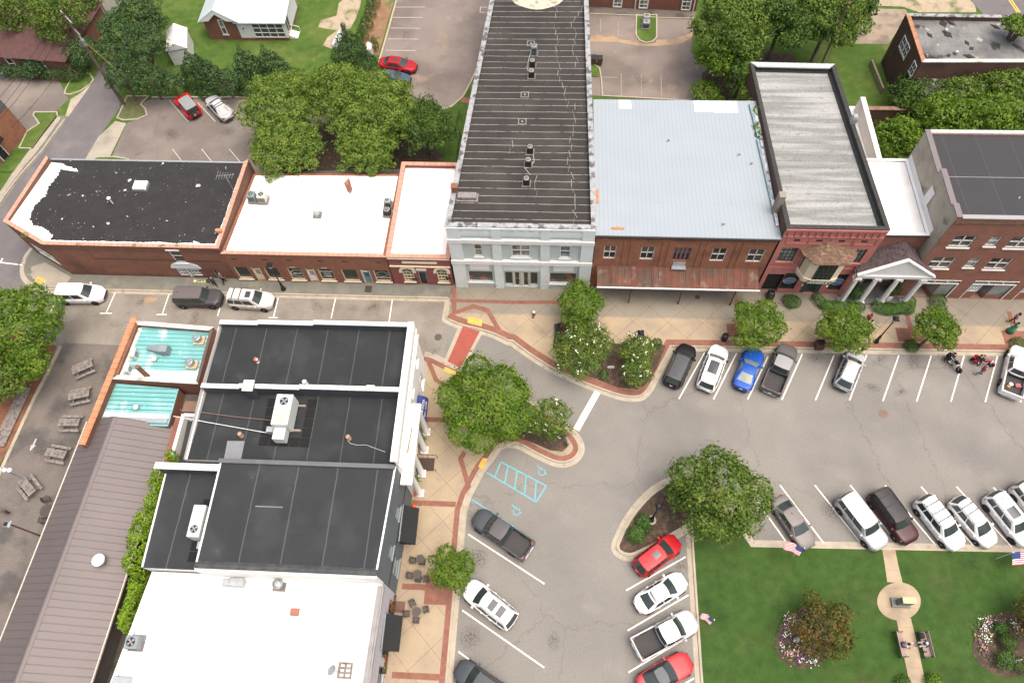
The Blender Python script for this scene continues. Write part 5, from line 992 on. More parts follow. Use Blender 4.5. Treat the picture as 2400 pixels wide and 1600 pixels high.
mb = MB(); mb.hexa([(-26.2,9.32,8.5),(-12.3,9.32,8.5),(-12.3,9.85,8.49),(-26.2,9.85,8.49)],[(-26.2,9.32,8.68),(-12.3,9.32,8.68),(-12.3,9.6,8.66),(-26.2,9.6,8.66)]); mb.build('roof_edge', M('bitumen_edge',(.055,.058,.058),.8,var=.35,scale=2), t)
mb = MB(); mb.box(-26.2,-12.3,9.12,9.29,6.0,8.45); mb.build('south_flashing', wroofd, t)
mb = MB(); fr.box(mb, .05, fr.L, 0, .05, 3.55, 3.72); mb.build('string_course', blackm, t)
for o in ow[:3]: window(t, fr, o, greyc, glassl, 1, 2, sill=greyc)
window(t, fr, ow[3], greyc, glass, 3, 1, name='shop_window')
mb = MB(); mb.box(-22.6,-20.4,14.1,14.2,8.475,8.495); mb.build('roof_seam', M('pale_seam',(.16,.16,.165),.8), t)
# lower roof to its west
t2 = thing('lower_annex', 'lower dark-roofed annex with a white parapet beside the vine-covered gap', 'building', (-28.4,13,0))
poly = [(-31.0,9.4),(-26.25,9.4),(-26.25,17.2),(-31.2,17.2)]
mb = MB(); mb.prism(poly, -.05, 7.0); mb.build('wall', whitew, t2); mb = MB(); mb.add([(*p,7.015) for p in poly], [(0,1,2,3)]); mb.build('roof', memS, t2)
mb = MB(); mb.box(-31.5,-26.3,17.0,17.3,6.9,8.3); mb.build('parapet', memw, t2); mb = MB(); mb.bbox(-31.6,-26.25,16.9,17.45,8.3,8.42,.02); mb.build('coping', wtrim, t2)
mb = MB(); mb.hexa([(-31.08,9.45,7.02),(-30.95,9.45,7.02),(-31.15,16.9,7.02),(-31.28,16.9,7.02)],[(-31.08,9.45,7.1),(-30.95,9.45,7.1),(-31.15,16.9,7.1),(-31.28,16.9,7.1)]); mb.build('edge_trim', wtrim, t2)
def awning(par_lab, y0_, y1_, x0_, x1_, lab):
    ta = thing('awning', lab, 'awning', (x0_,(y0_+y1_)/2,2.6), group='black awnings over the pavement')
    b = MB(); z0_, z1_ = 3.6, 2.75
    b.hexa([(x0_,y0_,z0_),(x1_,y0_,z1_),(x1_,y1_,z1_),(x0_,y1_,z0_)], [(x0_,y0_,z0_+.03),(x1_,y0_,z1_+.03),(x1_,y1_,z1_+.03),(x0_,y1_,z0_+.03)]); b.box(x1_-.02,x1_,y0_,y1_,2.5,z1_-.002)
    for yy in (y0_,y1_): b.add([(x0_,yy,z0_),(x1_-.02,yy,z1_),(x1_-.02,yy,2.5),(x0_,yy,2.5)], [(0,1,2,3)])
    C_ = b.build('canvas', awnb, ta)
    b = MB()
    for yy in (y0_+.05,(y0_+y1_)/2,y1_-.05): b.tube((x0_,yy,2.55),(x1_-.03,yy,2.55),.02,n=5)
    b.build('frame', blackm, ta)
    b = MB(); b.box(x0_-.02,x0_+.08,y0_-.03,y1_+.03,3.62,3.7); b.build('head_rail', greyc, ta)
awning(0, 12.95, 16.0, -11.95, -10.72, 'black canvas awning on the blue-grey wall, nearer the columned porch')
awning(0, 4.65, 7.3, -12.32, -11.1, 'black canvas awning beside the white-roofed building near the cafe chairs')
# ------------------------------------------------------------------ white roofed building at the bottom
t = thing('white_roof_building', 'low building with a worn bright white roof at the bottom of the block', 'building', (-21,3,0))
poly = [(-32.3,-6),(-12.7,-6),(-12.3,9.25),(-30.6,9.25)]; fr = Fr(poly[1], poly[2])
ow = [(4.3,6.3,.7,2.8),(7.3,9.6,.7,2.8),(10.2,11.0,.15,2.5),(11.2,13.2,.7,2.8),(13.4,14.6,.15,2.5)]
mb = MB(); ring(mb, poly, [6.1,6.1,6.1,6.1], 5.9, .3, skip=(1,)); facade(mb, fr, -.05, 6.1, ow); mb.build('wall', M('lilac_grey_paint',(.42,.41,.44),.8,var=.06), t)
mb = MB(); roofplane(mb, poly, 5.98, .2); mb.build('roof', wroofd, t)
mb = MB(); coping(mb, poly, 6.1, .3, .08, .03, edges=(2,)); mb.build('coping', wroof, t); mb = MB(); coping(mb, poly, 6.1, .3, .06, .03, edges=(3,)); mb.build('coping', wroofd, t)
mb = MB(); fr.box(mb, .2, fr.L-.3, -.34, .0, 6.1, 6.2); fr.box(mb, .2, fr.L-.3, .0, .14, 5.85, 6.05); mb.build('ribbed_coping', M('grey_ribbed_metal',(.26,.25,.25),.6,metal=.2,var=.15,extra=stripes('x',.12,.03,(.12,.12,.12),.7)), t)
mb = MB(); I_ = inset(poly,.32); a = Vector(I_[1]); b_ = Vector(I_[2]); mb.add([(*a,6.0),(*b_,6.0),(b_.x-.5,b_.y,5.985),(a.x-.5,a.y,5.985)],[(0,1,2,3)]); 
for o in (ow[0],ow[1],ow[3]): window(t, fr, o, greyc, glass, 2, 1, name='shop_window')
for o in (ow[2],ow[4]): door(t, fr, o, greyc, greyc, glass, (1,1), full=True)
# ------------------------------------------------------------------ long brown roof
t = thing('long_shed', 'long shed with a brown ribbed metal gable roof and pale edge trim', 'building', (-38.9,10,0))
A_ = Vector((-42.1,22.75)); B_ = Vector((-33.85,22.55)); RN = Vector((-38.72,22.7)); RS = Vector((-40.3,-12)); AS = Vector((-43.9,-12)); BS = Vector((-35.3,-12)); ZE, ZRr = 3.0, 4.55
mb = MB(); mb.prism([(AS.x+.4,AS.y),(BS.x-.4,BS.y),(B_.x-.4,B_.y-.15),(A_.x+.4,A_.y-.15)], -.05, 2.95); mb.add([(A_.x+.4,A_.y-.15,2.95),(B_.x-.4,B_.y-.15,2.95),(RN.x,RN.y-.15,4.45)], [(0,1,2)]); mb.build('wall', M('brown_board',(.10,.085,.075),.8,var=.1), t)
for nm, E0, E1 in (('roof_slope',A_,AS),('roof_slope',B_,BS)):
    mb = MB(); w_ = lambda p, z: (p.x,p.y,z)
    q = [w_(RN,ZRr),w_(E0,ZE),w_(E1,ZE),w_(RS,ZRr)]; mb.hexa([(x_,y_,z_-.08) for x_,y_,z_ in q], q)
    N_ = 58
    for i in range(N_+1):
        f_ = i/N_; r0 = RN.lerp(RS,f_); e0 = E0.lerp(E1,f_); dv = (RS-RN).normalized()*.03
        mb.hexa([(r0.x-dv.x,r0.y-dv.y,ZRr),(e0.x-dv.x,e0.y-dv.y,ZE),(e0.x+dv.x,e0.y+dv.y,ZE),(r0.x+dv.x,r0.y+dv.y,ZRr)], [(r0.x,r0.y-.012,ZRr+.06),(e0.x,e0.y-.012,ZE+.06),(e0.x,e0.y+.012,ZE+.06),(r0.x,r0.y+.012,ZRr+.06)])
    mb.build(nm, brnmet, t)
mb = MB(); mb.hexa([(RN.x-.25,RN.y+.02,ZRr-.03),(RN.x+.25,RN.y+.02,ZRr-.03),(RS.x+.25,RS.y,ZRr-.03),(RS.x-.25,RS.y,ZRr-.03)], [(RN.x-.06,RN.y+.02,ZRr+.09),(RN.x+.06,RN.y+.02,ZRr+.09),(RS.x+.06,RS.y,ZRr+.09),(RS.x-.06,RS.y,ZRr+.09)]); mb.build('ridge_cap', brnmet, t)
for E0, E1, s_ in ((A_,AS,-1),(B_,BS,1)): mb = MB(); mb.hexa([(E0.x,E0.y,ZE-.15),(E0.x+.1*s_,E0.y,ZE-.15),(E1.x+.1*s_,E1.y,ZE-.15),(E1.x,E1.y,ZE-.15)][::s_], [(E0.x,E0.y,ZE+.03),(E0.x+.1*s_,E0.y,ZE+.03),(E1.x+.1*s_,E1.y,ZE+.03),(E1.x,E1.y,ZE+.03)][::s_]); mb.build('gutter', M('cream_gutter',(.5,.45,.38),.6), t)
c_ = P('d0',785,585,4.3); b = MB(); b.smooth = True; b.lathe((c_.x,c_.y,3.75), [(.34,0),(.34,.45),(.30,.47),(.52,.5),(.53,.6),(.44,.68),(.25,.74),(.02,.76)], 24); tag(b.build('roof_vent', M('white_vent',(.76,.76,.75),.5,var=.03), None, (c_.x,c_.y,3.75)), 'round white mushroom vent on the brown ribbed roof', 'vent')
# ------------------------------------------------------------------ turquoise roofed buildings
t = thing('turquoise_roof_building', 'small building with a turquoise metal roof and whitewashed parapets beside the street', 'building', (-36,29.5,0))
poly = [(-40.1,26.45),(-31.95,26.2),(-31.85,32.0),(-39.6,32.45)]
mb = MB(); ring(mb, poly, [4.4,4.4,4.6,4.6], 3.9, .28); mb.build('wall', bk1, t)
mb = MB(); roofplane(mb, poly, [4.0,4.0,4.05,4.05], .25); mb.build('roof', turq, t)
mb = MB()
for i in range(13): y_ = 26.75+i*.43; mb.box(-39.6,-32.2,y_-.02,y_+.02,4.0,4.07)
mb.build('standing_ribs', M('turquoise_rib',(.05,.20,.20),.6), t)
copings(t, poly, [4.4,4.4,4.6,4.6], .35, .1, .04, (0,2), concw)
mb = MB(); coping(mb, poly, [4.4,4.4,4.6,4.6], .28, .08, .0, edges=(1,)); mb.build('coping', M('dark_trim',(.10,.075,.06),.7), t)
mb = MB(); mb.hexa([(-40.0,26.8,3.95),(-39.0,26.75,3.95),(-38.9,31.9,3.95),(-39.4,32.0,3.95)],[(-40.0,26.8,4.25),(-39.5,26.75,4.02),(-39.1,31.9,4.02),(-39.4,32.0,4.3)]); mb.build('upstand', concw, t)
mb = MB(); mb.box(-39.3,-32.25,26.55,27.6,4.075,4.10); mb.build('white_membrane', wroofd, t)
t = thing('turquoise_lean_to', 'lower turquoise metal roof between the whitewashed parapet and the brown roof', 'building', (-37.3,24.2,0))
poly = [(-40.5,22.3),(-34.1,22.3),(-34.1,26.0),(-40.2,26.35)]
mb = MB(); ring(mb, poly, [3.6,3.6,3.6,3.6], 3.4, .1); mb.build('wall', bk1, t)
mb = MB(); roofplane(mb, poly, 3.62, .0); mb.build('roof', turq, t)
mb = MB()
for i in range(9): y_ = 22.5+i*.43; mb.box(-40.3,-34.2,y_-.02,y_+.02,3.62,3.70)
mb.build('standing_ribs', M('turquoise_rib',(.05,.20,.20),.6), t)
mb = MB(); mb.box(-40.3,-34.2,23.0,23.42,3.71,3.75); mb.build('white_strip', wroof, t); mb = MB(); mb.box(-40.2,-34.25,22.55,22.98,3.71,3.74); mb.build('grey_strip', galv, t)
mb = MB(); mb.box(-34.1,-31.3,22.4,26.1,0,2.2); mb.build('rear_wall', M('dark_yard_wall',(.07,.06,.055),.9,var=.3), t)
tw = thing('brick_wall', 'tall brick wall topped with orange clay coping along the picnic patio', 'wall', (-40.4,27.5,0))
mb = MB(); mb.hexa([(-41.05,20.0,0),(-40.75,20.0,0),(-39.65,32.7,0),(-39.95,32.7,0)],[(-41.05,20.0,4.4),(-40.75,20.0,4.4),(-39.65,32.7,4.7),(-39.95,32.7,4.7)]); mb.build('wall', bk1, tw)
mb = MB(); mb.hexa([(-41.25,20.0,4.4),(-40.6,20.0,4.4),(-39.5,32.8,4.7),(-40.15,32.8,4.7)],[(-41.15,20.0,4.52),(-40.7,20.0,4.52),(-39.6,32.8,4.82),(-40.05,32.8,4.82)]); mb.build('coping', ctileB, tw)
ty = thing('yard_wall', 'low white-capped parapet around the dark gap between the turquoise and dark roofs', 'wall', (-31.5,21,0))
mb = MB(); mb.box(-32.1,-29.5,23.0,24.0,0,5.6); mb.box(-33.2,-31.6,17.4,23.0,0,4.4); mb.build('wall', bk1, ty)
cb = MB()
for q_ in ((-31.9,-29.5,22.55,22.85,5.6),(-32.2,-31.9,19.0,22.85,5.4),(-29.9,-29.5,21.0,24.3,7.4)): mb = MB(); mb.bbox(q_[0],q_[1],q_[2],q_[3],q_[4]-1.2,q_[4],.02); mb.build('capping', wtrim, ty)
mb = MB(); mb.add([(-31.6,17.3,4.6),(-29.5,17.3,4.6),(-29.5,22.6,4.6),(-31.9,22.6,4.6)],[(0,1,2,3)]); mb.build('low_roof', mem8, ty)
# ------------------------------------------------------------------ vehicles
def paint(name, col, metal=.0): return M('paint_'+name, col, .36, var=.015, scale=1.5, fine=0, spec=.25, coat=.10)
tyrem = M('tyre_rubber', (.018,.018,.018), .9, var=.1); rimm = M('alloy_rim', (.42,.42,.43), .35, metal=.7, var=.05); blkp = M('black_plastic', (.02,.02,.021), .6, var=.05)
cglass = M('car_glass', (.030,.042,.040), .07, var=.15, scale=.9, fine=0, spec=.7); headm = M('headlamp_glass', (.55,.56,.56), .12, var=.1, fine=0); tailm = M('tail_lamp_red', (.35,.012,.012), .2, var=.1, fine=0)
platem = M('number_plate', (.62,.64,.66), .5, var=.03); bedm = M('bed_liner', (.05,.047,.047), .8, var=.12, scale=3, extra=stripes('y',.16,.05,(.022,.022,.022),.8)); chrome = M('chrome', (.55,.56,.57), .2, metal=.9, var=.03); sung = M('sunroof_glass', (.045,.05,.055), .1, var=.1, fine=0, spec=.6)
def interp(t, pts):
    for i in range(len(pts)-1):
        if t <= pts[i+1][0]:
            a, b = pts[i], pts[i+1]; f = (t-a[0])/max(1e-6, b[0]-a[0]); f = f*f*(3-2*f) if len(a) > 2 else f; return a[1]+(b[1]-a[1])*f
    return pts[-1][1]
# kind: L, W, H, roof height, top profile (x fraction, z), cabin base x0 x1, roof x0 x1, belt z, plan roundness front/rear
KINDS = dict(
 suv=dict(L=4.85,W=1.95,H=1.76,top=[(0,.95),(.03,1.06),(.10,1.10),(.70,1.10),(.78,1.10),(.90,1.02),(.97,.93),(1,.78)],cb=(.015,.745),cr=(.075,.60),belt=1.06,nf=3.2,nr=5.5,rw=.80),
 boxy=dict(L=4.9,W=1.93,H=1.82,top=[(0,.98),(.03,1.08),(.10,1.12),(.70,1.14),(.90,1.10),(.97,1.02),(1,.85)],cb=(.012,.73),cr=(.05,.62),belt=1.10,nf=5,nr=8,rw=.85),
 crossover=dict(L=4.55,W=1.86,H=1.66,top=[(0,.90),(.03,1.0),(.10,1.04),(.70,1.03),(.80,1.0),(.92,.90),(.98,.78),(1,.68)],cb=(.02,.76),cr=(.12,.58),belt=1.0,nf=2.7,nr=3.6,rw=.76),
 sedan=dict(L=4.85,W=1.84,H=1.45,top=[(0,.78),(.03,.94),(.14,.98),(.20,.98),(.68,.96),(.78,.93),(.92,.82),(.98,.70),(1,.60)],cb=(.125,.745),cr=(.30,.57),belt=.92,nf=2.7,nr=3.2,rw=.73),
 fastback=dict(L=4.8,W=1.92,H=1.38,top=[(0,.86),(.02,.98),(.10,1.0),(.20,.99),(.62,.96),(.75,.95),(.92,.85),(.98,.72),(1,.62)],cb=(.10,.66),cr=(.34,.50),belt=.93,nf=3.0,nr=4.0,rw=.70),
 pickup=dict(L=5.75,W=2.0,H=1.86,top=[(0,.60),(.385,.60),(.39,1.16),(.70,1.17),(.90,1.13),(.97,1.05),(1,.86)],cb=(.39,.755),cr=(.425,.64),belt=1.12,nf=4,nr=10,rw=.82),
 jeep=dict(L=3.95,W=1.70,H=1.78,top=[(0,1.0),(.03,1.02),(.60,1.04),(.96,1.0),(1,.85)],cb=(.02,.66),cr=(.03,.60),belt=1.0,nf=9,nr=12,rw=.88))
def car(kind, pm, front, rear, lab, cat='car', grp=None, z=.0, Lf=1.0, roofm=None, rails=False, sun=None, rack=False, tops=None, flares=False, wheelm=None, spare=False, twin=False, bedload=None, scoop=False, glassm=None, mirr=None):
    k = KINDS[kind]; L = k['L']*Lf; W = k['W']; gm = glassm or cglass
    p0 = P(front[0], front[1], front[2], .75); p1 = P(rear[0], rear[1], rear[2], .75); c = (p0+p1)/2; d = p0-p1; rz = math.atan2(d.y, d.x)
    t = thing('pickup_truck' if kind == 'pickup' else 'parked_car', lab, cat, (0,0,0), 0, grp)
    X = lambda f: (f-.5)*L; roofz = k['H']; belt = k['belt']
    def hw(f):                                             # half width in plan
        s_ = 2*f-1; n_ = k['nf'] if s_ > 0 else k['nr']; a_ = abs(s_); return W/2*max(0, 1-a_**(n_*2.2))**(1/2.4)*.999+.0
    fs = [0.0005,.008,.02,.04,.07,.11,.16,.22,.28,.34,.385,.395,.42,.5,.58,.66,.72,.78,.84,.89,.93,.96,.98,.992,.9995]
    mb = MB(); mb.smooth = True; rows = []
    for f in fs:
        w_ = max(hw(f), W*.30); zt = interp(f, k['top']); ed = min(1, min(f, 1-f)/.03); lo = .30-.06*ed
        rows.append([(0,zt+.025*ed),(w_*.5,zt+.018*ed),(w_*.82,zt-.005),(w_*.94,zt-.05),(w_*.99,max(zt-.17,.52)),(w_,max(zt*.62,.50)),(w_*.985,.42),(w_*.95,lo),(w_*.7,lo-.03)])
    n_ = len(rows[0]); vs = []
    for f, r in zip(fs, rows):
        for y, z_ in r: vs.append((X(f), y, z_))
        for y, z_ in r[::-1][:-1]: vs.append((X(f), -y, z_))
    m_ = 2*n_-1; fc = []
    for i in range(len(fs)-1):
        for j in range(m_-1): fc.append((i*m_+j, i*m_+j+1, (i+1)*m_+j+1, (i+1)*m_+j))
        fc.append((i*m_+m_-1, i*m_, (i+1)*m_, (i+1)*m_+m_-1))
    fc.append(tuple(range(m_))[::-1]); fc.append(tuple((len(fs)-1)*m_+j for j in range(m_)))
    mb.add(vs, fc); body = mb.build('body', pm, t)
    for e in range(1): body.data.validate()
    # greenhouse
    xb0, xb1 = X(k['cb'][0]), X(k['cb'][1]); xr0, xr1 = X(k['cr'][0]), X(k['cr'][1]); wb = W/2*.925; wr = W/2*k['rw']*.93
    def gh(u, v, part):
        # u across or along, v from belt 0 to roof 1
        if part == 'side' or part == 'side2':
            s_ = 1 if part == 'side' else -1; x = (xb0+(xb1-xb0)*u)*(1-v)+(xr0+(xr1-xr0)*u)*v; y = wb+(wr-wb)*v**1.15; fade = 1-.06*abs(2*u-1)**4; return Vector((x, s_*y*fade, belt-.02+(roofz-.05-belt)*v))
        bow = .13 if part == 'front' else -.09
        y = (2*u-1); w_ = (wb+(wr-wb)*v**1.15)*.94; xe = (xb1+(xr1-xb1)*v) if part == 'front' else (xb0+(xr0-xb0)*v)
        return Vector((xe+bow*(1-y*y)*(1-.35*v), y*w_, belt-.02+(roofz-.05-belt)*v+.02*(1-y*y)*v))
    mb = MB(); mb.smooth = True
    for part in ('side','side2','front','back'): mb.grid(lambda u, v: gh(u, v, part), 8, 4)
    mb.build('pillars', blkp if kind == 'jeep' or tops else pm, t)
    def roofp(u, v):
        y = 2*v-1; x = xr0+(xr1-xr0)*u; bw = .085*(1-y*y)*(max(0,2*u-1))-.06*(1-y*y)*max(0,1-2*u); return Vector((x+bw, y*wr*(1-.05*abs(2*u-1)**3), roofz-.045+.045*(1-y*y)*(1-(2*u-1)**4*.6)))
    mb = MB(); mb.smooth = True; mb.grid(roofp, 8, 6); rf = mb.build('roof', tops or roofm or pm, t)
    def glassp_(name, part, u0, u1, v0, v1, o_=.012):
        mb = MB(); mb.smooth = True; ctr = Vector(((xb0+xb1)/2, 0, .9))
        def g(u, v):
            p = gh(u0+(u1-u0)*u, v0+(v1-v0)*v, part); d_ = Vector((p.x-ctr.x if part in ('front','back') else 0, p.y if 'side' in part else 0, .5)).normalized(); return p+d_*o_
        mb.grid(g, 8, 4); return mb.build(name, gm, t)
    glassp_('windscreen', 'front', .05, .95, .04, .93, .014)
    if kind != 'jeep' or True: glassp_('rear_window', 'back', .08, .92, .12 if kind != 'pickup' else .25, .93, .014)
    sp = {'pickup':((.06,.47),(.51,.9)), 'sedan':((.16,.50),(.53,.86)), 'fastback':((.30,.42),(.44,.88)), 'jeep':((.05,.6),(.64,.95))}.get(kind, ((.05,.26),(.29,.56),(.59,.90)))
    for part in ('side','side2'):
        for a, b_ in sp: glassp_('side_window', part, a, b_, .14, .90)
    # wheels
    wr_ = .40 if kind in ('pickup','boxy','jeep') else (.37 if kind == 'suv' else .34); fa, ra = (.815,.185) if kind != 'pickup' else (.825,.215)
    if kind == 'jeep': fa, ra = .82, .24
    for f in (fa, ra):
        for s_ in (1,-1):
            y_ = s_*(W/2-.09); mb = MB(); mb.smooth = True; mb.lathe((X(f),y_,wr_), [(wr_*.80,-.12),(wr_*.97,-.115),(wr_,-.07),(wr_,.07),(wr_*.97,.115),(wr_*.80,.12)], 20, 'y'); wh = mb.build('wheel', tyrem, t)
            mb = MB(); mb.lathe((X(f),y_+s_*.075,wr_), [(wr_*.66,-.03),(wr_*.70,.0),(wr_*.62,.03),(wr_*.2,.045),(.01,.05)] if s_ > 0 else [(.01,-.05),(wr_*.2,-.045),(wr_*.62,-.03),(wr_*.70,.0),(wr_*.66,.03)], 14, 'y'); mb.build('rim', wheelm or rimm, wh)
    for f in (fa, ra):
        for s_ in (1,-1):
            mb = MB(); n2 = 10; o1 = wr_+.06; y_ = s_*(hw(f)*1.0+.004); yi = s_*(hw(f)-.12)
            if flares: y_ = s_*(W/2+.10)
            A = [(X(f)+o1*math.cos(q_), wr_+o1*math.sin(q_)) for q_ in [math.pi*i/n2 for i in range(n2+1)]]; Bq = [(X(f)+(wr_+.005)*math.cos(q_), wr_+(wr_+.005)*math.sin(q_)) for q_ in [math.pi*i/n2 for i in range(n2+1)]]
            mb.add([(a[0],y_,a[1]) for a in A]+[(b_[0],y_,b_[1]) for b_ in Bq]+[(a[0],yi,a[1]) for a in A], [(i,i+1,n2+2+i,n2+1+i) for i in range(n2)]+([(i,i+1,2*n2+3+i,2*n2+2+i) for i in range(n2)] if flares else [])); mb.build('wheel_arch', blkp if not flares else pm, t)
    # lights, mirrors, bumpers, plate
    zf_ = interp(.965, k['top'])-.05; zr_ = belt-.12
    for s_ in (1,-1):
        w1_ = hw(.965); mb = MB(); mb.hexa([(X(.995)-.02,s_*w1_*.50,zf_-.2),(X(.94),s_*(w1_+.012),zf_-.14),(X(.90),s_*(hw(.90)+.008),zf_-.05),(X(.965),s_*w1_*.5,zf_-.08)][::s_], [(X(.990)-.03,s_*w1_*.52,zf_-.06),(X(.94),s_*(w1_+.006),zf_-.0),(X(.90),s_*(hw(.90)),zf_+.03),(X(.955),s_*w1_*.5,zf_+.045)][::s_]); mb.build('headlight', headm, t)
        w2_ = hw(.03); mb = MB(); zz = zr_ if kind != 'pickup' else .95; mb.hexa([(X(.0)-.012,s_*w2_*.66,zz-.16),(X(.05),s_*(hw(.05)+.01),zz-.16),(X(.06),s_*(hw(.06)-.05),zz-.16),(X(.03),s_*w2_*.66,zz-.16)][::-s_], [(X(.002)-.01,s_*w2_*.66,zz+.08),(X(.05),s_*(hw(.05)+.008),zz+.10),(X(.06),s_*(hw(.06)-.05),zz+.1),(X(.03),s_*w2_*.66,zz+.1)][::-s_]); mb.build('tail_light', tailm, t)
        xm_ = X(k['cb'][1])-.28; mb = MB(); mb.bbox(xm_-.09,xm_+.09,s_*(W/2+.02) if s_ > 0 else s_*(W/2+.02)-.17,s_*(W/2+.02)+.17 if s_ > 0 else s_*(W/2+.02),belt-.02,belt+.14,.03); mb.box(xm_-.03,xm_+.05,min(s_*W/2*.9,s_*(W/2+.04)),max(s_*W/2*.9,s_*(W/2+.04)),belt-.0,belt+.05); mb.build('mirror', mirr or (pm if kind != 'jeep' else blkp), t)
    mb = MB(); mb.box(X(0)-.03,X(0)+.03,-W*.30,W*.30,.36,.56); mb.build('bumper', chrome if kind == 'pickup' else blkp, t)
    mb = MB(); mb.box(X(1)-.03,X(1)+.02,-W*.28,W*.28,.34,.62); mb.build('grille', blkp, t)
    mb = MB(); mb.box(X(0)-.045,X(0)-.031,-.16,.16,.60 if kind == 'pickup' else .72,.75 if kind == 'pickup' else .87); mb.build('number_plate', platem, t)
    for s_ in (1,-1):
        for f in ((.34,.52) if kind not in ('fastback','jeep') else (.42,)):
            if kind == 'pickup': f += .13
            mb = MB(); y_ = s_*(hw(f)*1.0-.005); mb.box(X(f)-.1,X(f)+.1,min(y_,y_+s_*.04),max(y_,y_+s_*.04),.86,.90); mb.build('door_handle', pm, t)
    if rails or rack:
        for s_ in (1,-1): mb = MB(); mb.path([(xr0+.15,s_*(wr-.06),roofz-.03),(xr0+.3,s_*(wr-.05),roofz+.04),(xr1-.35,s_*(wr-.05),roofz+.04),(xr1-.15,s_*(wr-.06),roofz-.03)],.022); mb.build('roof_rail', blkp if not rails == 'chrome' else chrome, t)
    if rack:
        for f in (.2,.5,.78)[:rack]: mb = MB(); x_ = xr0+(xr1-xr0)*f; mb.box(x_-.035,x_+.035,-wr+.05,wr-.05,roofz+.02,roofz+.05); mb.build('crossbar', blkp, t)
    if sun:
        a, b_, ws = sun; mb = MB(); 
        def sg(u, v): p = roofp(a+(b_-a)*u, .5+(v-.5)*ws); return p+Vector((0,0,.008))
        mb.grid(sg, 4, 4); mb.build('sunroof', sung, t)
        if twin: 
            a, b_ = twin; mb = MB(); mb.grid(sg, 4, 4); mb.build('sunroof', sung, t)
    if kind in ('suv','crossover','boxy','sedan') and not rack: mb = MB(); mb.hexa([(xr0+.35,-.02,roofz-.005),(xr0+.5,-.02,roofz-.005),(xr0+.5,.02,roofz-.005),(xr0+.35,.02,roofz-.005)],[(xr0+.30,-.008,roofz+.07),(xr0+.36,-.008,roofz+.07),(xr0+.36,.008,roofz+.07),(xr0+.30,.008,roofz+.07)]); mb.build('antenna', blkp, t)
    if kind == 'pickup':
        xe = X(.388); x0 = X(0)+.02; 
        for s_ in (1,-1): y0_ = s_*(W/2-.005); y1_ = s_*(W/2-.13); mb = MB(); mb.bbox(x0,xe,min(y0_,y1_),max(y0_,y1_),.5,1.18,.025); mb.build('bed_side', pm, t)
        mb = MB(); mb.bbox(x0-.02,x0+.10,-W/2+.06,W/2-.06,.5,1.16,.02); mb.build('tailgate', pm, t)
        mb = MB(); mb.box(x0+.10,xe,-W/2+.13,W/2-.13,.6,.66); mb.box(xe-.03,xe+.01,-W/2+.13,W/2-.13,.6,1.16); mb.build('bed_floor', bedm, t)
    if kind == 'jeep':
        mb = MB(); mb.smooth = True; mb.lathe((X(0)-.16,.1,.95), [(.25,-.10),(.36,-.08),(.37,.08),(.25,.10)], 18, 'x'); sw = mb.build('spare_wheel', tyrem, t); mb = MB(); mb.lathe((X(0)-.27,.1,.95), [(.2,-.01),(.2,.01)], 12, 'x'); mb.build('rim', rimm, sw)
        for s_ in (1,-1):
            for a, b_ in ((.68,.99),(.04,.38)): mb = MB(); mb.bbox(X(a),X(b_),min(s_*W*.42,s_*(W/2+.14)),max(s_*W*.42,s_*(W/2+.14)),.86,.93,.02); mb.build('fender', pm, t)
    if scoop:
        mb = MB(); mb.box(X(0)+.02,X(.03),-W*.34,W*.34,1.0,1.04); mb.build('spoiler', pm, t)
    t.location = (c.x, c.y, z); t.rotation_euler = (0,0,rz); return t
wp = paint('white', (.74,.74,.73)); bkp = paint('black', (.010,.010,.011)); slv = paint('silver', (.36,.37,.38), .3); red = paint('red', (.42,.012,.018)); blu = paint('blue', (.010,.075,.36), .2); gry = paint('graphite', (.085,.082,.084), .25); dgry = paint('dark_grey', (.055,.052,.054), .25)
mar = paint('maroon', (.045,.014,.018), .2); taup = paint('taupe_silver', (.155,.14,.135), .3); pearl = paint('pearl_grey', (.44,.45,.46), .2); dred = paint('dark_red', (.30,.012,.02)); charc = paint('charcoal_blue', (.045,.052,.060), .25); crm = paint('warm_white', (.66,.64,.62)); greym = M('hardtop_grey', (.20,.215,.21), .7, var=.04)
GS = 'cars parked along the narrow street'; GN = 'cars parked at an angle along the north pavement'; GP = 'cars parked at an angle along the park'; GW = 'vehicles parked on the left side of the wide street'; GE = 'vehicles parked nose-in to the lawn kerb'
blkrim = M('black_rim', (.02,.02,.02), .5)
car('suv', wp, ('b0',925,1225), ('b0',495,1225), 'white SUV with black wheels, parked nearest the street corner', 'car', GS, wheelm=blkrim, Lf=1.02)
car('boxy', dgry, ('b0',1945,1262), ('b0',1530,1258), 'dark grey-brown SUV with roof rails parked ahead of the white SUV', 'car', GS, rails='chrome', roofm=paint('lighter_roof',(.115,.10,.10),.1))  # roof colour is a lighter tone than the body
car('suv', paint('champagne',(.50,.48,.46),.2), ('b1',225,1290), ('b0',2000,1262), 'pale silver SUV with crossbars and sunroof behind the shop street lamp', 'car', GS, rack=2, sun=(.70,.9,.5))
car('jeep', red, ('a0',1580,850), ('a0',1708,1000), 'red off-road car with a grey hardtop and spare wheel in the back lot', 'car', flares=True, tops=greym, z=0)
car('sedan', slv, ('a0',1845,860), ('a0',1985,1010), 'silver car with a pale roof beside the red off-road car', 'car', roofm=pearl, rack=2)
car('sedan', dred, ('a1',1452,580), ('a1',1178,545), 'dark red sedan parked in the upper back lot', 'car', sun=(.45,.75,.5))
car('sedan', paint('slate_blue',(.05,.08,.12),.2), ('a1',1385,690), ('a1',1130,670), 'slate blue car almost hidden under the big tree', 'car')
car('suv', bkp, ('q',350,545), ('q',120,1055), 'black SUV with a dark ribbed roof, first in the north row', 'car', GN, rails=True, roofm=paint('black_roof',(.06,.062,.066)))
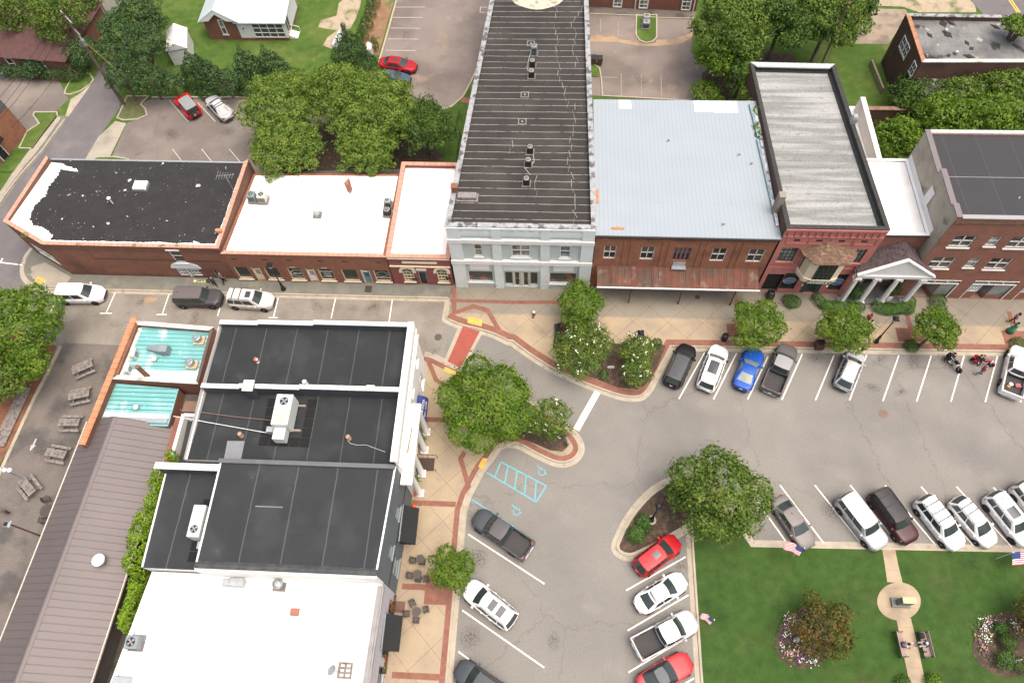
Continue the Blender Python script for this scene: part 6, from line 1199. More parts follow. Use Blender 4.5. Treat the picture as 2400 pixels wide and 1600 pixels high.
car('suv', wp, ('q',890,510), ('q',640,1180), 'white SUV with a large dark sunroof between the black SUV and the blue coupe', 'car', GN, sun=(.38,.88,.62), Lf=1.05, mirr=blkp)
car('fastback', blu, ('q',1470,560), ('q',1235,1150), 'bright blue sports coupe partly under a street tree', 'car', GN, scoop=True, glassm=M('hazy_rear_glass',(.17,.20,.18),.15,var=.2,fine=0))
car('pickup', gry, ('q',1990,520), ('q',1710,1200), 'grey pickup truck with an empty ribbed bed, in the north row', 'truck', GN, roofm=paint('pale_grey_roof',(.25,.25,.26),.1), Lf=.98)
car('crossover', slv, ('c3',850,705), ('c3',730,985), 'silver small SUV with red tail lights, nose under a street tree', 'car', GN, rails=True, roofm=pearl)
tr = car('pickup', wp, ('c3',2290,650), ('c3',2195,1075), 'white pickup with a loaded bed at the right edge of the picture', 'truck', GN, Lf=.98, wheelm=rimm)
car('sedan', taup, ('d3',320,650), ('d3',130,370), 'taupe silver sedan behind the first flag by the lawn', 'car', GP)
car('boxy', slv, ('d3',800,675), ('d3',545,345), 'long silver-white people carrier with a plain white roof by the lawn path', 'car', GP, roofm=wp, Lf=1.04, rails=False)
car('boxy', mar, ('d3',985,620), ('d3',775,330), 'dark maroon people carrier between two white cars', 'car', GP, rack=2, roofm=paint('dark_glass_roof',(.018,.017,.019)))
car('suv', wp, ('d3',1310,675), ('d3',1062,360), 'white SUV with three black roof crossbars, right of the maroon car', 'car', GP, rack=3, Lf=1.0)
car('crossover', wp, ('d3',1520,645), ('d3',1290,375), 'smaller white SUV with silver crossbars, second from the right by the lawn', 'car', GP, rack=2)
car('suv', wp, ('d3',1770,650), ('d3',1520,335), 'white SUV with black alloy wheels at the right end of the lawn row', 'car', GP, sun=(.5,.85,.6), wheelm=blkrim, rails=True)
car('crossover', red, ('d2',1125,640), ('d2',895,815), 'bright red hatchback with a small sunroof beside the kerbed mulch island', 'car', GE, sun=(.55,.82,.42))
car('sedan', wp, ('d2',1180,885), ('d2',885,1065), 'white sedan with a black rear roof panel below the red hatchback', 'car', GE, sun=(.02,.16,.8), glassm=cglass)
car('pickup', pearl, ('d2',1245,1150), ('d2',880,1345), 'pearl white pickup truck with a dark bed and toolbox nose-in at the lawn', 'truck', GE, roofm=wp, Lf=.97)
car('fastback', paint('coral_red',(.40,.035,.04),.05), ('d2',1215,1420), ('d2',905,1600), 'coral red sports car with a grey fabric roof at the bottom edge', 'car', GE, tops=M('grey_soft_top',(.12,.125,.13),.8))
car('pickup', charc, ('d1',1765,190), ('d1',2305,560), 'dark graphite pickup truck with chrome steps in the accessible bay area', 'truck', GW, roofm=paint('graphite_roof',(.07,.065,.07),.1))
car('suv', wp, ('d1',1750,790), ('d1',2120,1085), 'white SUV with twin sunroofs, nose under the small street tree', 'car', GW, sun=(.55,.75,.62), twin=(.25,.45), rails=True, Lf=1.04)
car('suv', charc, ('d1',1670,1430), ('d1',2080,1720), 'dark charcoal SUV cut by the bottom edge of the picture', 'car', GW, rails=True)
car('boxy', crm, ('d3',1900,520), ('d3',1745,330), 'white vehicle just entering the right edge above the lawn row', 'car')
# ------------------------------------------------------------------ plants
def leafmat(name, c1, c2, c3, tr=.32):
    if name in MATS: return MATS[name]
    c1, c2, c3 = [tuple(min(.4, v_*k_) for v_, k_ in zip(c_, (1.42,1.30,1.25))) for c_ in (c1,c2,c3)]
    m = bpy.data.materials.new(name); m.use_nodes = True; N = m.node_tree.nodes; L = m.node_tree.links; b = N['Principled BSDF']
    b.inputs['Roughness'].default_value = .62; b.inputs['Specular IOR Level'].default_value = .25
    ge = N.new('ShaderNodeNewGeometry'); cr = N.new('ShaderNodeValToRGB'); L.new(ge.outputs['Random Per Island'], cr.inputs[0])
    cr.color_ramp.elements[0].color = (*c1,1); cr.color_ramp.elements[1].color = (*c2,1)
    tc = N.new('ShaderNodeTexCoord'); nz = N.new('ShaderNodeTexNoise'); nz.inputs['Scale'].default_value = .9; nz.inputs['Detail'].default_value = 2; L.new(tc.outputs['Object'], nz.inputs['Vector'])
    mr = N.new('ShaderNodeMapRange'); mr.inputs[1].default_value = .42; mr.inputs[2].default_value = .68; mr.inputs[3].default_value = 0; mr.inputs[4].default_value = .8; L.new(nz.outputs[0], mr.inputs[0])
    mx = N.new('ShaderNodeMix'); mx.data_type = 'RGBA'; L.new(mr.outputs[0], mx.inputs[0]); L.new(cr.outputs[0], mx.inputs[6]); mx.inputs[7].default_value = (*c3,1)
    L.new(mx.outputs[2], b.inputs['Base Color'])
    tl = N.new('ShaderNodeBsdfTranslucent'); L.new(mx.outputs[2], tl.inputs[0]); ms = N.new('ShaderNodeMixShader'); ms.inputs[0].default_value = tr
    out = N['Material Output']; L.new(b.outputs[0], ms.inputs[1]); L.new(tl.outputs[0], ms.inputs[2]); L.new(ms.outputs[0], out.inputs[0]); MATS[name] = m; return m
lfA = leafmat('leaf_fresh', (.042,.100,.012), (.090,.172,.018), (.135,.22,.022)); lfB = leafmat('leaf_mid', (.042,.090,.016), (.095,.165,.028), (.135,.20,.035))
lfC = leafmat('leaf_dark', (.026,.065,.014), (.058,.115,.022), (.08,.145,.025)); lfD = leafmat('leaf_evergreen', (.018,.048,.018), (.042,.085,.026), (.05,.10,.03), .12)
lfE = leafmat('leaf_yellow_green', (.07,.15,.01), (.15,.26,.02), (.17,.27,.02)); lfF = leafmat('leaf_bronze', (.035,.055,.012), (.085,.095,.022), (.17,.105,.025)); lfG = leafmat('leaf_hedge', (.020,.065,.013), (.05,.115,.022), (.065,.15,.025), .15)
lfW = leafmat('leaf_feathery', (.065,.125,.02), (.115,.19,.033), (.165,.235,.04), .3)
barkm = M('bark', (.13,.10,.075), .95, var=.3, scale=4, bump=.6); flw = M('white_blossom', (.72,.72,.60), .8, var=.1); 
def leaves(rng, pts, nor, size, jit=.55):
    n = len(pts); nor = nor+rng.normal(0, jit, (n,3)); nor /= np.linalg.norm(nor, axis=1)[:,None]+1e-9
    a = np.cross(nor, rng.normal(0,1,(n,3))); a /= np.linalg.norm(a, axis=1)[:,None]+1e-9; b = np.cross(nor, a)
    s = size*rng.uniform(.6,1.35,n)[:,None]; v = np.stack([pts-a*s*.5, pts-b*s*.28+nor*s*.05, pts+a*s*.5, pts+b*s*.28+nor*s*.05], 1).reshape(-1,3); return v
def leafmesh(name, V, mat, par=None, org=(0,0,0), extra=None, emat=None):
    n = len(V)//4; o0 = off(par) if par is not None else Vector(org); W = V; 
    idx = np.zeros(n, dtype=np.int32)
    if extra is not None: W = np.concatenate([V, extra]); idx = np.concatenate([idx, np.ones(len(extra)//4, dtype=np.int32)])
    W = W-np.array(o0); m = len(W)//4; me = bpy.data.meshes.new(name); me.vertices.add(m*4); me.vertices.foreach_set('co', W.astype(np.float32).ravel())
    me.loops.add(m*4); me.loops.foreach_set('vertex_index', np.arange(m*4, dtype=np.int32)); me.polygons.add(m); me.polygons.foreach_set('loop_start', np.arange(0,m*4,4,dtype=np.int32))
    me.materials.append(mat)
    if emat: me.materials.append(emat); me.polygons.foreach_set('material_index', idx)
    me.update(calc_edges=True); o = bpy.data.objects.new(name, me); COL.objects.link(o)
    if par is not None: o.parent = par
    else: o.location = o0
    return o
def blobcloud(rng, blobs, dens, size, low=-.5, shell=.16):
    P_, N_ = [], []; B = np.array(blobs)
    for (x,y,z,rx,ry,rz) in blobs:
        n = int(dens*(rx*ry+rx*rz+ry*rz)*4.2); d = rng.normal(0,1,(n,3)); d /= np.linalg.norm(d,axis=1)[:,None]; d = d[d[:,2] > low]
        r = 1-np.abs(rng.normal(0,shell,len(d))); r += .10*np.sin(d[:,0]*7+x)*np.cos(d[:,1]*6+y)
        p = d*r[:,None]*np.array([rx,ry,rz])+np.array([x,y,z]); P_.append(p); N_.append(d*np.array([1,1,1.25]))
    P_ = np.concatenate(P_); N_ = np.concatenate(N_); keep = np.ones(len(P_), bool)
    for (x,y,z,rx,ry,rz) in blobs:
        q = (P_-np.array([x,y,z]))/np.array([rx,ry,rz]); keep &= (np.linalg.norm(q,axis=1) > .74)
    return P_[keep], N_[keep]
def tree(v, x, y, rpx, h, lab, mat, seed, kind='round', group=None, leaf=.30, dens=26, flowers=0, name='tree', cat='tree', trunk=.16, ry=1.0, nb=38, base=None, low=-.35, zc=None, loose=1.0):
    rng = np.random.default_rng(seed); zc = zc if zc is not None else (h*.6 if kind != 'cone' else h*.35); X, Y = px(v,x,y); sc = VW[v][2]; c = at(X,Y,zc); rpx *= 1.06; leaf *= .78; dens *= 2.0; R = (at(X+rpx*sc,Y,zc)-at(X-rpx*sc,Y,zc)).length/2
    z0 = ZS if base is None else base; t = thing(name, lab, cat, (c.x,c.y,z0), 0, group); bl = []
    Hc = (h-zc) if kind != 'cone' else h*.5
    if kind == 'cone':
        nl = 9
        for i in range(nl):
            f = i/(nl-1); z = .5+(h-.5)*f; r = R*(1-f)**.8+.18; m = max(1,int(6*(1-f))+1)
            for k in range(m): a = 6.283*k/m+rng.uniform(0,1.2); q = r*.55 if m > 1 else 0; bl.append((c.x+q*math.cos(a), c.y+q*math.sin(a), z, r*.55+.1, r*.55+.1, h/nl*.95))
    else:
        for k in range(nb):
            a = 2.39996*k+rng.uniform(-.5,.5); f = (k+.5)/nb; zz = 1-1.35*f; q = math.sqrt(max(0,1-zz*zz))*rng.uniform(.8,1.08); e = rng.uniform(.55,.90); b = R*rng.uniform(.15,.34)*loose
            bl.append((c.x+q*math.cos(a)*R*e, c.y+q*math.sin(a)*R*e*ry, zc+zz*(Hc)*rng.uniform(.5,.85), b, b*rng.uniform(.8,1.2), b*.62))
        if loose > .8: bl.append((c.x, c.y, zc+Hc*.12, R*.62, R*.62*ry, Hc*.62))
        else:
            for k in range(9): a = .7*k; bl.append((c.x+R*.4*math.cos(a), c.y+R*.4*math.sin(a)*ry, zc+Hc*rng.uniform(.0,.4), R*.26, R*.26, R*.16))
    P_, N_ = blobcloud(rng, bl, dens, leaf, low); ex = None; n_ = len(P_)
    if kind != 'cone':                                     # stray twigs at the outline
        k = rng.integers(0, n_, n_//5); P_ = np.concatenate([P_, P_[k]+N_[k]*rng.uniform(.05,.55,(len(k),1))*min(1,R/3)]); N_ = np.concatenate([N_, N_[k]])
    P_[:,2] = np.maximum(P_[:,2], z0+.15)
    if flowers: 
        up = np.where(N_[:,2] > .1)[0]; k = rng.choice(up, flowers); q = np.repeat(P_[k], 4, 0)+rng.normal(0,.09,(flowers*4,3))+np.array([0,0,.12]); ex = leaves(rng, q, np.tile([0,0,1.],(len(q),1)), .17, .4)
    leafmesh('crown', leaves(rng, P_, N_, leaf), mat, t, extra=ex, emat=flw if flowers else None)
    mb = MB(); zt = zc if kind != 'cone' else h*.8; mb.tube((c.x,c.y,z0-.05),(c.x+.1,c.y,zt*.55),trunk,trunk*.7,8)
    if kind != 'cone':
        for k in range(11): a = .57*k+rng.uniform(0,.5); mb.path([(c.x+.1,c.y,zt*.5),(c.x+R*.3*math.cos(a),c.y+R*.3*math.sin(a),zt*.9),(c.x+R*.7*math.cos(a),c.y+R*.7*math.sin(a),zt+Hc*.25)],[trunk*.5,trunk*.32,trunk*.1],5)
    else: mb.tube((c.x+.1,c.y,zt*.55),(c.x,c.y,zt),trunk*.7,.03,6)
    mb.build('trunk', barkm, t); return t
def hedge(pts, w_, h, lab, mat, seed, z0=ZS, name='hedge', cat='hedge', group=None, leaf=.14, dens=190, kind=None, round_=.8):
    rng = np.random.default_rng(seed); bl = []
    for i in range(len(pts)-1):
        a = Vector(pts[i][:2]); b = Vector(pts[i+1][:2]); n = max(1,int((b-a).length/(w_*.32)))
        for k in range(n+1):
            q = a.lerp(b,k/n); bl.append((q.x+rng.normal(0,.05), q.y+rng.normal(0,.05), z0+h*.42, w_*.5*rng.uniform(.9,1.12), w_*.5*rng.uniform(.9,1.12), h*.6*rng.uniform(.85,1.1)))
    P_, N_ = blobcloud(rng, bl, dens, leaf, -.2, .1); P_[:,2] = np.maximum(P_[:,2], z0+.02); o = leafmesh(name, leaves(rng, P_, N_, leaf), mat, None, (pts[0][0],pts[0][1],z0)); return tag(o, lab, cat, group, kind)
GT = 'street trees along the north pavement'
tree('o',1117,930,104,6.5,'large round green tree on the kerbed island beside the white building',lfA,1,leaf=.32,dens=42,nb=60,ry=1.12,zc=4.2)
tree('o',1262,968,54,4.2,'white-blossomed crape myrtle at the tip of the kerbed island',lfB,2,leaf=.24,dens=40,flowers=22,zc=2.4,trunk=.07,group='blossoming crape myrtles')
tree('o',1333,700,56,5.2,'bright green small tree beside the black bench, without blossom',lfA,3,leaf=.26,dens=56,zc=3.3)
tree('o',1338,803,68,4.4,'crape myrtle with many white blossoms, left of the two in the corner bed',lfB,4,leaf=.24,dens=40,flowers=48,zc=2.5,trunk=.07,group='blossoming crape myrtles')
tree('o',1464,808,44,3.9,'crape myrtle in the corner bed, right of the green direction sign',lfB,5,leaf=.24,dens=40,flowers=18,zc=2.3,trunk=.07,group='blossoming crape myrtles')
tree('o',1462,850,38,3.2,'small blossoming crape myrtle at the rounded kerb corner by the black SUV',lfB,55,leaf=.24,dens=40,flowers=22,zc=1.9,trunk=.06,group='blossoming crape myrtles')
tree('o',1739,744,60,5.0,'street tree over the noses of the blue coupe and grey pickup',lfA,6,leaf=.25,dens=62,zc=3.4,group=GT)
tree('o',1942,754,60,5.0,'street tree over the nose of the silver small SUV',lfA,7,leaf=.25,dens=62,zc=3.4,group=GT)
tree('o',2149,757,52,5.0,'street tree above the black motorcycle, right of the lamp post',lfA,8,leaf=.25,dens=60,zc=3.4,group=GT)
tree('o',1040,1305,52,4.6,'small round tree in the brick square beside the cafe chairs',lfA,9,leaf=.24,dens=62,zc=3.0)
tree('o',1655,1138,104,6.8,'large spreading green tree over the mulch island at the lawn corner',lfB,10,leaf=.34,dens=30,nb=62,zc=4.3); tree('o',1565,1135,42,3.6,'smaller side tree on the left flank of the large lawn corner tree',lfB,101,leaf=.3,dens=30,zc=2.4)
tree('o',42,765,102,7.5,'big spreading tree at the left edge by the picnic patio',lfA,11,leaf=.36,dens=26,nb=60,zc=4.6,base=0,trunk=.22); tree('o',-5,870,70,6,'tree at the left edge just below the big spreading one',lfB,111,leaf=.36,dens=26,zc=3.4,base=0)
GB = 'trees behind the low shops'
for i,(x,y,r,h,m,l) in enumerate([(650,245,100,9,lfW,'broad tree by the back lot, upper left of the group behind the shops'),(655,335,92,8,lfW,'tree behind the white roof, lower left of the group'),(775,215,80,10,lfW,'tree in the upper middle of the group behind the shops'),(862,250,108,10,lfW,'tallest tree of the group behind the white-roofed shops'),(845,345,78,7.5,lfW,'tree overhanging the rear edge of the white roof by the chimney'),(975,290,74,7.5,lfC,'grey-green thinner tree nearest the long black roof')]):
    tree('o',x,y,r,h,l,m,20+i,leaf=.30,dens=26 if i==5 else 34,nb=130,group=GB,base=0,trunk=.26,low=-.3,loose=.5)
GE2 = 'dark evergreens between the back lot and the yard'
for i,(x,y,r,h,k,l) in enumerate([(318,25,50,9,'round','large dark evergreen at the top beside the white shed'),(352,55,34,7,'round','dark evergreen just left of the white shed roof'),(270,75,44,8,'round','dark evergreen between the road wall and the shed trees'),(330,110,50,8,'round','dark evergreen left of the white shed wall'),(262,130,36,7,'round','evergreen overlapping the top of the leaning utility pole'),(280,180,42,6,'round','evergreen at the foot of the utility pole'),(345,185,42,5,'round','low evergreen above the weedy verge'),(392,192,32,4,'round','brownish-green evergreen below the shed'),(450,165,34,4.5,'cone','pointed evergreen in front of the white shed'),(480,180,34,5,'cone','pointed evergreen above the parked red off-road car'),(520,190,36,4,'round','rounded evergreen above the silver car'),(572,165,40,5.5,'cone','pointed evergreen, left one of the yard pair'),(625,165,42,5.5,'cone','pointed evergreen, right one of the yard pair')]):
    tree('o',x,y,r,h,l,lfD,40+i,kind=k,leaf=.32,dens=20,nb=22,group=GE2,base=0,cat='evergreen',name='evergreen_tree')
tree('o',805,128,44,6.0,'single pointed cedar standing beside the white gas tank in the yard',lfD,60,kind='cone',leaf=.28,dens=24,base=0,cat='evergreen',name='evergreen_tree')
for i,(x,y,r) in enumerate([(1100,20,44),(1072,115,36),(1040,218,44),(1000,318,42),(1112,400,22)]):
    tree('a1',x,y,r,2.0,('topmost','second','third','fourth','lowest and smallest')[i]+' of the small clipped shrubs lining the gravel by the upper lot',lfC,70+i,kind='cone',leaf=.14,dens=70,base=0,name='shrub',cat='shrub',group='clipped shrubs in a line by the upper lot',trunk=.04)
for i,(x,y,r,h,l) in enumerate([(30,25,62,9,'tree over the red-brown roof at the top left corner'),(135,45,58,9,'tree behind the wires at the top left'),(200,10,30,6,'small tree beside the dark sloped roof at the top left'),(80,150,30,3,'bushy shrub right of the brick house wall'),(185,120,42,4,'dense shrub at the end of the clipped hedge by the road')]):
    tree('o',x,y,r,h,l,lfB if i < 3 else lfD,80+i,leaf=.34,dens=20,base=0)
h0 = P('a0',-150,560,1); h1 = P('a0',640,600,1); hedge([h0,h1],3.6,1.9,'long clipped hedge in front of the brick house at the top left',lfD,90,0,leaf=.22,dens=70)
GR = 'trees beyond the pale blue roof'
for i,(x,y,r,h,m,l) in enumerate([(1680,55,92,11,lfB,'pale-topped tree at the left of the group beyond the blue roof'),(1800,30,92,11,lfC,'dark tree in the middle of the group beyond the blue roof'),(1905,40,84,11,lfB,'tree beside the overhead wires, right end of the group'),(1650,140,46,7,lfA,'low bright side tree over the old parking lot'),(1705,170,46,6,lfC,'tree overhanging the back corner of the tavern'),(1975,25,36,7,lfC,'small dark tree at the edge of the old paved slab')]):
    tree('o',x,y,r,h,l,m,120+i,leaf=.42,dens=19,nb=60,group=GR,base=0,trunk=.25)
tree('o',1622,213,40,2.6,'round green bush behind the pale blue metal roof',lfA,130,leaf=.26,dens=34,base=0,name='shrub',cat='shrub',low=-.1)
GQ = 'trees crowding the derelict building'
for i,(x,y,r,h,m,l) in enumerate([(2110,225,64,5,lfC,'dull green bushy tree right of the weedy strip'),(2205,232,58,6.5,lfB,'tree hiding the lower roof of the derelict building'),(2300,215,66,7,lfB,'large tree at the right edge below the derelict roof'),(2165,285,72,8,lfA,'bright tree above the charcoal roof corner'),(2255,280,76,8.5,lfA,'bright tree directly behind the charcoal roof'),(2345,275,70,8,lfB,'tree at the right edge behind the charcoal roof'),(2070,325,60,6.5,lfA,'tree overhanging the white annex roof'),(2340,62,34,9,lfA,'young tree growing through the derelict roof')]):
    tree('o',x,y,r,h,l,m,140+i,leaf=.42,dens=20,nb=48,group=GQ,base=0 if i < 7 else 6.6,trunk=.2,zc=8 if i == 7 else None)
# park beds
tree('o',1890,1440,72,3.8,'bronze-green magnolia in the left flower bed of the lawn',lfF,160,leaf=.26,dens=34,nb=30,zc=2.2,base=.13); tree('o',2385,1420,56,3.8,'bronze-green magnolia in the right flower bed at the picture edge',lfF,161,leaf=.26,dens=34,zc=2.2,base=.13)
for i,(v,x,y,w_,h,l,m) in enumerate([('d3',1580,1210,1.1,.9,'leafy green shrub near the top of the right flower bed',lfG),('d3',1620,1300,1.3,1.0,'leafy green shrub in the middle of the right flower bed',lfC),('d3',1600,1420,1.3,1.1,'pointed-leaf shrub at the bottom of the right flower bed',lfG),('d3',1710,1460,1.2,.9,'shrub at the lower right of the right flower bed',lfC),
    ('d2',910,505,1.25,.9,'round shrub nearer the lamp base in the kerbed mulch island',lfG),('d2',870,600,1.6,1.0,'larger round shrub at the tip of the kerbed mulch island',lfG),('e',670,740,1.2,.7,'feathery plant right of the lawn path at the bottom edge',lfA),('e',110,770,1.1,.6,'dull plant left of the lawn path at the bottom edge',lfC),('d2',950,560,.6,.5,'small shrub between the two round shrubs of the mulch island',lfC),
    ('c3',1330,640,1.5,.5,'low shrub in the brick pit left of the third street tree',lfG),('c3',2260,625,1.5,.5,'low shrub in the brick pit at the right edge',lfG),('c2',1340,620,1.0,1.2,'dark round shrub at the right end of the corner bed',lfC),('c2',870,890,.8,.6,'light shrub at the front of the corner bed',lfG),('w',1860,700,1.2,2.0,'tall shrub between the third and fourth portico columns',lfC),('w',1310,740,1.3,2.0,'tall shrub between the first and second portico columns',lfG),('c0',175,500,.7,.5,'dark shrub at the foot of the left edge tree',lfD)]):
    q = P(v,x,y,ZS+h*.5); hedge([q,q+Vector((.15,.1,0))],w_,h,l,m,200+i,ZS,'shrub','shrub',leaf=.16,dens=120)
hd = [('clipped hedge left of the tavern door',[(430,850),(470,850)],1.5),('clipped hedge curving from the tavern door to the first columns',[(800,820),(900,900),(1050,930),(1250,920),(1380,935)],1.15),('clipped hedge sweeping round the right side of the portico',[(1620,930),(1750,960),(1900,960),(2050,950),(2080,860)],1.3)]
for i,(l,pts,w_) in enumerate(hd): hedge([P('w',x,y,.5) for x,y in pts],w_,.75,l,lfG,230+i)
hedge([P('c3',1560,230,.5),P('c3',1580,330,.5)],1.6,.7,'square clipped hedge before the first shopfront of the three-storey building',lfG,236)
vp = [P('c0',1500,1215,5.5),P('c0',1430,1350,5.2),P('c0',1370,1460,5.0)]+[P('d0',x,y,5.2) for x,y in [(1220,110),(1170,230),(1140,330),(1110,430),(1090,560),(1090,680),(1020,850),(960,1000),(930,1100)]]
rng = np.random.default_rng(77); bl = []
for i in range(len(vp)-1):
    for k in range(5):
        q = vp[i].lerp(vp[i+1],k/5); s_ = .8 if 2 < i < 9 else .5; bl.append((q.x+rng.normal(0,.18),q.y+rng.normal(0,.2),5.0+rng.normal(0,.3)-(0 if i < 8 else 1.2),s_*rng.uniform(.7,1.2),s_*rng.uniform(.7,1.2),.7*rng.uniform(.7,1.3))); bl.append((q.x,q.y,2.6,.6,.7,2.4))
P_, N_ = blobcloud(rng, bl, 42, .24, -.7); tag(leafmesh('climbing_vine', leaves(rng,P_,N_,.24), lfE, None, (vp[0].x,vp[0].y,0)), 'bright green vine spilling over the gap between brown and dark roofs', 'vine')
bl = [(20.6+rng.normal(0,.12), 55+rng.uniform(-2,10), rng.uniform(2.5,8.2), .5,.9,.8) for k in range(34)]
P_, N_ = blobcloud(rng, bl, 30, .26, -.8); tag(leafmesh('climbing_vine', leaves(rng,P_,N_,.26), lfA, None, (20.6,58,0)), 'green vine climbing the rear side wall of the tavern', 'vine')
fr5 = Fr((-51.2,40.45),(-33.05,40.38))
for i,(x,y) in enumerate([(215,715),(690,800),(1420,808),(1553,808),(1175,806)]):
    q = P('b0',x,y,5.6); hedge([q,q+Vector((.1,0,0))],.35 if i else .6,.35,('weed tuft growing at the canted corner coping','weed tuft on the left part of the front coping','pale weed tuft on the front coping above the white window','larger weed tuft right above the white window','tiny weed tuft in the middle of the front coping')[i],lfE,250+i,5.55,'weed','weed',leaf=.1,dens=140)
# flowers in the beds
fl = [M('flower_white',(.75,.74,.70),.8,var=.05), M('flower_pink',(.60,.26,.28),.8,var=.1), M('flower_purple',(.26,.04,.24),.8,var=.1)]
for j,(cx_,cy_,spots,l) in enumerate([(290,1285,[(185,1135),(175,1165),(160,1195),(185,1215),(150,1225),(165,1250),(145,1290),(150,1325),(180,1365),(205,1355),(210,1390),(240,1400),(235,1365),(275,1375),(280,1415),(330,1385),(330,1430),(260,1325),(365,1420),(235,1140),(290,1090),(300,1120),(345,1350),(210,1165)],'white, pink and purple flowers bordering the left flower bed'),(1660,1315,[(1460,1160),(1500,1150),(1560,1145),(1590,1150),(1490,1190),(1510,1170),(1440,1230),(1480,1205),(1445,1270),(1490,1260),(1515,1235),(1455,1310),(1470,1340),(1490,1370),(1545,1190),(1600,1180),(1665,1175),(1700,1190),(1500,1280),(1690,1220)],'white, pink and purple flowers bordering the right flower bed')]):
    V = []; mi = []; gr = []
    for s_,(x,y) in enumerate(spots):
        c = P('d3',x,y,.35); n = 15; q = np.array(c)+rng.normal(0,1,(n,3))*np.array([.19,.19,.05]); V.append(leaves(rng,q,np.tile([0,0,1.],(n,1)),.13,.3)); mi += [1+(s_*7+s_//3)%3]*n
        n = 30; q = np.array(c)-np.array([0,0,.1])+rng.normal(0,1,(n,3))*np.array([.28,.28,.06]); gr.append(leaves(rng,q,np.tile([0,0,1.],(n,1)),.16,.5))
    V = np.concatenate(gr+V); o = leafmesh('flowers', V, lfG, None, tuple(P('d3',cx_,cy_,.13)))
    for m_ in fl: o.data.materials.append(m_)
    o.data.polygons.foreach_set('material_index', np.array([0]*(len(spots)*30)+mi, dtype=np.int32)); tag(o, l, 'flowers', kind='stuff')
# ------------------------------------------------------------------ far buildings
ORD = ('first','second','third','fourth','fifth')
def gable(par, corners, z0, z1, ov, mat, name='roof', hip=0):  # corners: 4 (x,y) CCW, ridge parallel to edge 0-1
    a, b, c, d = [Vector(q) for q in corners]; e = (b-a).normalized(); n = (d-a).normalized(); a = a-e*ov-n*ov; b = b+e*ov-n*ov; c = c+e*ov+n*ov; d = d-e*ov+n*ov; m0 = (a+d)/2+e*hip; m1 = (b+c)/2-e*hip
    mb = MB(); mb.add([(*a,z0),(*b,z0),(*c,z0),(*d,z0),(*m0,z1),(*m1,z1)], [(0,1,5,4),(2,3,4,5),(0,4,3),(1,2,5),(0,3,2,1)]); return mb.build(name, mat, par)
t = thing('brick_house', 'small brick house with pale ribbed metal roof, white addition and screened porch', 'house', (-40,78,0))
mroof = M('pale_metal_sheet_roof', (.46,.52,.53), .5, var=.06, scale=.6, extra=stripes('x', .45, .06, (.34,.40,.41), .7))
a = P('a0',1850,345); b_ = P('a0',2125,352); 
mb = MB(); mb.prism([(a.x,a.y),(b_.x,b_.y),(b_.x,b_.y+9),(a.x,a.y+9)],0,3.1); gx = (a.x+b_.x)/2; mb.add([(a.x,a.y,3.1),(b_.x,b_.y,3.1),(gx,a.y,4.6)],[(0,1,2)]); mb.build('wall', bkH, t)
mb = MB(); 
for s_, x0, x1 in ((0,a.x-.5,gx),(1,b_.x+.5,gx)): mb.add([(x0,a.y-.5,2.95),(x1,a.y-.5,4.75),(x1,a.y+9,4.75),(x0,a.y+9,2.95)],[(0,1,2,3)]); mb.add([(x0,a.y-.5,2.83),(x1,a.y-.5,4.63),(x1,a.y-.5,4.75),(x0,a.y-.5,2.95)],[(0,1,2,3)])
mb.build('roof', mroof, t)
mb = MB(); mb.add([(a.x-.3,a.y-.48,3.0),(a.x+1.0,a.y-.48,3.1),(gx,a.y-.48,4.1),(b_.x-1.0,a.y-.48,3.1),(b_.x+.3,a.y-.48,3.0),(gx,a.y-.48,4.6)],[(0,1,2,5),(2,3,4,5)]); mb.build('gable_trim', wtrim, t)
fh = Fr((a.x,a.y),(b_.x,b_.y)); f_ = fh.rect('a0',1900,172,2000,300); window(t, fh, f_, wtrim, glassl, 1, 2, dep=-.05, sill=wtrim)
x0, x1 = b_.x+.02, b_.x+6.2; y0_ = b_.y
mb = MB(); mb.prism([(x0,y0_),(x1,y0_),(x1,y0_+6),(x0,y0_+6)],.35,2.75); mb.build('addition_wall', M('white_siding',(.62,.64,.64),.7,var=.04,extra=stripes('z',.2,.02,(.42,.44,.44),.6)), t)
mb = MB(); mb.prism([(x0,y0_-.03),(x1+.03,y0_-.03),(x1+.03,y0_+6),(x0,y0_+6)],0,.35); mb.build('brick_footing', bkH, t)
mb = MB(); mb.hexa([(x0-.2,y0_-.35,2.75),(x1+.3,y0_-.35,2.75),(x1+.3,y0_+6.5,3.5),(x0-.2,y0_+6.5,3.5)],[(x0-.2,y0_-.35,2.83),(x1+.3,y0_-.35,2.83),(x1+.3,y0_+6.5,3.58),(x0-.2,y0_+6.5,3.58)]); mb.build('addition_roof', mroof, t)
fp_ = Fr((x0,y0_),(x1,y0_)); window(t, fp_, (1.9,6.0,.5,2.6), wtrim, M('screen_mesh',(.06,.07,.07),.5,var=.2), 4, 3, dep=-.06, t=.1, mt=.08, name='screened_porch'); window(t, fp_, (.55,.9,1.5,2.1), wtrim, glass, 1, 1, dep=-.05)
fe_ = Fr((x1,y0_),(x1,y0_+6)); window(t, fe_, (.2,1.8,.5,2.6), wtrim, M('screen_mesh',(.06,.07,.07)), 2, 1, dep=-.05)
mb = MB()
for i in range(3): mb.box(x1+.05+i*.35,x1+.4+i*.35,y0_+.3,y0_+1.5,0,.4-.13*i)
for yy in (y0_+.3,y0_+1.5):
    mb.tube((x1+.05,yy,1.2),(x1+1.2,yy,.9),.035,n=5); mb.tube((x1+1.2,yy,0),(x1+1.2,yy,.9),.035,n=5)
mb.build('steps', wtrim, t)
t = thing('garden_shed', 'small white garden shed with a pale gable roof beside dark evergreens', 'shed', (-47.5,73,0))
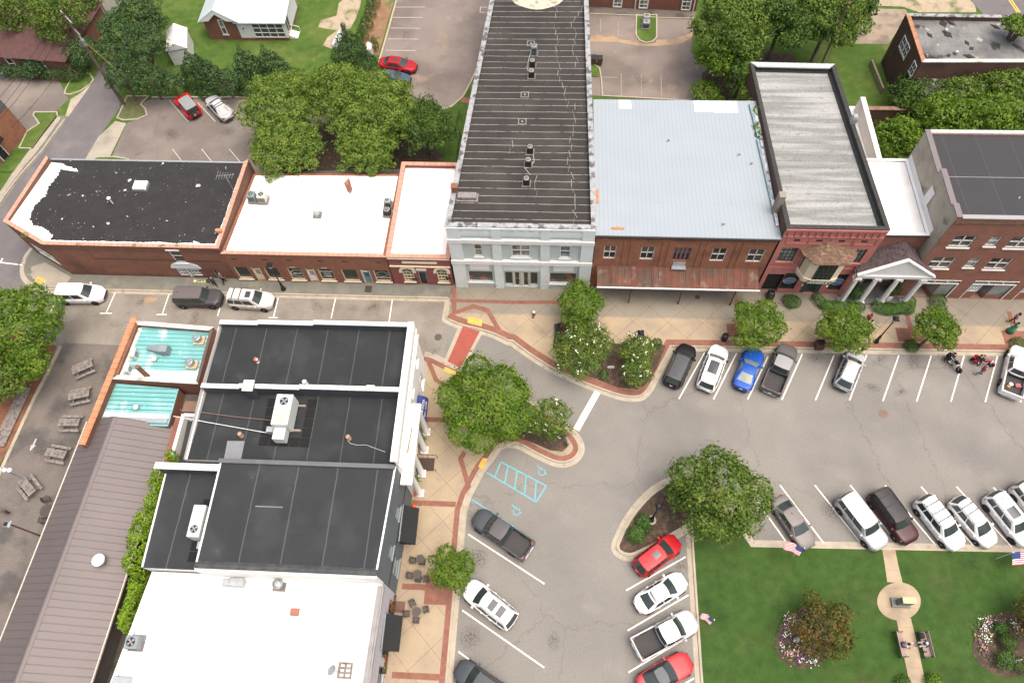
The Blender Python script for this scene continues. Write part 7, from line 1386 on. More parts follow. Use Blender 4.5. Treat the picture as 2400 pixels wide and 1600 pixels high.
s0 = P('a0',1530,575); s1 = P('a0',1710,545); e = Vector((s1.x-s0.x,s1.y-s0.y)).normalized()*2.4; n_ = Vector((-e.y,e.x)).normalized()*3.6; s0 = Vector((s0.x,s0.y)); q = [s0, s0+e, s0+e+n_, s0+n_]
e1 = q[0]; mb = MB(); mb.prism([tuple(p) for p in q],0,2.3); m0 = (q[0]+q[1])/2; m1 = (q[3]+q[2])/2; mb.add([(*q[0],2.3),(*q[1],2.3),(*m0,3.2)],[(0,1,2)]); mb.add([(*q[2],2.3),(*q[3],2.3),(*m1,3.2)],[(0,1,2)]); mb.build('wall', M('shed_white',(.55,.55,.53),.8,var=.08), t)
gable(t, [tuple(q[1]),tuple(q[2]),tuple(q[3]),tuple(q[0])], 2.28, 3.25, .12, M('shed_roof_white',(.66,.65,.65),.7,var=.05))
t = thing('brick_house', 'brick house with a red-brown hip roof in the top left corner', 'house', (-68,72,0))
a = P('a0',395,490); b_ = P('a0',-60,440); c0 = at(100,105,0)
q = [(-72,70.8),(-60.8,69.8),(-59.5,80),(-72,80)]; mb = MB(); mb.prism(q,0,3.2); mb.build('wall', bkH, t); gable(t, q, 3.1, 5.6, .5, M('redbrown_shingles',(.085,.042,.038),.9,var=.2,scale=2,fine=.2), hip=4)
fh = Fr(q[0],q[1])
for u in (3.2,7.3): window(t, fh, (u,u+.95,.9,2.7), wtrim, glass, 1, 2, dep=-.05, sill=wtrim)
fh = Fr(q[1],q[2]); window(t, fh, (1.5,2.5,.9,2.7), wtrim, glassl, 1, 2, dep=-.05, sill=wtrim)
tag(MB().lathe((0,0,0),[(.32,0),(.36,.8),(.38,.85),(.38,1.0),(.1,1.05)],12).build('dustbin', greyc, None), 'grey dustbin against the brick house wall', 'bin').location = (-70.2,69.8,0)
t = thing('brick_building', 'brick building with black entrance awning on the left edge beside a verge', 'building', (-67,57,0))
q = [(-80,48),(-66.0,52.0),(-63.9,60.7),(-64.9,61.8),(-80,62)]; mb = MB(); mb.prism(q,0,4.0); mb.build('wall', bk5, t); mb = MB(); mb.prism([(x+.0,y) for x, y in q],4.0,4.06,); mb.build('roof', mem8, t)
fh = Fr(q[1],q[2]); D = door(t, fh, (4.1,5.2,.1,2.3), darkin, wtrim, glass, (1,2), dep=-.06, full=True)
mb = MB(); 
pr = [(0,3.3),(.5,3.2),(.85,2.9),(.95,2.5)]; vs = [fh.pt(3.7,d_,z_) for d_,z_ in pr]+[fh.pt(5.6,d_,z_) for d_,z_ in pr]+[fh.pt(3.7,0,2.5),fh.pt(5.6,0,2.5)]; mb.add(vs,[(0,1,5,4),(1,2,6,5),(2,3,7,6),(0,8,3,2,1),(4,5,6,7,9)]); mb.build('entrance_awning', awnb, t)
t = thing('concrete_wall', 'tall pale concrete panel wall with brick coping beside the road', 'wall', (-55,76,0))
A0 = P('a0',812,452); A1 = P('a0',1090,-30); fh = Fr((A0.x,A0.y),(A1.x,A1.y)); mb = MB(); fh.box(mb,0,fh.L+8,-.25,0,0,2.6); mb.build('panel_wall', M('pale_concrete_panels',(.36,.34,.29),.9,var=.1,scale=.7), t)
for i in range(7):
    mb = MB(); fh.box(mb,i*2.9+.1,i*2.9+.25,0,.1,0,2.6); mb.build('pilaster', M('joint_grey',(.2,.19,.17),.9), t)
mb = MB(); fh.box(mb,-.05,fh.L+8,-.35,.06,2.6,2.72); mb.build('coping', M('dull_brick_coping',(.16,.09,.065),.9,var=.2), t)
t = thing('brick_building', 'brick building at the top edge with white glazed doors facing the old parking lot', 'building', (10,88,0))
q = [(1.5,84.0),(17.9,83.0),(18.3,95),(1.5,95)]; mb = MB(); mb.prism(q,0,4.2); mb.build('wall', bkH, t); mb = MB(); mb.prism(q,4.2,4.3); mb.build('roof', gravr, t); fh = Fr(q[0],q[1])
for x0,x1 in ((955,1020),(1182,1245),(1555,1625)): a_ = fh.uz('a2',x0,60)[0]; window(t, fh, (a_,a_+1.2,.15,2.6), wtrim, glassl, 2, 4, dep=-.06, t=.14, name='glazed_door')
for x_ in (1150,1665): u = fh.uz('a2',x_,60)[0]; mb = MB(); mb.tube(fh.pt(u,.08,0),fh.pt(u,.08,4.1),.06,n=6); mb.build('downpipe', wtrim, t)
t = thing('derelict_building', 'derelict brick building with a torn grey flat roof at the top right', 'building', (46,69,0))
HR = 6.8; q = [P('a3',1420,548,HR),P('a3',2700,548,HR),P('a3',2700,150,HR),P('a3',1280,125,HR)]; q = [(p.x,p.y) for p in q]
mb = MB(); ring(mb, q, HR, HR-.6, .35); mb.build('wall', bkR, t)
ruinroof = M('torn_grey_roofing', (.165,.165,.16), .95, var=.18, scale=.6, c2=(.11,.11,.11), s2=.4, lo=.45, hi=.6, fine=.15, extra=chain(stripes('x',1.3,.06,(.09,.09,.09),.6), stripes('y',3.1,.06,(.09,.09,.09),.6), blotch((.02,.02,.02), .42, .62, .66, .9), blotch((.36,.35,.33), 1.1, .64, .70, .7)))
mb = MB(); roofplane(mb, q, HR-.5, .3); mb.build('roof', ruinroof, t)
copings(t, q, HR, .4, .1, .03, (0,1,2,3), {0:concw,1:concw,2:greycop,3:M('orange_brick_top',(.33,.16,.09),.9,var=.3,scale=2)})
fw_ = Fr(q[3],q[0])
for x0,y0_,x1,y1_ in ((1225,330,1300,440),(1255,400,1320,490),(1310,560,1385,650)):
    u0, z1_ = fw_.uz('a3',x0,y0_); u1, z0__ = fw_.uz('a3',x1,y1_); u0, u1 = min(u0,u1), max(u0,u1); z0__, z1_ = min(z0__,z1_), max(z0__,z1_)
    um = (u0+u1)/2; zm = (z0__+z1_)/2; window(t, fw_, (um-.55,um+.55,zm-.75,zm+.75), wtrim, glass, 2, 2, dep=-.05, sill=concw)
mb = MB(); mb.prism([(x,y) for x,y in [(q[0][0]+.8,q[0][1]-5.5),(q[0][0]+12,q[0][1]-5.5),(q[0][0]+12,q[0][1]-.02),(q[0][0]+.8,q[0][1]-.02)]],0,4.6); mb.build('lower_wall', bkR, t)
mb = MB(); mb.add([(q[0][0]+.8,q[0][1]-5.5,4.62),(q[0][0]+12,q[0][1]-5.5,4.62),(q[0][0]+12,q[0][1]-.05,4.62),(q[0][0]+.8,q[0][1]-.05,4.62)],[(0,1,2,3)]); mb.build('lower_roof', M('collapsed_roofing',(.035,.035,.035),.95,var=.3,scale=1,extra=chain(blotch((.3,.29,.27),.7,.56,.62,.8),blotch((.12,.07,.05),.9,.62,.68,.8))), t)
rnd = random.Random(4)
for k in range(9):
    c = Vector((q[3][0]+1.5+rnd.random()*9, q[0][1]+1+rnd.random()*6.5)); a_ = rnd.uniform(0,3); l_ = rnd.uniform(.3,.75); mb = MB(); ww = rnd.uniform(.2,.5)
    mb.add([(c.x-l_*math.cos(a_),c.y-l_*math.sin(a_),HR-.49),(c.x+ww*math.sin(a_),c.y-ww*math.cos(a_),HR-.47),(c.x+l_*math.cos(a_),c.y+l_*math.sin(a_),HR-.46),(c.x-ww*math.sin(a_),c.y+ww*math.cos(a_),HR-.38)],[(0,1,2,3)]); mb.build('torn_flap', M('tar_paper',(.03,.03,.03),.95,var=.2), t)
for x_,y_ in ((1635,262),(1728,455)): c = P('a3',x_,y_,HR-.2); mb = MB(); mb.lathe((c.x,c.y,HR-.55),[(.12,0),(.12,.3),(.25,.32),(.2,.45),(.02,.5)],10); mb.build('roof_cowl', galv, t)
t = thing('brick_wall', 'low ruined brick wall with a flat coping below the derelict building', 'wall', (39,62.5,0))
a = P('a3',950,945,3.2); b_ = P('a3',1660,960,3.2); mb = MB(); mb.box(a.x,b_.x,a.y-.2,a.y+.2,0,3.1); mb.build('wall', bkR, t); mb = MB(); mb.box(a.x-.05,b_.x,a.y-.28,a.y+.28,3.1,3.2); mb.build('coping', M('mossy_brick_top',(.20,.12,.085),.9,var=.3,scale=2), t)
a = P('a3',985,540,.5); b_ = P('a3',1085,790,.5); fh = Fr((b_.x,b_.y),(a.x,a.y)); mb = MB(); fh.box(mb,0,fh.L,-.2,.0,0,.8); tag(mb.build('retaining_wall', M('mossy_concrete',(.27,.22,.15),.95,var=.2), None, (a.x,a.y,0)), 'low mossy concrete retaining wall in the weeds beside the derelict building', 'wall')
c0 = P('a1',765,400,.8); c1 = P('a1',825,275,.8); b = MB(); b.smooth = True; dv = (c1-c0).normalized(); b.tube(c0,c1,.42,n=14); b.tube(c0-dv*.15,c0,.25,.42,14); b.tube(c1,c1+dv*.15,.42,.25,14); b.smooth = False; b.box(c0.x-.1,c0.x+.2,c0.y,c0.y+.3,0,.5); b.box(c1.x-.2,c1.x+.1,c1.y-.3,c1.y,0,.5); tag(b.build('gas_tank', signw, None, (c0.x,c0.y,0)), 'white horizontal gas tank on the gravel patch in the yard', 'tank')
c = P('a1',848,270,1.2); b = MB(); b.tube((c.x,c.y,0),(c.x,c.y,2.0),.28,n=10); b.lathe((c.x,c.y,2.0),[(.34,0),(.34,.2),(.1,.28)],12); tag(b.build('stump', barkm, None, (c.x,c.y,0)), 'cut tree trunk with a dark cap behind the gas tank', 'stump')
c = P('a1',1072,445,.5); b = MB(); b.bbox(c.x-.35,c.x+.35,c.y-.7,c.y+.7,0,1.3,.06); b.box(c.x-.25,c.x+.25,c.y-.72,c.y-.70,.3,1.1); tag(b.build('utility_cabinet', concw, None, (c.x,c.y,0)), 'pale utility cabinet by the small shrubs near the upper lot', 'cabinet')
for k_,(x_,y_) in enumerate(((790,525),(842,530))):
    c = P('a2',x_,y_,.6); t = thing('wheeled_bin', ('left','right')[k_]+' of the two brown wheeled bins beside the long black roof', 'bin', (c.x,c.y,0), 0, 'brown wheeled bins'); b = MB(); b.hexa([(c.x-.27,c.y-.3,.05),(c.x+.27,c.y-.3,.05),(c.x+.27,c.y+.3,.05),(c.x-.27,c.y+.3,.05)],[(c.x-.34,c.y-.38,1.0),(c.x+.34,c.y-.38,1.0),(c.x+.34,c.y+.38,1.0),(c.x-.34,c.y+.38,1.0)]); b.build('bin_body', M('bin_brown',(.09,.05,.03),.7), t); b = MB(); b.bbox(c.x-.36,c.x+.36,c.y-.4,c.y+.42,1.0,1.1,.04); b.build('lid', blkp, t)
c = P('b1',370,100,.8); b = MB(); b.bbox(c.x-.9,c.x+.9,c.y-.6,c.y+.6,.1,1.3,.05); b.hexa([(c.x-.95,c.y-.65,1.3),(c.x+.95,c.y-.65,1.3),(c.x+.95,c.y+.65,1.3),(c.x-.95,c.y+.65,1.3)],[(c.x-.9,c.y-.6,1.35),(c.x+.9,c.y-.6,1.35),(c.x+.9,c.y+.6,1.6),(c.x-.9,c.y+.6,1.6)]); tag(b.build('dumpster', M('dumpster_green',(.02,.07,.065),.6,var=.15), None, (c.x,c.y,0)), 'dark green dumpster under the trees behind the shops', 'dumpster')
fa_ = [P('b1',70,148,1.2),P('b1',560,150,1.2)]; t = thing('metal_fence', 'thin dark metal fence behind the white-roofed shops', 'fence', (fa_[0].x,fa_[0].y,0)); b = MB(); 
for z_ in (.3,1.2): b.tube((fa_[0].x,52.6,z_),(fa_[1].x,52.6,z_),.025,n=4)
n_ = 16
for i in range(n_+1): b.tube((fa_[0].x+(fa_[1].x-fa_[0].x)*i/n_,52.6,0),(fa_[0].x+(fa_[1].x-fa_[0].x)*i/n_,52.6,1.2),.02,n=4)
b.build('railing', blackm, t)
t = thing('metal_fence', 'dark metal railing along the ramp beside the long black roof', 'fence', (-9.6,58,0)); b = MB(); pts = [P('a1',1925,968,1.1),P('a1',1850,968,1.1),P('a1',1820,1130,1.1),P('a1',1860,1140,1.1),P('a1',1830,1390,1.1)]
b.path([(p.x,p.y,1.1) for p in pts],.03,5); b.path([(p.x,p.y,.5) for p in pts],.02,4)
for p in pts: b.tube((p.x,p.y,0),(p.x,p.y,1.1),.03,n=5)
b.build('railing', blackm, t)
# ------------------------------------------------------------------ poles, lamps and wires
t = thing('utility_pole', 'tall wooden utility pole with crossarms and transformer beside the dark evergreens', 'utility pole', (-53.27,65.46,0))
bx_, by_ = -53.27, 65.46; b = MB(); b.tube((bx_,by_,0),(bx_-.1,by_+.05,13),.2,.12,10); b.build('pole', M('pole_wood',(.12,.085,.065),.95,var=.2,scale=3), t)
for z_ in (12.3,10.8,9.9): b = MB(); b.hexa([(bx_-.9,by_+.9,z_),(bx_+.9,by_-.9,z_),(bx_+1.0,by_-.8,z_),(bx_-.8,by_+1.0,z_)],[(bx_-.9,by_+.9,z_+.14),(bx_+.9,by_-.9,z_+.14),(bx_+1.0,by_-.8,z_+.14),(bx_-.8,by_+1.0,z_+.14)]); b.build('crossarm', wood, t)
for dx, dy, z_ in ((.35,-.25,9.0),(-.3,.3,8.4)): b = MB(); b.lathe((bx_+dx,by_+dy,z_),[(.2,0),(.22,.1),(.22,.8),(.15,.9),(.05,1.0)],12); b.build('transformer', galv, t)
for k_ in range(5): b = MB(); b.lathe((bx_-.8+.4*k_,by_+.85-.4*k_,12.44),[(.05,0),(.07,.1),(.04,.2)],8); b.build('insulator', signw, t)
wires = [((bx_-.8,by_+.9,12.6),P('a0',-300,1185,11)),((bx_-.2,by_+.2,12.6),P('a0',-200,1195,10.5)),((bx_+.5,by_-.5,12.6),P('a0',-60,1110,10)),((bx_,by_,9.8),P('a0',100,1120,7)),((bx_-.8,by_+.9,12.6),P('a0',740,-60,12)),((bx_+.2,by_-.2,12.6),P('a0',760,-60,12)),((bx_+.8,by_-.8,12.6),P('a0',800,-60,12)),((bx_,by_,10),P('a0',1290,850,.4))]
for k_,(p,q_) in enumerate(wires):
    p = Vector(p); b = MB(); pts = [p.lerp(q_,i/8)-Vector((0,0,(.5 if k_ < 7 else 0)*4*(i/8)*(1-i/8))) for i in range(9)]; b.path(pts,.017 if k_ < 7 else .03,4); tag(b.build('overhead_wire', blackm if k_ < 7 else M('guy_guard_yellow',(.5,.33,.05),.6), None, tuple(p)), ('first wire from the pole towards the lower left, outermost','second wire from the pole towards the lower left','third wire from the pole towards the lower left','lowest wire from the pole towards the lower left','left wire from the pole to the top edge','middle wire from the pole to the top edge','right wire from the pole to the top edge','yellow-guarded guy wire from the pole down to the weedy verge')[k_], 'wire', 'wires of the utility pole')
for k_,(p,q_) in enumerate(((P('a3',745,-10,11),P('a3',462,540,6)),(P('a3',775,30,11),P('a3',590,560,6)))):
    b = MB(); b.path([p.lerp(q_,i/8)-Vector((0,0,.5*4*(i/8)*(1-i/8))) for i in range(9)],.018,4); tag(b.build('overhead_wire', blackm, None, tuple(p)), ('left','right')[k_]+' of two thin wires running down to the rear of the grey roof', 'wire', 'wires behind the tavern')
c = P('a3',775,25,11); b = MB(); b.tube((c.x,c.y,0),(c.x,c.y,11.4),.16,.1,8); b.lathe((c.x,c.y-.3,11.0),[(.12,0),(.2,.1),(.2,.25),(.1,.35)],10); tag(b.build('utility_pole', M('pole_wood',(.12,.085,.065)), None, (c.x,c.y,0)), 'utility pole with a pale lamp among the trees at the top right', 'utility pole')
def lamp(x, y, lab, h=4.75, z0=ZS):
    t = thing('street_lamp', lab, 'street lamp', (x,y,z0), 0, 'black lantern street lamps'); b = MB(); b.smooth = True
    b.lathe((x,y,z0),[(.26,0),(.26,.12),(.20,.2),(.17,.35),(.13,.6),(.14,1.0),(.10,1.1),(.12,1.16),(.07,1.25),(.055,h-.9),(.09,h-.86),(.05,h-.8),(.05,h-.7)],14); b.build('pole', blackm, t)
    b = MB(); b.hexa([(x-.12,y-.12,z0+h-.7),(x+.12,y-.12,z0+h-.7),(x+.12,y+.12,z0+h-.7),(x-.12,y+.12,z0+h-.7)],[(x-.21,y-.21,z0+h-.2),(x+.21,y-.21,z0+h-.2),(x+.21,y+.21,z0+h-.2),(x-.21,y+.21,z0+h-.2)]); b.build('lantern_glass', M('lantern_glass',(.32,.31,.28),.2,var=.05), t)
    b = MB(); b.hexa([(x-.29,y-.29,z0+h-.2),(x+.29,y-.29,z0+h-.2),(x+.29,y+.29,z0+h-.2),(x-.29,y+.29,z0+h-.2)],[(x-.10,y-.10,z0+h+.02),(x+.10,y-.10,z0+h+.02),(x+.10,y+.10,z0+h+.02),(x-.10,y+.10,z0+h+.02)]); b.lathe((x,y,z0+h+.02),[(.05,0),(.02,.15)],6); b.build('lantern_roof', blackm, t)
c = P('p',665,678,ZS); lamp(c.x,c.y,'black lantern lamp on the grey pavement before the shop row'); c = P('v',395,1215,ZS); lamp(c.x,c.y,'black lantern lamp on the tan pavement before the portico')
c = P('c2',1205,515,4.85); lamp(c.x,c.y,'black lantern lamp rising out of the blossoming corner bed'); c = P('d2',970,500,ZS); lamp(c.x,c.y,'black lantern lamp in the kerbed mulch island under the large tree')
b = MB(); b.lathe((c.x,c.y,.1),[(.42,0),(.42,.14),(.34,.15)],18); tag(b.build('concrete_collar', conc, None, (c.x,c.y,.1)), 'round concrete collar at the foot of the mulch island lamp', 'collar')
t = thing('floodlight_pole', 'brown post with a square floodlight standing on the patio beside the brown roof', 'lamp', (-43.4,14.5,0)); c = P('d0',80,300,5.0); b = MB(); b.tube((c.x,c.y,0),(c.x,c.y,5),.07,n=8); b.build('post', M('rust_post',(.11,.06,.045),.8), t); b = MB(); b.bbox(c.x-.5,c.x-.05,c.y-.25,c.y+.2,4.95,5.15,.03); b.box(c.x-.05,c.x+.1,c.y-.3,c.y+.3,5.0,5.08); b.build('floodlight', galv, t); b = MB(); b.box(c.x-.45,c.x-.1,c.y-.2,c.y+.15,5.152,5.165); b.build('lens', blackm, t)
c = P('c0',45,1350,3.5); t = thing('street_lamp', 'galvanised lamp arm with two round heads at the left edge of the patio', 'street lamp', (c.x,c.y,0)); b = MB(); b.tube((c.x,c.y,0),(c.x,c.y,3.5),.06,n=8); b.tube((c.x-.6,c.y+.1,3.5),(c.x+.5,c.y-.1,3.5),.04,n=6); b.build('post', galv, t)
for dx in (-.5,0,.45): b = MB(); b.smooth = True; b.lathe((c.x+dx,c.y,3.45),[(.1,0),(.22,.1),(.2,.22),(.05,.28)],12); b.build('lamp_head', M('lamp_white',(.6,.62,.62),.4), t)
# ------------------------------------------------------------------ roof equipment
def fan(mb_par, x, y, z, r, gm, par):
    b = MB(); b.lathe((x,y,z),[(r,0),(r,.04),(r*.86,.045),(r*.86,.0)],20); b.build('fan_ring', gm, par)
    b = MB(); b.lathe((x,y,z+.001),[(r*.85,0),(r*.85,.006)],20); b.build('fan_well', darkin, par)
    b = MB()
    for k in range(4): a_ = k*math.pi/2+.4; b.add([(x,y,z+.02),(x+r*.75*math.cos(a_),y+r*.75*math.sin(a_),z+.015),(x+r*.75*math.cos(a_+.7),y+r*.75*math.sin(a_+.7),z+.03)],[(0,1,2)])
    b.lathe((x,y,z+.01),[(r*.2,0),(r*.2,.03)],8); b.build('fan_blade', M('fan_metal',(.3,.3,.3),.5,metal=.4), par)
def ac(v, x, y, zr, w_, h, mat, topm, lab, grp=None, d_=None, round_=False, pad=True):
    c = P(v,x,y,zr+h); d_ = d_ or w_; t = thing('air_conditioner', lab, 'air conditioner', (c.x,c.y,zr), 0, grp); b = MB()
    if round_: b.smooth = True; b.lathe((c.x,c.y,zr+.1),[(w_/2,0),(w_/2,h-.1),(w_/2*.92,h-.06)],18)
    else: b.bbox(c.x-w_/2,c.x+w_/2,c.y-d_/2,c.y+d_/2,zr+.1,zr+h,.04)
    b.build('casing', mat, t)
    if not round_:
        b = MB()
        for k in range(5): z_ = zr+.2+(h-.35)*k/5; b.box(c.x-w_/2+.06,c.x+w_/2-.06,c.y-d_/2-.012,c.y-d_/2-.002,z_,z_+(h-.35)/9)
        b.build('louvres', blkp, t)
    fan(None, c.x, c.y, zr+h+.001, min(w_,d_)*.40, topm, t)
    if pad: b = MB(); b.box(c.x-w_/2-.12,c.x+w_/2+.12,c.y-d_/2-.1,c.y+d_/2+.1,zr+.0,zr+.1); b.build('stand', wood, t)
    return t
ac('b0',2190,350,4.5,.78,1.0,greyc,greyc,'dark grey air conditioner on the white roof against the brick party wall','air conditioners on the shop roofs')
ac('b0',2282,355,4.5,.85,.95,beige,beige,'beige air conditioner beside the dark grey one on the white roof','air conditioners on the shop roofs')
ac('b1',592,488,4.5,.62,.95,M('pale_green_casing',(.42,.48,.46),.6),galv,'pale round-topped air conditioner in the middle of the white roof','air conditioners on the shop roofs',round_=True)
ac('b1',1222,405,4.5,.68,.85,greyc,beige,'grey-green air conditioner by the terracotta coping, upper of two','air conditioners on the shop roofs'); ac('b1',1218,488,4.6,.72,.7,blkp,beige,'low black air conditioner with a pale lid by the terracotta coping','air conditioners on the shop roofs')
zr4 = lambda y: 9.88-(y-40)*1.18/42
for i,(v,x,y,l) in enumerate([('a2',268,398,'northernmost dark unit on the long black roof'),('a2',252,528,'second unit from the back on the long black roof'),('a2',245,618,'third unit from the back on the long black roof'),('a2',232,1282,'fourth unit from the back on the long black roof'),('a2',216,1396,'fifth unit from the back on the long black roof'),('b2',200,215,'unit nearest the front of the long black roof')]):
    q_ = P(v,x,y,9.6); ac(v,x,y,zr4(q_.y),.62,.85 if i else 1.2,greyc if i==0 else blkp,beige if i else galv,l,'small air conditioners along the long black roof')
pts = [P('a2',x,y,zr4(60)+.05) for x,y in [(240,430),(225,500),(205,590),(225,640)]]; b = MB(); b.path([(p.x,p.y,zr4(p.y)+.05) for p in pts],.03,5); tag(b.build('cable', M('pale_cable',(.4,.4,.38),.7), None, tuple(pts[0])), 'loose pale cable by the rear units on the long black roof', 'cable')
pts = [P('a2',x,y,9.3) for x,y in [(232,1330),(262,1380),(268,1440),(240,1480),(190,1500)]]+[P('b2',235,200,9.5)]; b = MB(); b.path([(p.x,p.y,zr4(p.y)+.05) for p in pts],.03,5); tag(b.build('cable', M('pale_cable',(.4,.4,.38)), None, tuple(pts[0])), 'looped pale cable by the front units on the long black roof', 'cable')
c = P('b1',1920,360,10.2); b = MB(); b.bbox(c.x-.9,c.x+.9,c.y-.35,c.y+.35,zr4(c.y),zr4(c.y)+.45,.05); b.box(c.x-1.05,c.x+1.05,c.y-.5,c.y+.5,zr4(c.y)-.02,zr4(c.y)+.06); tag(b.build('roof_hatch', M('tarred_metal',(.20,.19,.18),.9,var=.4,scale=5), None, (c.x,c.y,9.8)), 'tarred roof hatch at the front left of the long black roof', 'hatch')
c = P('b1',1808,290,10.9); b = MB(); b.box(c.x-.25,c.x+.25,c.y-.25,c.y+.25,9.0,11.0); b.box(c.x-.3,c.x+.3,c.y-.3,c.y+.3,11.0,11.08); tag(b.build('chimney', bk2, None, (c.x,c.y,9.0)), 'small brick flue on the left parapet of the long black roof', 'chimney')
c = P('b0',1222,270,5.4); t = thing('skylight', 'white box skylight on the black roof of the corner building', 'skylight', (c.x,c.y,4.9)); b = MB(); b.bbox(c.x-.75,c.x+.75,c.y-.6,c.y+.6,4.85,5.3,.05); b.build('kerb_frame', galv, t); b = MB(); b.bbox(c.x-.7,c.x+.7,c.y-.55,c.y+.55,5.3,5.42,.05); b.build('dome', M('skylight_white',(.72,.74,.70),.4,var=.03), t)
c = P('b0',950,390,5.9); b = MB(); b.tube((c.x,c.y,4.9),(c.x,c.y,5.9),.07,n=8); b.lathe((c.x,c.y,5.85),[(.2,0),(.22,.08),(.1,.2)],10); tag(b.build('vent_pipe', signw, None, (c.x,c.y,4.9)), 'white-capped vent pipe standing on the black corner roof', 'vent')
c = P('b0',1715,775,5.4); b = MB(); b.tube((c.x-.3,c.y+.1,5.3),(c.x+.3,c.y-.1,5.3),.12,n=8); tag(b.build('roll', signw, None, (c.x,c.y,5.2)), 'short white roll lying at the front right of the black corner roof', 'roll')
c = P('b0',1990,225,6.6); t = thing('tv_antenna', 'television antenna on the black roof near the brick party wall', 'antenna', (c.x,c.y,4.8)); b = MB(); b.tube((c.x,c.y,4.8),(c.x,c.y,7.2),.03,n=6); b.build('mast', galv, t); b = MB(); b.tube((c.x-1,c.y,7.1),(c.x+.8,c.y+.2,7.1),.02,n=5)
for k in range(7): b.tube((c.x-.9+k*.27,c.y-.5+.03*k,7.12),(c.x-.9+k*.27,c.y+.55-.03*k,7.12),.014,n=4)
b.build('elements', galv, t)
c = P('b0',1915,680,5.7); b = MB(); b.bbox(c.x-.3,c.x+.3,c.y-.2,c.y+.2,5.68,5.95,.02); tag(b.build('clay_block', ctileB, None, (c.x,c.y,5.68)), 'single raised clay cap on the party wall coping', 'cap')
c = P('b1',880,250,5.8); b = MB(); b.add([(c.x-.45,c.y-.1,5.75),(c.x,c.y-.3,5.6),(c.x+.12,c.y+.35,6.1),(c.x-.3,c.y-.2,4.5),(c.x+.02,c.y-.3,4.4),(c.x+.12,c.y+.2,4.4)],[(0,3,4,1),(1,4,5,2),(0,1,2),(0,2,5,3)]); tag(b.build('chimney', M('terracotta_brick_stub',(.30,.13,.09),.9,var=.15), None, (c.x,c.y,4.4)), 'broken triangular brick chimney stub on the white shop roof', 'chimney')
# white building roof
t = thing('rooftop_unit', 'large pale rooftop air handler on a grid of black pads', 'air conditioner', (-21.6,21.9,7.8)); zz = 8.15
b = MB(); b.bbox(-22.3,-20.9,20.5,23.2,zz,9.75,.05); b.build('casing', acgreen, t); b = MB(); b.bbox(-22.2,-21.2,19.5,20.5,zz,9.1,.04); b.build('duct_hood', acgreen, t); b = MB(); b.bbox(-22.95,-22.35,20.2,20.7,zz,8.8,.03); b.build('control_box', galv, t)
fan(None,-21.55,22.55,9.752,.42,acgreen,t); b = MB(); b.add([(-22.15,20.65,9.756),(-21.15,20.65,9.756),(-21.15,21.8,9.756),(-22.15,21.8,9.756)],[(0,1,2,3)]); b.build('rust_stain', M('pale_stain',(.42,.41,.36),.8,var=.15,scale=3), t)
b = MB(); b.box(-22.7,-20.3,20.6,20.75,7.83,8.14); b.box(-22.7,-20.3,22.8,22.95,7.83,8.14); b.build('skid_frame', M('rust_frame',(.25,.19,.16),.8,var=.2), t)
for gx_ in range(5):
    for gy_ in range(5):
        if gx_ in (1,2,3) and gy_ > 0: continue
        x_ = -23.7+gx_*.86+gy_*.0; y_ = 19.35+gy_*.86; b = MB(); b.box(x_,x_+.78,y_,y_+.78,7.805,7.835); tag(b.build('roof_pad', M('black_pad',(.008,.008,.008),.9), None, (x_,y_,7.8)), f'black pad by the air handler, column {ORD[gx_]} from left, row {ORD[4-gy_]} from back', 'pad', 'black rubber pads on the dark roof')
b = MB(); b.path([(-31.4,21.6,8.0),(-22.4,20.3,8.0)],.03,5); tag(b.build('pipe', wtrim, None, (-27,21,8)), 'thin white pipe crossing the dark roof to the air handler', 'pipe')
b = MB(); b.path([(-31.0,22.2,8.05),(-26,21.7,8.05),(-23,21.5,8.05)],.03,5); tag(b.build('pipe', M('copper_brown',(.2,.12,.09),.7), None, (-27,22,8)), 'brown conduit crossing the dark roof beside the white pipe', 'pipe')
for x_,y_,zr,l,v in ((590,382,8.5,'red and white vent stack on the northern dark roof','c0'),):
    pass
for v,x,y,zr,l,mt in (('c1',75,385,8.5,'small red and white vent on the northern dark roof',M('vent_red',(.35,.1,.08),.7,var=.4,scale=8,c2=(.6,.6,.58),s2=5)),('c1',500,580,8.5,'small white vent by the middle parapet of the northern dark roof',signw),('c0',2100,1035,7.8,'rusty round vent on the dark roof left of the pads',M('vent_rust',(.34,.22,.16),.8,var=.3,scale=6)),('c1',880,1060,7.8,'orange-brown junction vent with a trailing cable',M('vent_rust',(.34,.22,.16))),('d1',1345-470,995-200,6.0,'',None)):
    if mt is None: continue
    c = P(v,x,y,zr+.35); b = MB(); b.smooth = True; b.lathe((c.x,c.y,zr-.02),[(.26,0),(.14,.1),(.12,.4),(.2,.42),(.2,.52),(.05,.6)],12); tag(b.build('roof_vent', mt, None, (c.x,c.y,zr)), l, 'vent')
pts = [P('c1',*q_,7.85) for q_ in [(875,1090),(900,1115),(960,1130),(1040,1128),(1110,1155),(1205,1190)]]; b = MB(); b.path(pts,.022,5); tag(b.build('cable', M('pale_cable',(.4,.4,.38)), None, tuple(pts[0])), 'pale cable snaking across the dark roof to the white parapet', 'cable')
q_ = PP('c0',[(1990,1092),(2142,1095),(2110,1250),(1960,1250)],7.815); b = MB(); b.add(q_,[(0,3,2,1)]); tag(b.build('roof_patch_board', M('grey_panel',(.17,.18,.19),.7,var=.1), None, tuple(q_[0])), 'grey panel lying flat on the dark roof against the parapet', 'panel')
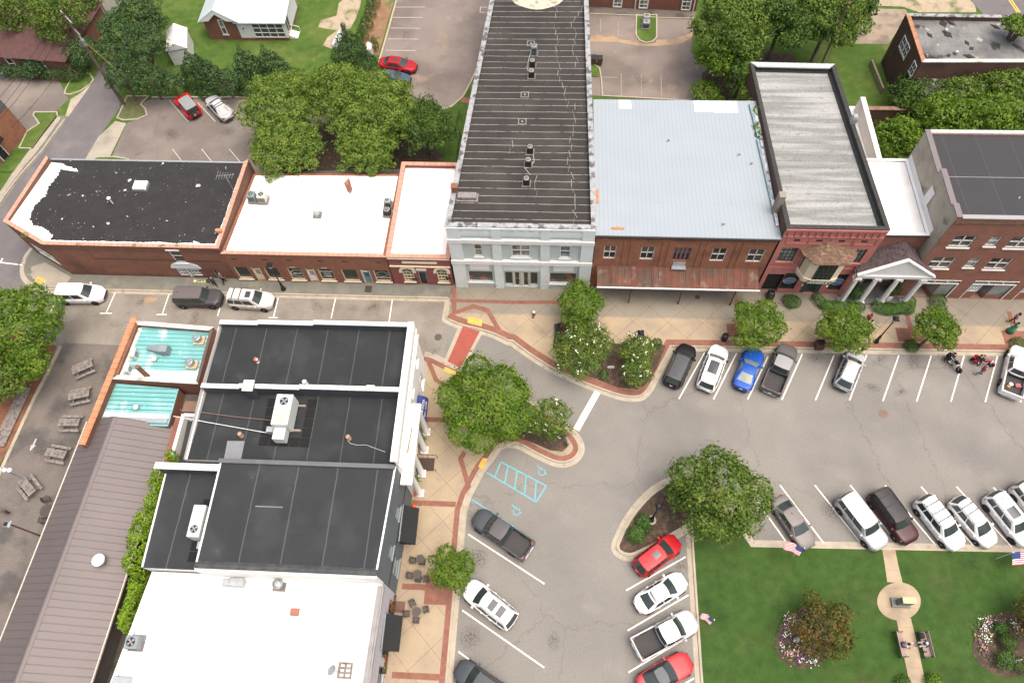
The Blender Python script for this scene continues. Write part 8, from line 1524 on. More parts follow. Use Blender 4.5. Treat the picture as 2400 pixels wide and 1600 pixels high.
t = thing('rooftop_unit', 'pale rooftop unit against the edge of the lower dark roof', 'air conditioner', (-27,12.8,7)); b = MB(); b.bbox(-27.5,-26.5,11.6,14.1,7.1,8.5,.05); b.build('casing', acgreen, t); fan(None,-26.98,12.2,8.502,.36,acgreen,t); b = MB(); b.bbox(-26.9,-26.35,10.9,11.5,7.1,7.6,.03); b.build('control_box', galv, t)
for i,(x_,y_) in enumerate(((-27.6,10.0),(-27.6,10.85),(-26.95,9.9),(-27.5,14.2))): b = MB(); b.box(x_,x_+.62,y_,y_+.75,7.02,7.05); tag(b.build('roof_pad', M('black_pad',(.008,.008,.008)), None, (x_,y_,7)), 'black pad by the pale unit on the lower roof, '+('front left one','left one nearer the unit','front right one','one behind the unit')[i], 'pad', 'black pads on the lower dark roof')
c = P('d0',1890,765,6.5); b = MB(); b.bbox(c.x-.62,c.x+.55,c.y-.3,c.y+.35,5.95,6.5,.04); b.bbox(c.x-1.2,c.x-.64,c.y-.25,c.y+.3,5.95,6.35,.04); tag(b.build('roof_vent', galv, None, (c.x,c.y,6)), 'grey box vent at the top of the worn white roof', 'vent')
ac('d1',235,772,6.0,.74,.75,galv,blkp,'round galvanised fan unit at the top of the worn white roof',None,round_=True)
c = P('d1',378,998,6.4); b = MB(); b.box(c.x-.35,c.x+.3,c.y-.25,c.y+.25,5.95,6.45); tag(b.build('chimney', M('terracotta_brick_stub',(.30,.13,.09)), None, (c.x,c.y,6)), 'short square brick flue in the middle of the worn white roof', 'chimney'); b = MB(); b.box(c.x+.32,c.x+.85,c.y-.3,c.y+.2,5.95,6.3); tag(b.build('roof_vent', signw, None, (c.x,c.y,6)), 'small white box beside the square brick flue', 'vent')
ac('d0',1045,1238,6.0,.95,.95,greyc,greyc,'large grey air conditioner at the left edge of the worn white roof')
t = thing('satellite_dish', 'satellite dish mounted on a wooden pallet on the worn white roof', 'dish', (-16.5,2.6,6)); c = P('d1',775,1465,6.2); b = MB()
for k in range(3): b.box(c.x-.5+k*.45,c.x-.38+k*.45,c.y-.55,c.y+.55,6.0,6.12)
for k in range(4): b.box(c.x-.52,c.x+.56,c.y-.55+k*.32,c.y-.42+k*.32,6.122,6.16)
b.build('pallet', wood, t); b = MB(); b.smooth = True; d0_ = Vector((c.x-.75,c.y-.1,6.7)); ax = Vector((-.5,.3,.8)).normalized(); u_ = ax.orthogonal().normalized(); v_ = ax.cross(u_)
b.grid(lambda u,v: d0_+(u_*math.cos(6.283*u)+v_*math.sin(6.283*u))*(.38*v+.001)+ax*.12*v*v, 16, 4); b.build('dish', galv, t); b = MB(); b.path([tuple(d0_+ax*.5),(c.x-.6,c.y-.1,6.5),(c.x-.3,c.y,6.1)],.02,5); b.build('arm', galv, t)
c = P('d0',975,1550,6.3); b = MB(); b.bbox(c.x-.7,c.x+.6,c.y-.9,c.y+.3,5.95,6.4,.04); tag(b.build('roof_box', galv, None, (c.x,c.y,6)), 'flat grey metal box at the bottom left of the worn white roof', 'box')
# turquoise roof
for x_,y_,l in ((1715,185,'upper drum-shaped exhaust fan on the turquoise roof'),(1650,395,'lower drum-shaped exhaust fan on the turquoise roof')):
    c = P('c0',x_,y_,4.9); t = thing('exhaust_fan', l, 'exhaust fan', (c.x,c.y,4.05), 0, 'drum exhaust fans'); b = MB(); b.smooth = True; b.lathe((c.x,c.y,4.3),[(.34,0),(.38,.15),(.38,.55),(.34,.6)],18); b.build('drum', galv, t); b = MB(); b.lathe((c.x,c.y,4.9),[(.28,0),(.28,.06),(.2,.12),(.02,.13)],16); b.build('motor_cap', greyc, t); b = MB(); b.box(c.x-.45,c.x+.55,c.y-.45,c.y+.4,4.05,4.3); b.build('curb', M('rusty_white_curb',(.50,.40,.28),.9,var=.3,scale=3,c2=(.42,.2,.06),s2=2,lo=.58,hi=.64), t)
c = P('c0',1400,285,4.8); b = MB(); b.bbox(c.x-.1,c.x+.7,c.y-.4,c.y+.4,4.08,4.95,.03); b.hexa([(c.x-1.5,c.y+.05,4.2),(c.x-.1,c.y-.35,4.3),(c.x-.1,c.y+.35,4.3),(c.x-1.5,c.y+.5,4.2)],[(c.x-1.5,c.y+.05,4.5),(c.x-.1,c.y-.35,4.9),(c.x-.1,c.y+.35,4.9),(c.x-1.5,c.y+.5,4.5)]); tag(b.build('roof_duct', greyc, None, (c.x,c.y,4.1)), 'grey tapered duct on the turquoise roof', 'duct')
for x_,y_,l in ((1165,325,'upper mini-split unit by the whitewashed parapet'),(1110,455,'lower mini-split unit by the whitewashed parapet')):
    c = P('c0',x_,y_,4.7); t = thing('air_conditioner', l, 'air conditioner', (c.x,c.y,4.1), 0, 'mini-split units'); b = MB(); b.bbox(c.x-.2,c.x+.2,c.y-.45,c.y+.45,4.1,4.85,.03); b.build('casing', acgreen, t); b = MB(); b.lathe((c.x+.205,c.y,4.48),[(.27,0),(.27,.02)],14,'x'); b.build('fan_grille', greyc, t)
c = P('c0',1345,372,4.4); b = MB(); b.smooth = True; b.lathe((c.x,c.y,4.05),[(.2,0),(.2,.2),(.24,.3),(.12,.42),(.02,.45)],12); tag(b.build('roof_vent', signw, None, (c.x,c.y,4.05)), 'small white domed vent on the turquoise roof', 'vent')
c = P('c0',1185,795,4.0); b = MB(); b.smooth = True; b.lathe((c.x,c.y,3.7),[(.2,0),(.2,.2),(.28,.3),(.12,.42),(.02,.45)],12); tag(b.build('roof_vent', signw, None, (c.x,c.y,3.7)), 'white domed vent on the lower turquoise roof', 'vent')
c = P('c0',1300,535,4.0); b = MB(); b.tube((c.x,c.y,3.9),(c.x,c.y,6.2),.22,n=10); tag(b.build('flue', M('rusty_flue',(.18,.09,.06),.9,var=.3,scale=4), None, (c.x,c.y,3.9)), 'rusty round flue standing between the two turquoise roofs', 'flue')
for v,x,y,zr,l in (('b3',2262,622,12.3,'tiny white vent on the charcoal roof'),):
    c = P(v,x,y,zr); b = MB(); b.lathe((c.x,c.y,zr-.05),[(.06,0),(.06,.3),(.02,.33)],8); tag(b.build('roof_vent', signw, None, (c.x,c.y,zr)), l, 'vent')
for k_,(x_,y_) in enumerate(((1255,135),(1252,185))):
    ac('a2',x_,y_,.1,.85,.9,greyc,beige,('upper','lower')[k_]+' of two air conditioners on the rounded grass island','air conditioners on the grass island')
# ------------------------------------------------------------------ street and park furniture
def place(t, c, rz): t.location = (c.x, c.y, t.location.z); t.rotation_euler = (0,0,rz); return t
def picnic():
    t = thing('picnic_table', 'x', 'picnic table', (0,0,.01), 0, 'weathered picnic tables on the patio')
    b = MB()
    for k in range(5): b.box(-1.0,1.0,-.37+k*.15,-.235+k*.15,.74,.78)
    b.build('table_top', wood, t)
    for s_ in (1,-1):
        b = MB(); b.box(-1.0,1.0,s_*.72-.13,s_*.72-.01,.43,.47); b.box(-1.0,1.0,s_*.72+.0,s_*.72+.13,.43,.47); b.build('bench_seat', wood, t)
        for x in (-.7,.7): b = MB(); b.hexa([(x-.03,s_*.62-.05,0),(x+.03,s_*.62-.05,0),(x+.03,s_*.62+.05,0),(x-.03,s_*.62+.05,0)],[(x-.03,s_*.25-.05,.74),(x+.03,s_*.25-.05,.74),(x+.03,s_*.25+.05,.74),(x-.03,s_*.25+.05,.74)]); b.build('leg', wood, t)
    for x in (-.64,.64): b = MB(); b.box(x-.03,x+.03,-.8,.8,.36,.43); b.build('cross_beam', wood, t)
    return t
pt = picnic()
for i,((x0,y0),(x1,y1),l) in enumerate([((600,500),(835,400),'picnic table nearest the street, first in the patio row'),((570,715),(805,665),'second picnic table from the street'),((485,930),(720,930),'third picnic table from the street, beside the brown roof end'),((375,1180),(600,1220),'fourth picnic table from the street'),((180,1420),(290,1560),'picnic table standing askew at the lower end of the row')]):
    a = P('c0',x0,y0,.76); b_ = P('c0',x1,y1,.76); o = pt if i == 0 else copy_tree(pt); c = (a+b_)/2; o['label'] = l; place(o, c, math.atan2(b_.y-a.y,b_.x-a.x))
b = MB()
dk = [P('c0',*q) for q in [(190,640),(285,640),(50,1150),(-60,1150)]]
for k in range(6):
    f0, f1 = k/6, (k+.9)/6; p = [dk[0].lerp(dk[1],f0),dk[0].lerp(dk[1],f1),dk[3].lerp(dk[2],f1),dk[3].lerp(dk[2],f0)]; b.hexa([(q.x,q.y,.1) for q in p][::-1],[(q.x,q.y,.28) for q in p][::-1])
tag(b.build('timber_deck', wood, None, tuple(dk[0])), 'long weathered timber deck in the straw bed at the left edge', 'deck')
def chair_(mat):
    t = thing('cafe_chair', 'x', 'chair', (0,0,ZS), 0, 'dark metal chairs on the pavement'); b = MB(); b.bbox(-.25,.25,-.24,.24,ZS+.42,ZS+.46,.01); b.build('seat', mat, t)
    b = MB()
    for k in range(6): b.box(-.24+k*.09,-.21+k*.09,.23,.26,ZS+.46,ZS+.9)
    b.box(-.26,.26,.22,.27,ZS+.9,ZS+.94); b.build('backrest', blackm, t)
    for x in (-.23,.23):
        for y in (-.22,.22): b = MB(); b.tube((x,y,ZS),(x,y,ZS+.43),.015,n=5); b.build('leg', blackm, t)
        b = MB(); b.box(x-.025,x+.025,-.22,.24,ZS+.64,ZS+.67); b.build('armrest', blackm, t)
    return t
def table_(mat, r=.38):
    t = thing('cafe_table', 'x', 'table', (0,0,ZS), 0, 'dark metal cafe tables'); b = MB(); b.lathe((0,0,ZS+.70),[(r,0),(r,.03),(r*.5,.032)],20); b.build('table_top', mat, t); b = MB(); b.lathe((0,0,ZS),[(.2,0),(.2,.03),(.03,.05),(.03,.7)],10); b.build('pedestal', blackm, t); return t
meshm = M('bronze_mesh', (.075,.062,.055), .6, metal=.3, var=.2, scale=12); c0_, t0_ = chair_(meshm), table_(meshm); fc = ft = True
for v,x,y,rz,l in [('n',475,1175,.5,'chair on the upper left of the round cafe table'),('n',615,1240,-1.3,'chair on the right of the round cafe table'),('n',515,1350,3.1,'chair below the round cafe table'),('n',415,1285,1.7,'chair on the left of the round cafe table'),('n',480,725,1.4,'left chair of the upper pair near the wall'),('n',580,740,3.1,'right chair of the upper pair'),('n',450,885,1.5,'left chair on the brick band'),('n',540,920,3.0,'middle chair by the brick band'),('n',615,920,-1.5,'chair on the brick band nearest the small tree')]:
    c = P(v,x,y,ZS+.6); o = c0_ if fc else copy_tree(c0_); fc = False; o['label'] = 'dark metal '+l; place(o, c, rz)
for v,x,y,l in [('n',520,1265,'round dark cafe table ringed by four chairs'),('n',560,715,'small dark table between the upper pair of chairs'),('n',530,875,'small dark table standing on the brick band')]:
    c = P(v,x,y,ZS+.7); o = t0_ if ft else copy_tree(t0_); ft = False; o['label'] = l; place(o, c, 0)
o = copy_tree(c0_); o['label'] = 'dark mesh chair on the patio right of the lowest picnic table'; place(o, P('j',770,640,.5), 2.2); o.location.z = .01; o = copy_tree(c0_); o['label'] = 'dark mesh chair on the patio against the brown roof edge'; place(o, P('j',740,1000,.5), 1.6); o.location.z = .01; o = copy_tree(t0_); o['label'] = 'round mesh patio table against the brown roof edge'; place(o, P('j',775,830,.7), 0); o.location.z = .01; o.scale = (1.5,1.5,1)
c = P('n',345,1215,ZS+.02); b = MB(); b.box(c.x-.42,c.x+.42,c.y-.45,c.y+.45,ZS+.002,ZS+.02); tag(b.build('doormat', M('reddish_mat',(.16,.085,.07),.95,var=.2,scale=6), None, (c.x,c.y,ZS)), 'reddish-brown doormat beside the black awning', 'doormat')
def palm(v,x,y,l):
    c = P(v,x,y,1.1); t = thing('potted_palm', l, 'plant', (c.x,c.y,ZS), 0, 'potted palms between the white columns'); b = MB(); b.smooth = True; b.lathe((c.x,c.y,ZS),[(.2,0),(.3,.45),(.33,.5)],14); b.build('pot', wtrim, t); b = MB(); R_ = random.Random(int(x))
    for k in range(34):
        a_ = k*2.4; el = R_.uniform(.15,1.1); L_ = R_.uniform(.5,.75); p = Vector((c.x,c.y,ZS+.6)); d = Vector((math.cos(a_)*math.cos(el),math.sin(a_)*math.cos(el),math.sin(el))); m_ = p+d*L_*.6; e_ = p+d*L_+Vector((0,0,-.18)); s_ = Vector((-d.y,d.x,0)).normalized()*.07; b.add([p,m_+s_,e_,m_-s_],[(0,1,2,3)])
    b.build('fronds', lfG, t)
palm('m',470,560,'potted palm between the first and second white columns'); palm('m',405,1005,'potted palm between the third and fourth white columns')
for k,(v,x,y,l) in enumerate([('n',275,1200,'window flower box with red and white flowers above the black awning'),('d1',1100,1400,'window flower box with red flowers at the bottom of the pavement')]):
    c = P(v,x,y,.9); b = MB(); b.box(c.x-.18,c.x+.15,c.y-.85,c.y+.85,.7,.95); o = b.build('flower_box', blackm, None, (c.x,c.y,.8)); tag(o,l,'flower box'); rg = np.random.default_rng(k); q = np.array(c)+rg.normal(0,1,(90,3))*np.array([.1,.4,.06])+np.array([0,0,.12]); leafmesh('foliage', leaves(rg,q,np.tile([0,0,1.],(90,1)),.15), lfG, o); q = q[:36]+np.array([0,0,.08]); leafmesh('blossom', leaves(rg,q,np.tile([0,0,1.],(36,1)),.12), M('flower_red',(.5,.04,.03),.8), o)
orm = M('orange_plastic',(.65,.10,.02),.5,var=.05)
for v,x,y,l in [('m',442,1125,'orange pumpkin at the last white column, upper of two'),('m',436,1160,'orange pumpkin at the last white column, lower of two'),('n',492,160,'orange pumpkin beside the upper black awning')]:
    c = P(v,x,y,ZS+.15); t = thing('pumpkin', l, 'pumpkin', (c.x,c.y,ZS), 0, 'orange pumpkins'); b = MB(); b.smooth = True; b.lathe((c.x,c.y,ZS),[(.08,0),(.2,.08),(.22,.18),(.15,.28),(.04,.3)],12); b.build('fruit', orm, t); b = MB(); b.tube((c.x,c.y,ZS+.28),(c.x+.02,c.y,ZS+.36),.02,n=5); b.build('stalk', lfG, t)
# benches
def bench(x, y, z, rz, mat, lab, L=1.9):
    t = thing('bench', lab, 'bench', (0,0,0)); b = MB()
    for k in range(5): b.box(-L/2,L/2,-.22+k*.1,-.14+k*.1,.43,.46)
    b.build('seat', mat, t); b = MB()
    for k in range(4): b.hexa([(-L/2,.27+k*.02,.5+k*.1),(L/2,.27+k*.02,.5+k*.1),(L/2,.30+k*.02,.5+k*.1),(-L/2,.30+k*.02,.5+k*.1)],[(-L/2,.28+k*.02,.58+k*.1),(L/2,.28+k*.02,.58+k*.1),(L/2,.31+k*.02,.58+k*.1),(-L/2,.31+k*.02,.58+k*.1)])
    b.build('backrest', mat, t)
    for s_ in (-1,1): b = MB(); xx = s_*(L/2-.03); b.box(xx-.03,xx+.03,-.24,-.18,0,.62); b.box(xx-.03,xx+.03,.26,.32,0,.9); b.box(xx-.03,xx+.03,-.26,.30,.6,.65); b.build('end_frame', blackm, t)
    t.location = (x,y,z); t.rotation_euler = (0,0,rz); return t
c = P('c2',465,520,.6); bench(c.x,c.y,ZS,-math.pi/2,blackm,'black metal bench beside the bright green small tree on the plaza',1.8)
slat = M('pinkish_slats',(.33,.24,.215),.8,var=.12,scale=3)
bl_ = P('s',430,900,.5); br_ = P('s',1130,910,.5); bench(bl_.x,bl_.y,.11,math.pi/2+.05,slat,'slatted park bench left of the lawn path, one person seated'); bench(br_.x,br_.y,.11,-math.pi/2+.05,slat,'slatted park bench right of the lawn path, with a bag and a person')
# ------------------------------------------------------------------ people
skin = M('skin', (.42,.24,.17), .6, var=.03, fine=0); SK = {}
def cloth(n, c): return M('cloth_'+n, c, .9, var=.1, scale=8)
def skinmesh(name, pts, edges, mat, par, root=0):
    import bmesh
    bm = bmesh.new(); ly = bm.verts.layers.skin.verify(); vs = [bm.verts.new(p[:3]) for p in pts]
    for i,v_ in enumerate(vs): v_[ly].radius = (pts[i][3],pts[i][3]*(pts[i][4] if len(pts[i])>4 else 1)); v_[ly].use_root = (i == root)
    for a,b_ in edges: bm.edges.new((vs[a],vs[b_]))
    me = bpy.data.meshes.new(name); bm.to_mesh(me); bm.free(); me.materials.append(mat); o = bpy.data.objects.new(name, me); COL.objects.link(o); o.parent = par; md = o.modifiers.new('skin','SKIN'); md.use_smooth_shade = True; o.modifiers.new('sub','SUBSURF').levels = 1; o.modifiers['sub'].render_levels = 1; return o
POSE = dict(  # hip, chest, neck, head, (shoulder elbow wrist) L R, (knee ankle toe) L R ; x forward, y left
 walk=dict(hip=(0,0,.92),chest=(.02,0,1.28),neck=(.03,0,1.48),head=(.05,0,1.62),arm=(((.02,.2,1.42),(-.08,.26,1.14),(.06,.27,.92)),((.02,-.2,1.42),(.02,-.27,1.14),(.22,-.24,.98))),leg=(((.16,.10,.5),(.22,.1,.09),(.42,.1,.03)),((-.04,-.10,.5),(-.3,-.1,.12),(-.14,-.11,.03)))),
 sit=dict(hip=(0,0,.55),chest=(.06,0,.9),neck=(.12,0,1.08),head=(.19,0,1.2),arm=(((.08,.2,1.03),(.14,.28,.8),(.36,.16,.74)),((.08,-.2,1.03),(.14,-.28,.8),(.36,-.14,.74))),leg=(((.44,.14,.52),(.5,.16,.1),(.7,.17,.04)),((.44,-.14,.52),(.56,-.16,.1),(.76,-.18,.04)))),
 ride=dict(hip=(0,0,.80),chest=(.16,0,1.12),neck=(.24,0,1.30),head=(.32,0,1.42),arm=(((.2,.2,1.24),(.38,.32,1.08),(.62,.3,1.02)),((.2,-.2,1.24),(.38,-.32,1.08),(.62,-.3,1.02))),leg=(((.32,.24,.66),(.22,.34,.14),(.40,.36,.05)),((.32,-.24,.66),(.22,-.34,.14),(.40,-.36,.05)))))
def person(x, y, z, rz, pose, top, bottom, hair, lab, hat=None, long_=False, dress=False, shoes=None, shorts=False):
    p = POSE[pose]; t = thing('person', lab, 'person', (0,0,0)); W_ = [(*p['hip'],.12,1.2),(*p['chest'],.13,1.25),(*p['neck'],.055),(*p['head'],.088),(p['head'][0]+.01,0,p['head'][2]+.1,.075)]; E_ = [(0,1),(1,2),(2,3),(3,4)]
    for A_ in p['arm']:
        i = len(W_); W_ += [(*A_[0],.055),(*A_[1],.042),(*A_[2],.03)]; E_ += [(1,i),(i,i+1),(i+1,i+2)]; w_ = Vector(A_[2]); d = (w_-Vector(A_[1])).normalized(); s_ = d.cross(Vector((0,0,1))).normalized() if abs(d.z) < .9 else Vector((1,0,0)); pm_ = w_+d*.07; j = len(W_); W_.append((*pm_,.028)); E_.append((i+2,j))
        for k in range(4): f0 = pm_+s_*(.024*(k-1.5)); f1 = f0+d*(.05,.06,.065,.055)[k]-Vector((0,0,.02)); n0 = len(W_); W_ += [(*f0,.0095),(*f1,.008)]; E_ += [(j,n0),(n0,n0+1)]
        n0 = len(W_); W_.append((*(w_+d*.05+s_*.06),.01)); E_.append((j,n0))
    for L_ in p['leg']:
        i = len(W_); hp = (p['hip'][0]+.0,math.copysign(.09,L_[0][1]),p['hip'][2]-.05); W_ += [(*hp,.085),(*L_[0],.058),(*L_[1],.038),(*L_[2],.03)]; E_ += [(0,i),(i,i+1),(i+1,i+2),(i+2,i+3)]
    skinmesh('body', W_, E_, skin, t)
    T_ = [(*p['hip'][:2],p['hip'][2]+.02,.145,1.15),(*p['chest'],.155,1.25),(p['neck'][0],0,p['neck'][2]-.06,.08)]; TE = [(0,1),(1,2)]
    for A_ in p['arm']: i = len(T_); e_ = Vector(A_[0]).lerp(Vector(A_[1]),.75); T_ += [(*A_[0],.075),(*e_,.062)]; TE += [(1,i),(i,i+1)]
    skinmesh('shirt', T_, TE, top, t)
    if dress: b = MB(); b.smooth = True; b.lathe((p['hip'][0],0,0),[(.38,.18),(.30,.5),(.18,.95),(.15,1.05)],18); b.build('skirt', bottom, t)
    else:
        B_ = [(*p['hip'],.14,1.15)]; BE = []
        for L_ in p['leg']: i = len(B_); hp = (p['hip'][0],math.copysign(.09,L_[0][1]),p['hip'][2]-.05); e_ = Vector(L_[0]).lerp(Vector(L_[1]),.1 if shorts else .9); B_ += [(*hp,.105),(*L_[0],.078),(*e_,.055)]; BE += [(0,i),(i,i+1),(i+1,i+2)]
        skinmesh('trousers', B_, BE, bottom, t)
    h = Vector(p['head']); b = MB(); b.smooth = True; b.lathe((h.x-.015,0,h.z),[(.085,-.02),(.108,.03),(.108,.09),(.08,.155),(.03,.18)],14); 
    if long_: b.lathe((h.x-.08,0,h.z-.25),[(.07,0),(.10,.1),(.11,.25)],10)
    b.build('hat' if hat else 'hair', hat or hair, t); b = MB(); b.tube((h.x+.085,0,h.z+.02),(h.x+.115,0,h.z+.0),.014,.01,6)
    b.build('nose', skin, t)
    for s_ in (1,-1): b = MB(); b.tube((h.x,s_*.09,h.z+.0),(h.x,s_*.105,h.z+.04),.018,n=6); b.build('ear', skin, t)
    for L_ in p['leg']: b = MB(); a_ = Vector(L_[1]); e_ = Vector(L_[2]); b.hexa([(a_.x-.08,a_.y-.05,e_.z-.03),(e_.x+.03,e_.y-.05,e_.z-.03),(e_.x+.03,e_.y+.05,e_.z-.03),(a_.x-.08,a_.y+.05,e_.z-.03)],[(a_.x-.06,a_.y-.04,e_.z+.08),(e_.x,e_.y-.04,e_.z+.03),(e_.x,e_.y+.04,e_.z+.03),(a_.x-.06,a_.y+.04,e_.z+.08)]); b.build('shoe', shoes or blkp, t)
    t.location = (x,y,z); t.rotation_euler = (0,0,rz); return t
dh = cloth('dark_hair',(.018,.012,.01)); gh_ = cloth('grey_hair',(.2,.19,.18)); wh = cloth('white',(.65,.65,.64)); navy = cloth('navy',(.014,.018,.06)); blk_ = cloth('black',(.012,.012,.013)); jean = cloth('denim',(.13,.20,.27)); ltb = cloth('pale_blue',(.36,.43,.50)); grys = cloth('grey_shirt',(.13,.125,.16))
q = P('b0',1885,1150,ZS); person(q.x,q.y,ZS,2.2,'walk',cloth('teal_black',(.012,.05,.05)),blk_,dh,'person in black clothes with a raised arm by the white arched shopfront'); q = P('b0',1968,1128,ZS); person(q.x,q.y,ZS,.9,'walk',grys,blk_,gh_,'person in a grey shirt carrying a white bag by the dark doorway')
q = P('v',215,520,1.2); person(q.x,q.y,ZS,-1.8,'walk',cloth('red',(.33,.015,.02)),blk_,dh,'person in a red shirt near the clipped hedge and street tree'); q = P('v',235,700,1.2); person(q.x,q.y,ZS,-1.7,'walk',cloth('pale_yellow',(.48,.50,.20)),cloth('khaki',(.35,.3,.2)),dh,'person in a pale yellow shirt half under the street tree')
q = at(2369,755,ZS); person(q.x,q.y,ZS,2.6,'walk',cloth('pink',(.42,.14,.24)),blk_,dh,'person with long dark hair and a pink top at the right edge',long_=True); q = at(2365,775,ZS); person(q.x,q.y-.1,ZS,2.9,'walk',cloth('green_dress',(.03,.22,.12)),cloth('green_dress',(.03,.22,.12)),dh,'person in a long green dress at the right edge',dress=True)
person(bl_.x+.05,bl_.y-.05,.11-.0,-.0,'sit',ltb,cloth('dark_trousers',(.03,.03,.035)),dh,'person in a pale blue shirt sitting on the left park bench')
person(br_.x-.02,br_.y+.05,.11,math.pi+.15,'sit',navy,wh,gh_,'person in a navy shirt and white cap sitting on the right park bench',hat=wh,shoes=wh,shorts=True)
q = P('s',1035,640,.65); b = MB(); b.bbox(q.x-.2,q.x+.2,q.y-.22,q.y+.22,.58,.88,.08); tag(b.build('bag', cloth('bag_black',(.02,.018,.02)), None, (q.x,q.y,.58)), 'black bag on the right park bench', 'bag')
q = P('s',1150,1130,.6); b = MB(); b.bbox(q.x-.12,q.x+.12,q.y-.06,q.y+.06,.58,.66,.02); tag(b.build('camera', blkp, None, (q.x,q.y,.58)), 'small dark object lying on the right park bench', 'camera')
def bike(c, rz, pm_, lab):
    t = thing('motorcycle', lab, 'motorcycle', (0,0,0), 0, 'parked motorcycles'); 
    for x in (.78,-.74):
        b = MB(); b.smooth = True; b.lathe((x,0,.33),[(.24,-.06),(.32,-.055),(.335,0),(.32,.055),(.24,.06)],20,'y'); wh_ = b.build('wheel', tyrem, t); b = MB(); b.lathe((x,0,.33),[(.2,-.04),(.21,0),(.2,.04)],14,'y'); b.build('rim', chrome, wh_)
    b = MB(); b.path([(-.6,0,.5),(-.2,0,.45),(.2,0,.42),(.45,0,.85)],.04,6); b.build('frame', blackm, t); b = MB()
    for s_ in (.09,-.09): b.tube((.78,s_,.33),(.48,s_,.98),.025,n=6)
    b.build('fork', chrome, t); b = MB(); b.smooth = True; b.lathe((.22,0,.80),[(.02,-.3),(.14,-.22),(.17,0),(.15,.18),(.04,.28)],12,'x'); b.build('fuel_tank', pm_, t)
    b = MB(); b.bbox(-.55,-.05,-.15,.15,.66,.78,.05); b.build('seat', blkp, t); b = MB(); b.bbox(-.2,.25,-.17,.17,.25,.6,.05); b.build('engine', chrome, t); b = MB(); b.path([(.4,.38,1.0),(.48,.2,1.06),(.48,-.2,1.06),(.4,-.38,1.0)],.018,6); b.build('handlebar', chrome, t)
    b = MB(); b.smooth = True; b.lathe((.62,0,.88),[(.05,-.08),(.1,0),(.1,.06)],12,'x'); b.build('headlight', headm, t)
    for s_ in (1,-1): b = MB(); b.bbox(-.85,-.42,s_*.30-.1,s_*.30+.1,.42,.72,.05); b.build('saddlebag', pm_, t)
    b = MB(); b.tube((-.1,-.22,.3),(-.9,-.25,.3),.045,n=8); b.build('exhaust', chrome, t)
    for x in (.78,-.78): b = MB(); b.hexa([(x-.28,-.08,.62),(x+.22,-.08,.62),(x+.22,.08,.62),(x-.28,.08,.62)],[(x-.18,-.06,.69),(x+.12,-.06,.69),(x+.12,.06,.69),(x-.18,.06,.69)]); b.build('mudguard', pm_, t)
    t.location = (c.x,c.y,.02); t.rotation_euler = (0,0,rz)
m1 = P('r',520,590,.7); bike(m1,-1.15,blu if False else bkp,'black touring motorcycle below the right street tree'); person(m1.x-.45,m1.y+.75,.0,-1.0,'ride',navy,blk_,dh,'person in navy leaning over the black motorcycle'); m2 = P('r',1110,560,.7); bike(m2,-.35,dred,'dark red motorcycle in the bay beside the loaded pickup')
person(m2.x-.6,m2.y+.05,.0,.2,'ride',blk_,blk_,gh_,'person in black seated on the dark red motorcycle'); q = P('r',1100,720,1.1); person(q.x,q.y-.1,.0,2.9,'walk',cloth('red_plaid',(.38,.05,.06)),jean,gh_,'person in a red checked shirt and jeans behind the red motorcycle')
q = P('r',1660,1040,1.0); b = MB(); b.lathe((q.x,q.y,.67),[(.15,0),(.18,.32)],14); tag(b.build('bucket', signw, None, (q.x,q.y,.67)), 'white bucket in the bed of the white pickup', 'bucket'); q = P('r',1810,1060,1.0); b = MB(); b.bbox(q.x-.25,q.x+.25,q.y-.2,q.y+.2,.67,.95,.03); tag(b.build('crate', M('faded_red',(.3,.1,.1),.7), None, (q.x,q.y,.67)), 'faded red crate in the bed of the white pickup', 'crate'); q = P('r',1610,1080,.8); b = MB(); b.lathe((q.x,q.y,.67),[(.15,0),(.16,.1),(.1,.14)],12); tag(b.build('coil', M('amber_coil',(.5,.26,.05),.6), None, (q.x,q.y,.67)), 'amber coil of rope in the bed of the white pickup', 'rope')
# ------------------------------------------------------------------ flags, monument, statues, signs, bins
fr_, fwht, fblu = M('flag_red',(.42,.03,.045),.8,var=.03), M('flag_white',(.66,.66,.66),.8,var=.03), M('flag_blue',(.03,.045,.16),.8,var=.03)
def flag(v, x, y, h, ang, L_, lab):
    c = P(v,x,y,.11); t = thing('flag', lab, 'flag', (c.x,c.y,.11), 0, 'striped flags on the lawn'); b = MB(); b.tube((c.x,c.y,0),(c.x,c.y,h),.03,.022,8); b.lathe((c.x,c.y,h),[(.05,0),(.05,.06),(.01,.09)],8); b.build('pole', signw, t)
    d = Vector((math.cos(ang),math.sin(ang),-.18)); nn = Vector((-d.y,d.x,0)); W_ = L_*.6; b = MB()
    def fp(u, v_): return Vector((c.x,c.y,h-.1))+d*L_*u+Vector((0,0,-W_*v_*.62))-nn*(W_*v_*.75*math.copysign(1,nn.y))+nn*(.10*math.sin(u*8+v_*1.5)*u)+Vector((0,0,-.12*u*u))
    nu = 20
    for j in range(13):
        for i in range(nu):
            b.mat(2 if (i < 8 and j < 7) else (0 if j%2 == 0 else 1)); b.add([fp(i/nu,j/13),fp((i+1)/nu,j/13),fp((i+1)/nu,(j+1)/13),fp(i/nu,(j+1)/13)],[(0,1,2,3)])
    b.mat(1)
    for j in range(5):
        for i in range(6):
            for s_ in (.012,-.012): q_ = fp(.03+i*.065,.05+j*.1)+nn*s_; b.add([q_+d*L_*.012,q_+Vector((0,0,.022)),q_-d*L_*.012,q_-Vector((0,0,.022))],[(0,1,2,3)])
    b.build('cloth', [fr_,fwht,fblu], t)
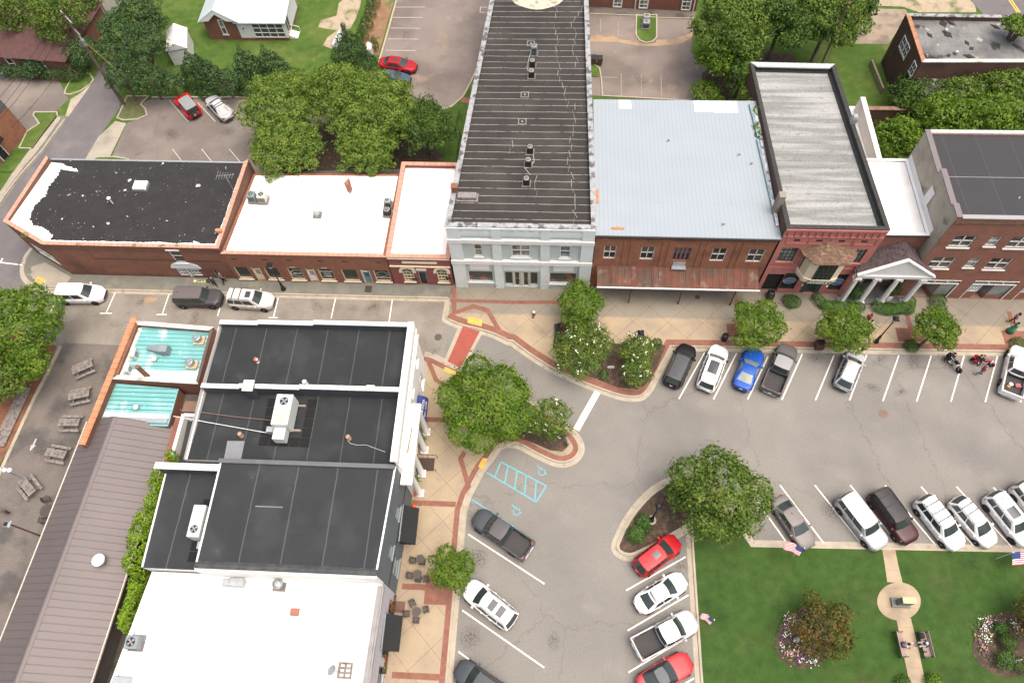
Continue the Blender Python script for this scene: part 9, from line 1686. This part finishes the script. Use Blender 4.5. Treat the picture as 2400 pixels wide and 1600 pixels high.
flag('d3',215,735,3.3,math.radians(150),1.35,'striped flag on a white pole overlapping the taupe sedan'); flag('d3',1552,752,2.6,math.radians(12),2.0,'striped flag on a white pole at the right side of the lawn edge'); flag('d2',1342,1177,2.5,math.radians(140),.95,'striped flag on a white pole in the open lawn by the kerb')
c = P('d3',930,1045,.12); t = thing('monument', 'upright stone monument with a tan top on the round path', 'monument', (c.x,c.y,.12)); gm_ = M('granite',(.16,.165,.15),.7,var=.15,scale=6); b = MB(); b.bbox(c.x-.85,c.x+.65,c.y-.35,c.y+.4,.12,.35,.03); b.build('plinth', gm_, t); b = MB(); b.bbox(c.x-.5,c.x+.55,c.y-.2,c.y+.25,.35,1.6,.02); b.build('stele', gm_, t); b = MB(); b.bbox(c.x-.53,c.x+.58,c.y-.23,c.y+.28,1.6,1.68,.02); b.build('capstone', M('sandstone',(.48,.39,.24),.8,var=.1,scale=4), t)
for v,x,y,l,r_ in (('d3',240,1285,'pale stone statue among the flowers of the left bed',1.0),('d3',1665,1420,'small white statue in the shrubs of the right bed',.5)):
    c = P(v,x,y,.2); b = MB(); b.smooth = True; b.lathe((c.x,c.y,.13),[(.2*r_,0),(.2*r_,.12),(.15*r_,.14),(.17*r_,.35),(.12*r_,.62),(.2*r_,.82),(.16*r_,.98),(.06,1.03),(.1*r_,1.1),(.1*r_,1.2),(.03,1.27)],14); b.path([(c.x-.15*r_,c.y,.9),(c.x-.38*r_,c.y-.1,.75),(c.x-.42*r_,c.y-.2,.95)],.055*r_,6); b.path([(c.x+.15*r_,c.y,.9),(c.x+.34*r_,c.y-.12,.7)],.055*r_,6); tag(b.build('statue', M('statue_stone',(.50,.51,.50),.8,var=.12,scale=5), None, (c.x,c.y,.13)), l, 'statue')
def sign(v, x, y, zc, w_, h_, lab, mat, tx=None, rz=0, z0=ZS, name='sign'):
    c = P(v,x,y,zc); t = thing(name, lab, 'sign', (c.x,c.y,z0)); f_ = Fr((c.x-w_/2*math.cos(rz),c.y-w_/2*math.sin(rz)),(c.x+w_/2*math.cos(rz),c.y+w_/2*math.sin(rz))); b = MB(); b.tube((c.x,c.y+.04,z0),(c.x,c.y+.04,zc+h_/2),.03,n=6); b.build('post', galv, t); b = MB(); f_.box(b,0,w_,0,.02,zc-h_/2,zc+h_/2); p_ = b.build('panel', mat, t)
    if tx: b = MB(); f_.box(b,w_*.2,w_*.7,.021,.025,zc-.03,zc+.03); b.add([f_.pt(w_*.7,.024,zc+.1),f_.pt(w_*.7,.024,zc-.1),f_.pt(w_*.88,.024,zc)],[(0,1,2)]); b.add([f_.pt(w_*.2,.024,zc+.0),f_.pt(w_*.2,.024,zc+.03),f_.pt(w_*.1,.024,zc+.09),f_.pt(w_*.1,.024,zc+.05)],[(0,1,2,3)]); b.build('arrow', blackm, p_)
sign('c2',940,822,2.1,.62,.40,'white direction sign with a black arrow in the corner bed',signw,1); sign('c2',545,1410,2.0,.45,.3,'brown-backed sign on a thin post at the tip of the kerbed island',M('sign_back',(.17,.13,.12),.7)); sign('b0',165,942,2.3,.62,.62,'street sign on a post at the canted corner pavement, seen from above',galv,rz=1.2)
q = P('c2',565,1480,.9); b = MB(); b.smooth = True; b.lathe((q.x,q.y,ZS),[(.1,0),(.08,.6),(.12,.7),(.1,.95),(.02,1.0)],10); tag(b.build('bollard_light', galv, None, (q.x,q.y,ZS)), 'silver bollard light in the mulch at the island tip', 'bollard')
q = P('w',1780,810,.5); b = MB(); b.box(q.x-.22,q.x+.22,q.y-.2,q.y-.17,ZS,.95); b.hexa([(q.x-.22,q.y+.2,ZS),(q.x+.22,q.y+.2,ZS),(q.x+.22,q.y+.23,ZS),(q.x-.22,q.y+.23,ZS)],[(q.x-.22,q.y-.16,.95),(q.x+.22,q.y-.16,.95),(q.x+.22,q.y-.13,.95),(q.x-.22,q.y-.13,.95)]); tag(b.build('sandwich_board', signw, None, (q.x,q.y,ZS)), 'white folding board sign leaning at the third portico column', 'sign')
def bin_(v,x,y,r,h,mat,l,sq=False):
    c = P(v,x,y,h); t = thing('litter_bin', l, 'bin', (c.x,c.y,ZS)); b = MB()
    if sq: b.bbox(c.x-r,c.x+r,c.y-r,c.y+r,ZS,ZS+h,.04)
    else: b.lathe((c.x,c.y,ZS),[(r*.8,0),(r,.2),(r,h*.85)],16)
    b.build('body', mat, t); b = MB(); b.lathe((c.x,c.y,ZS+h*(1 if sq else .85)),[(r*.95,0),(r*.9,.08),(r*.5,.14),(r*.5,.1)],16); b.build('lid', blackm, t)
bin_('c2',1945,545,.32,1.0,blackm,'round black litter bin on the pavement above the white sunroof SUV'); bin_('w',165,745,.33,1.0,blackm,'square black bin beside the dark alcove of the tavern',True); bin_('c3',538,612,.40,.9,M('bin_wood',(.13,.05,.035),.8,var=.15),'brown boxed bin beside the silver SUV street tree',True)
q = P('c2',266,350,.5); t = thing('fire_hydrant', 'red fire hydrant with a white dome on the tan plaza', 'hydrant', (q.x,q.y,ZS)); b = MB(); b.smooth = True; b.lathe((q.x,q.y,ZS),[(.16,0),(.11,.06),(.11,.5),(.15,.55)],12); b.tube((q.x-.2,q.y,ZS+.42),(q.x+.2,q.y,ZS+.42),.06,n=8); b.build('barrel', M('hydrant_red',(.25,.04,.03),.6), t); b = MB(); b.smooth = True; b.lathe((q.x,q.y,ZS+.55),[(.16,0),(.14,.1),(.05,.17),(.03,.22)],12); b.build('bonnet', signw, t)
q = P('b0',1770,1122,.3); t = thing('planter', 'pale long planter with green plants under the white arched shopfront', 'planter', (q.x,q.y,ZS)); b = MB(); b.bbox(q.x-.85,q.x+.7,q.y-.16,q.y+.16,ZS,.5,.02); b.build('trough', cream, t); rg = np.random.default_rng(5); s_ = np.array([q.x-.1,q.y,.55])+rg.normal(0,1,(120,3))*np.array([.36,.08,.05]); leafmesh('foliage', leaves(rg,s_,np.tile([0,0,1.],(120,1)),.12), lfE, t)
q = P('b0',1818,1122,.3); b = MB(); b.smooth = True; b.lathe((q.x,q.y,ZS),[(.14,0),(.2,.35),(.18,.4)],12); tag(b.build('plant_pot', blkp, None, (q.x,q.y,ZS)), 'dark round pot at the end of the pale planter', 'pot')
q = P('j',60,830,.8); t = thing('bare_shrub', 'leafless dark shrub at the left edge of the patio', 'shrub', (q.x,q.y,0)); b = MB(); R_ = random.Random(2)
for k in range(16): a_ = R_.uniform(0,6.28); e_ = (q.x+1.1*math.cos(a_)*R_.random(),q.y+1.1*math.sin(a_)*R_.random(),R_.uniform(.8,1.7)); b.path([(q.x,q.y,0),((q.x+e_[0])/2+.1,(q.y+e_[1])/2,.8),e_],[.04,.02,.008],4)
b.build('branches', barkm, t)
q = at(75,1045,.015); b = MB(); b.add([(q.x+.22,q.y+.75,.02),(q.x+.08,q.y+.75,.02),(q.x+.0,q.y+.1,.02),(q.x+.15,q.y+.1,.02)],[(0,1,2,3)]); b.add([(q.x-.15,q.y+.1,.022),(q.x+.35,q.y+.1,.022),(q.x-.02,q.y-.5,.022)],[(0,2,1)]); tag(b.build('painted_arrow', M('worn_arrow',(.42,.38,.34),.9,var=.2)), kind='structure')
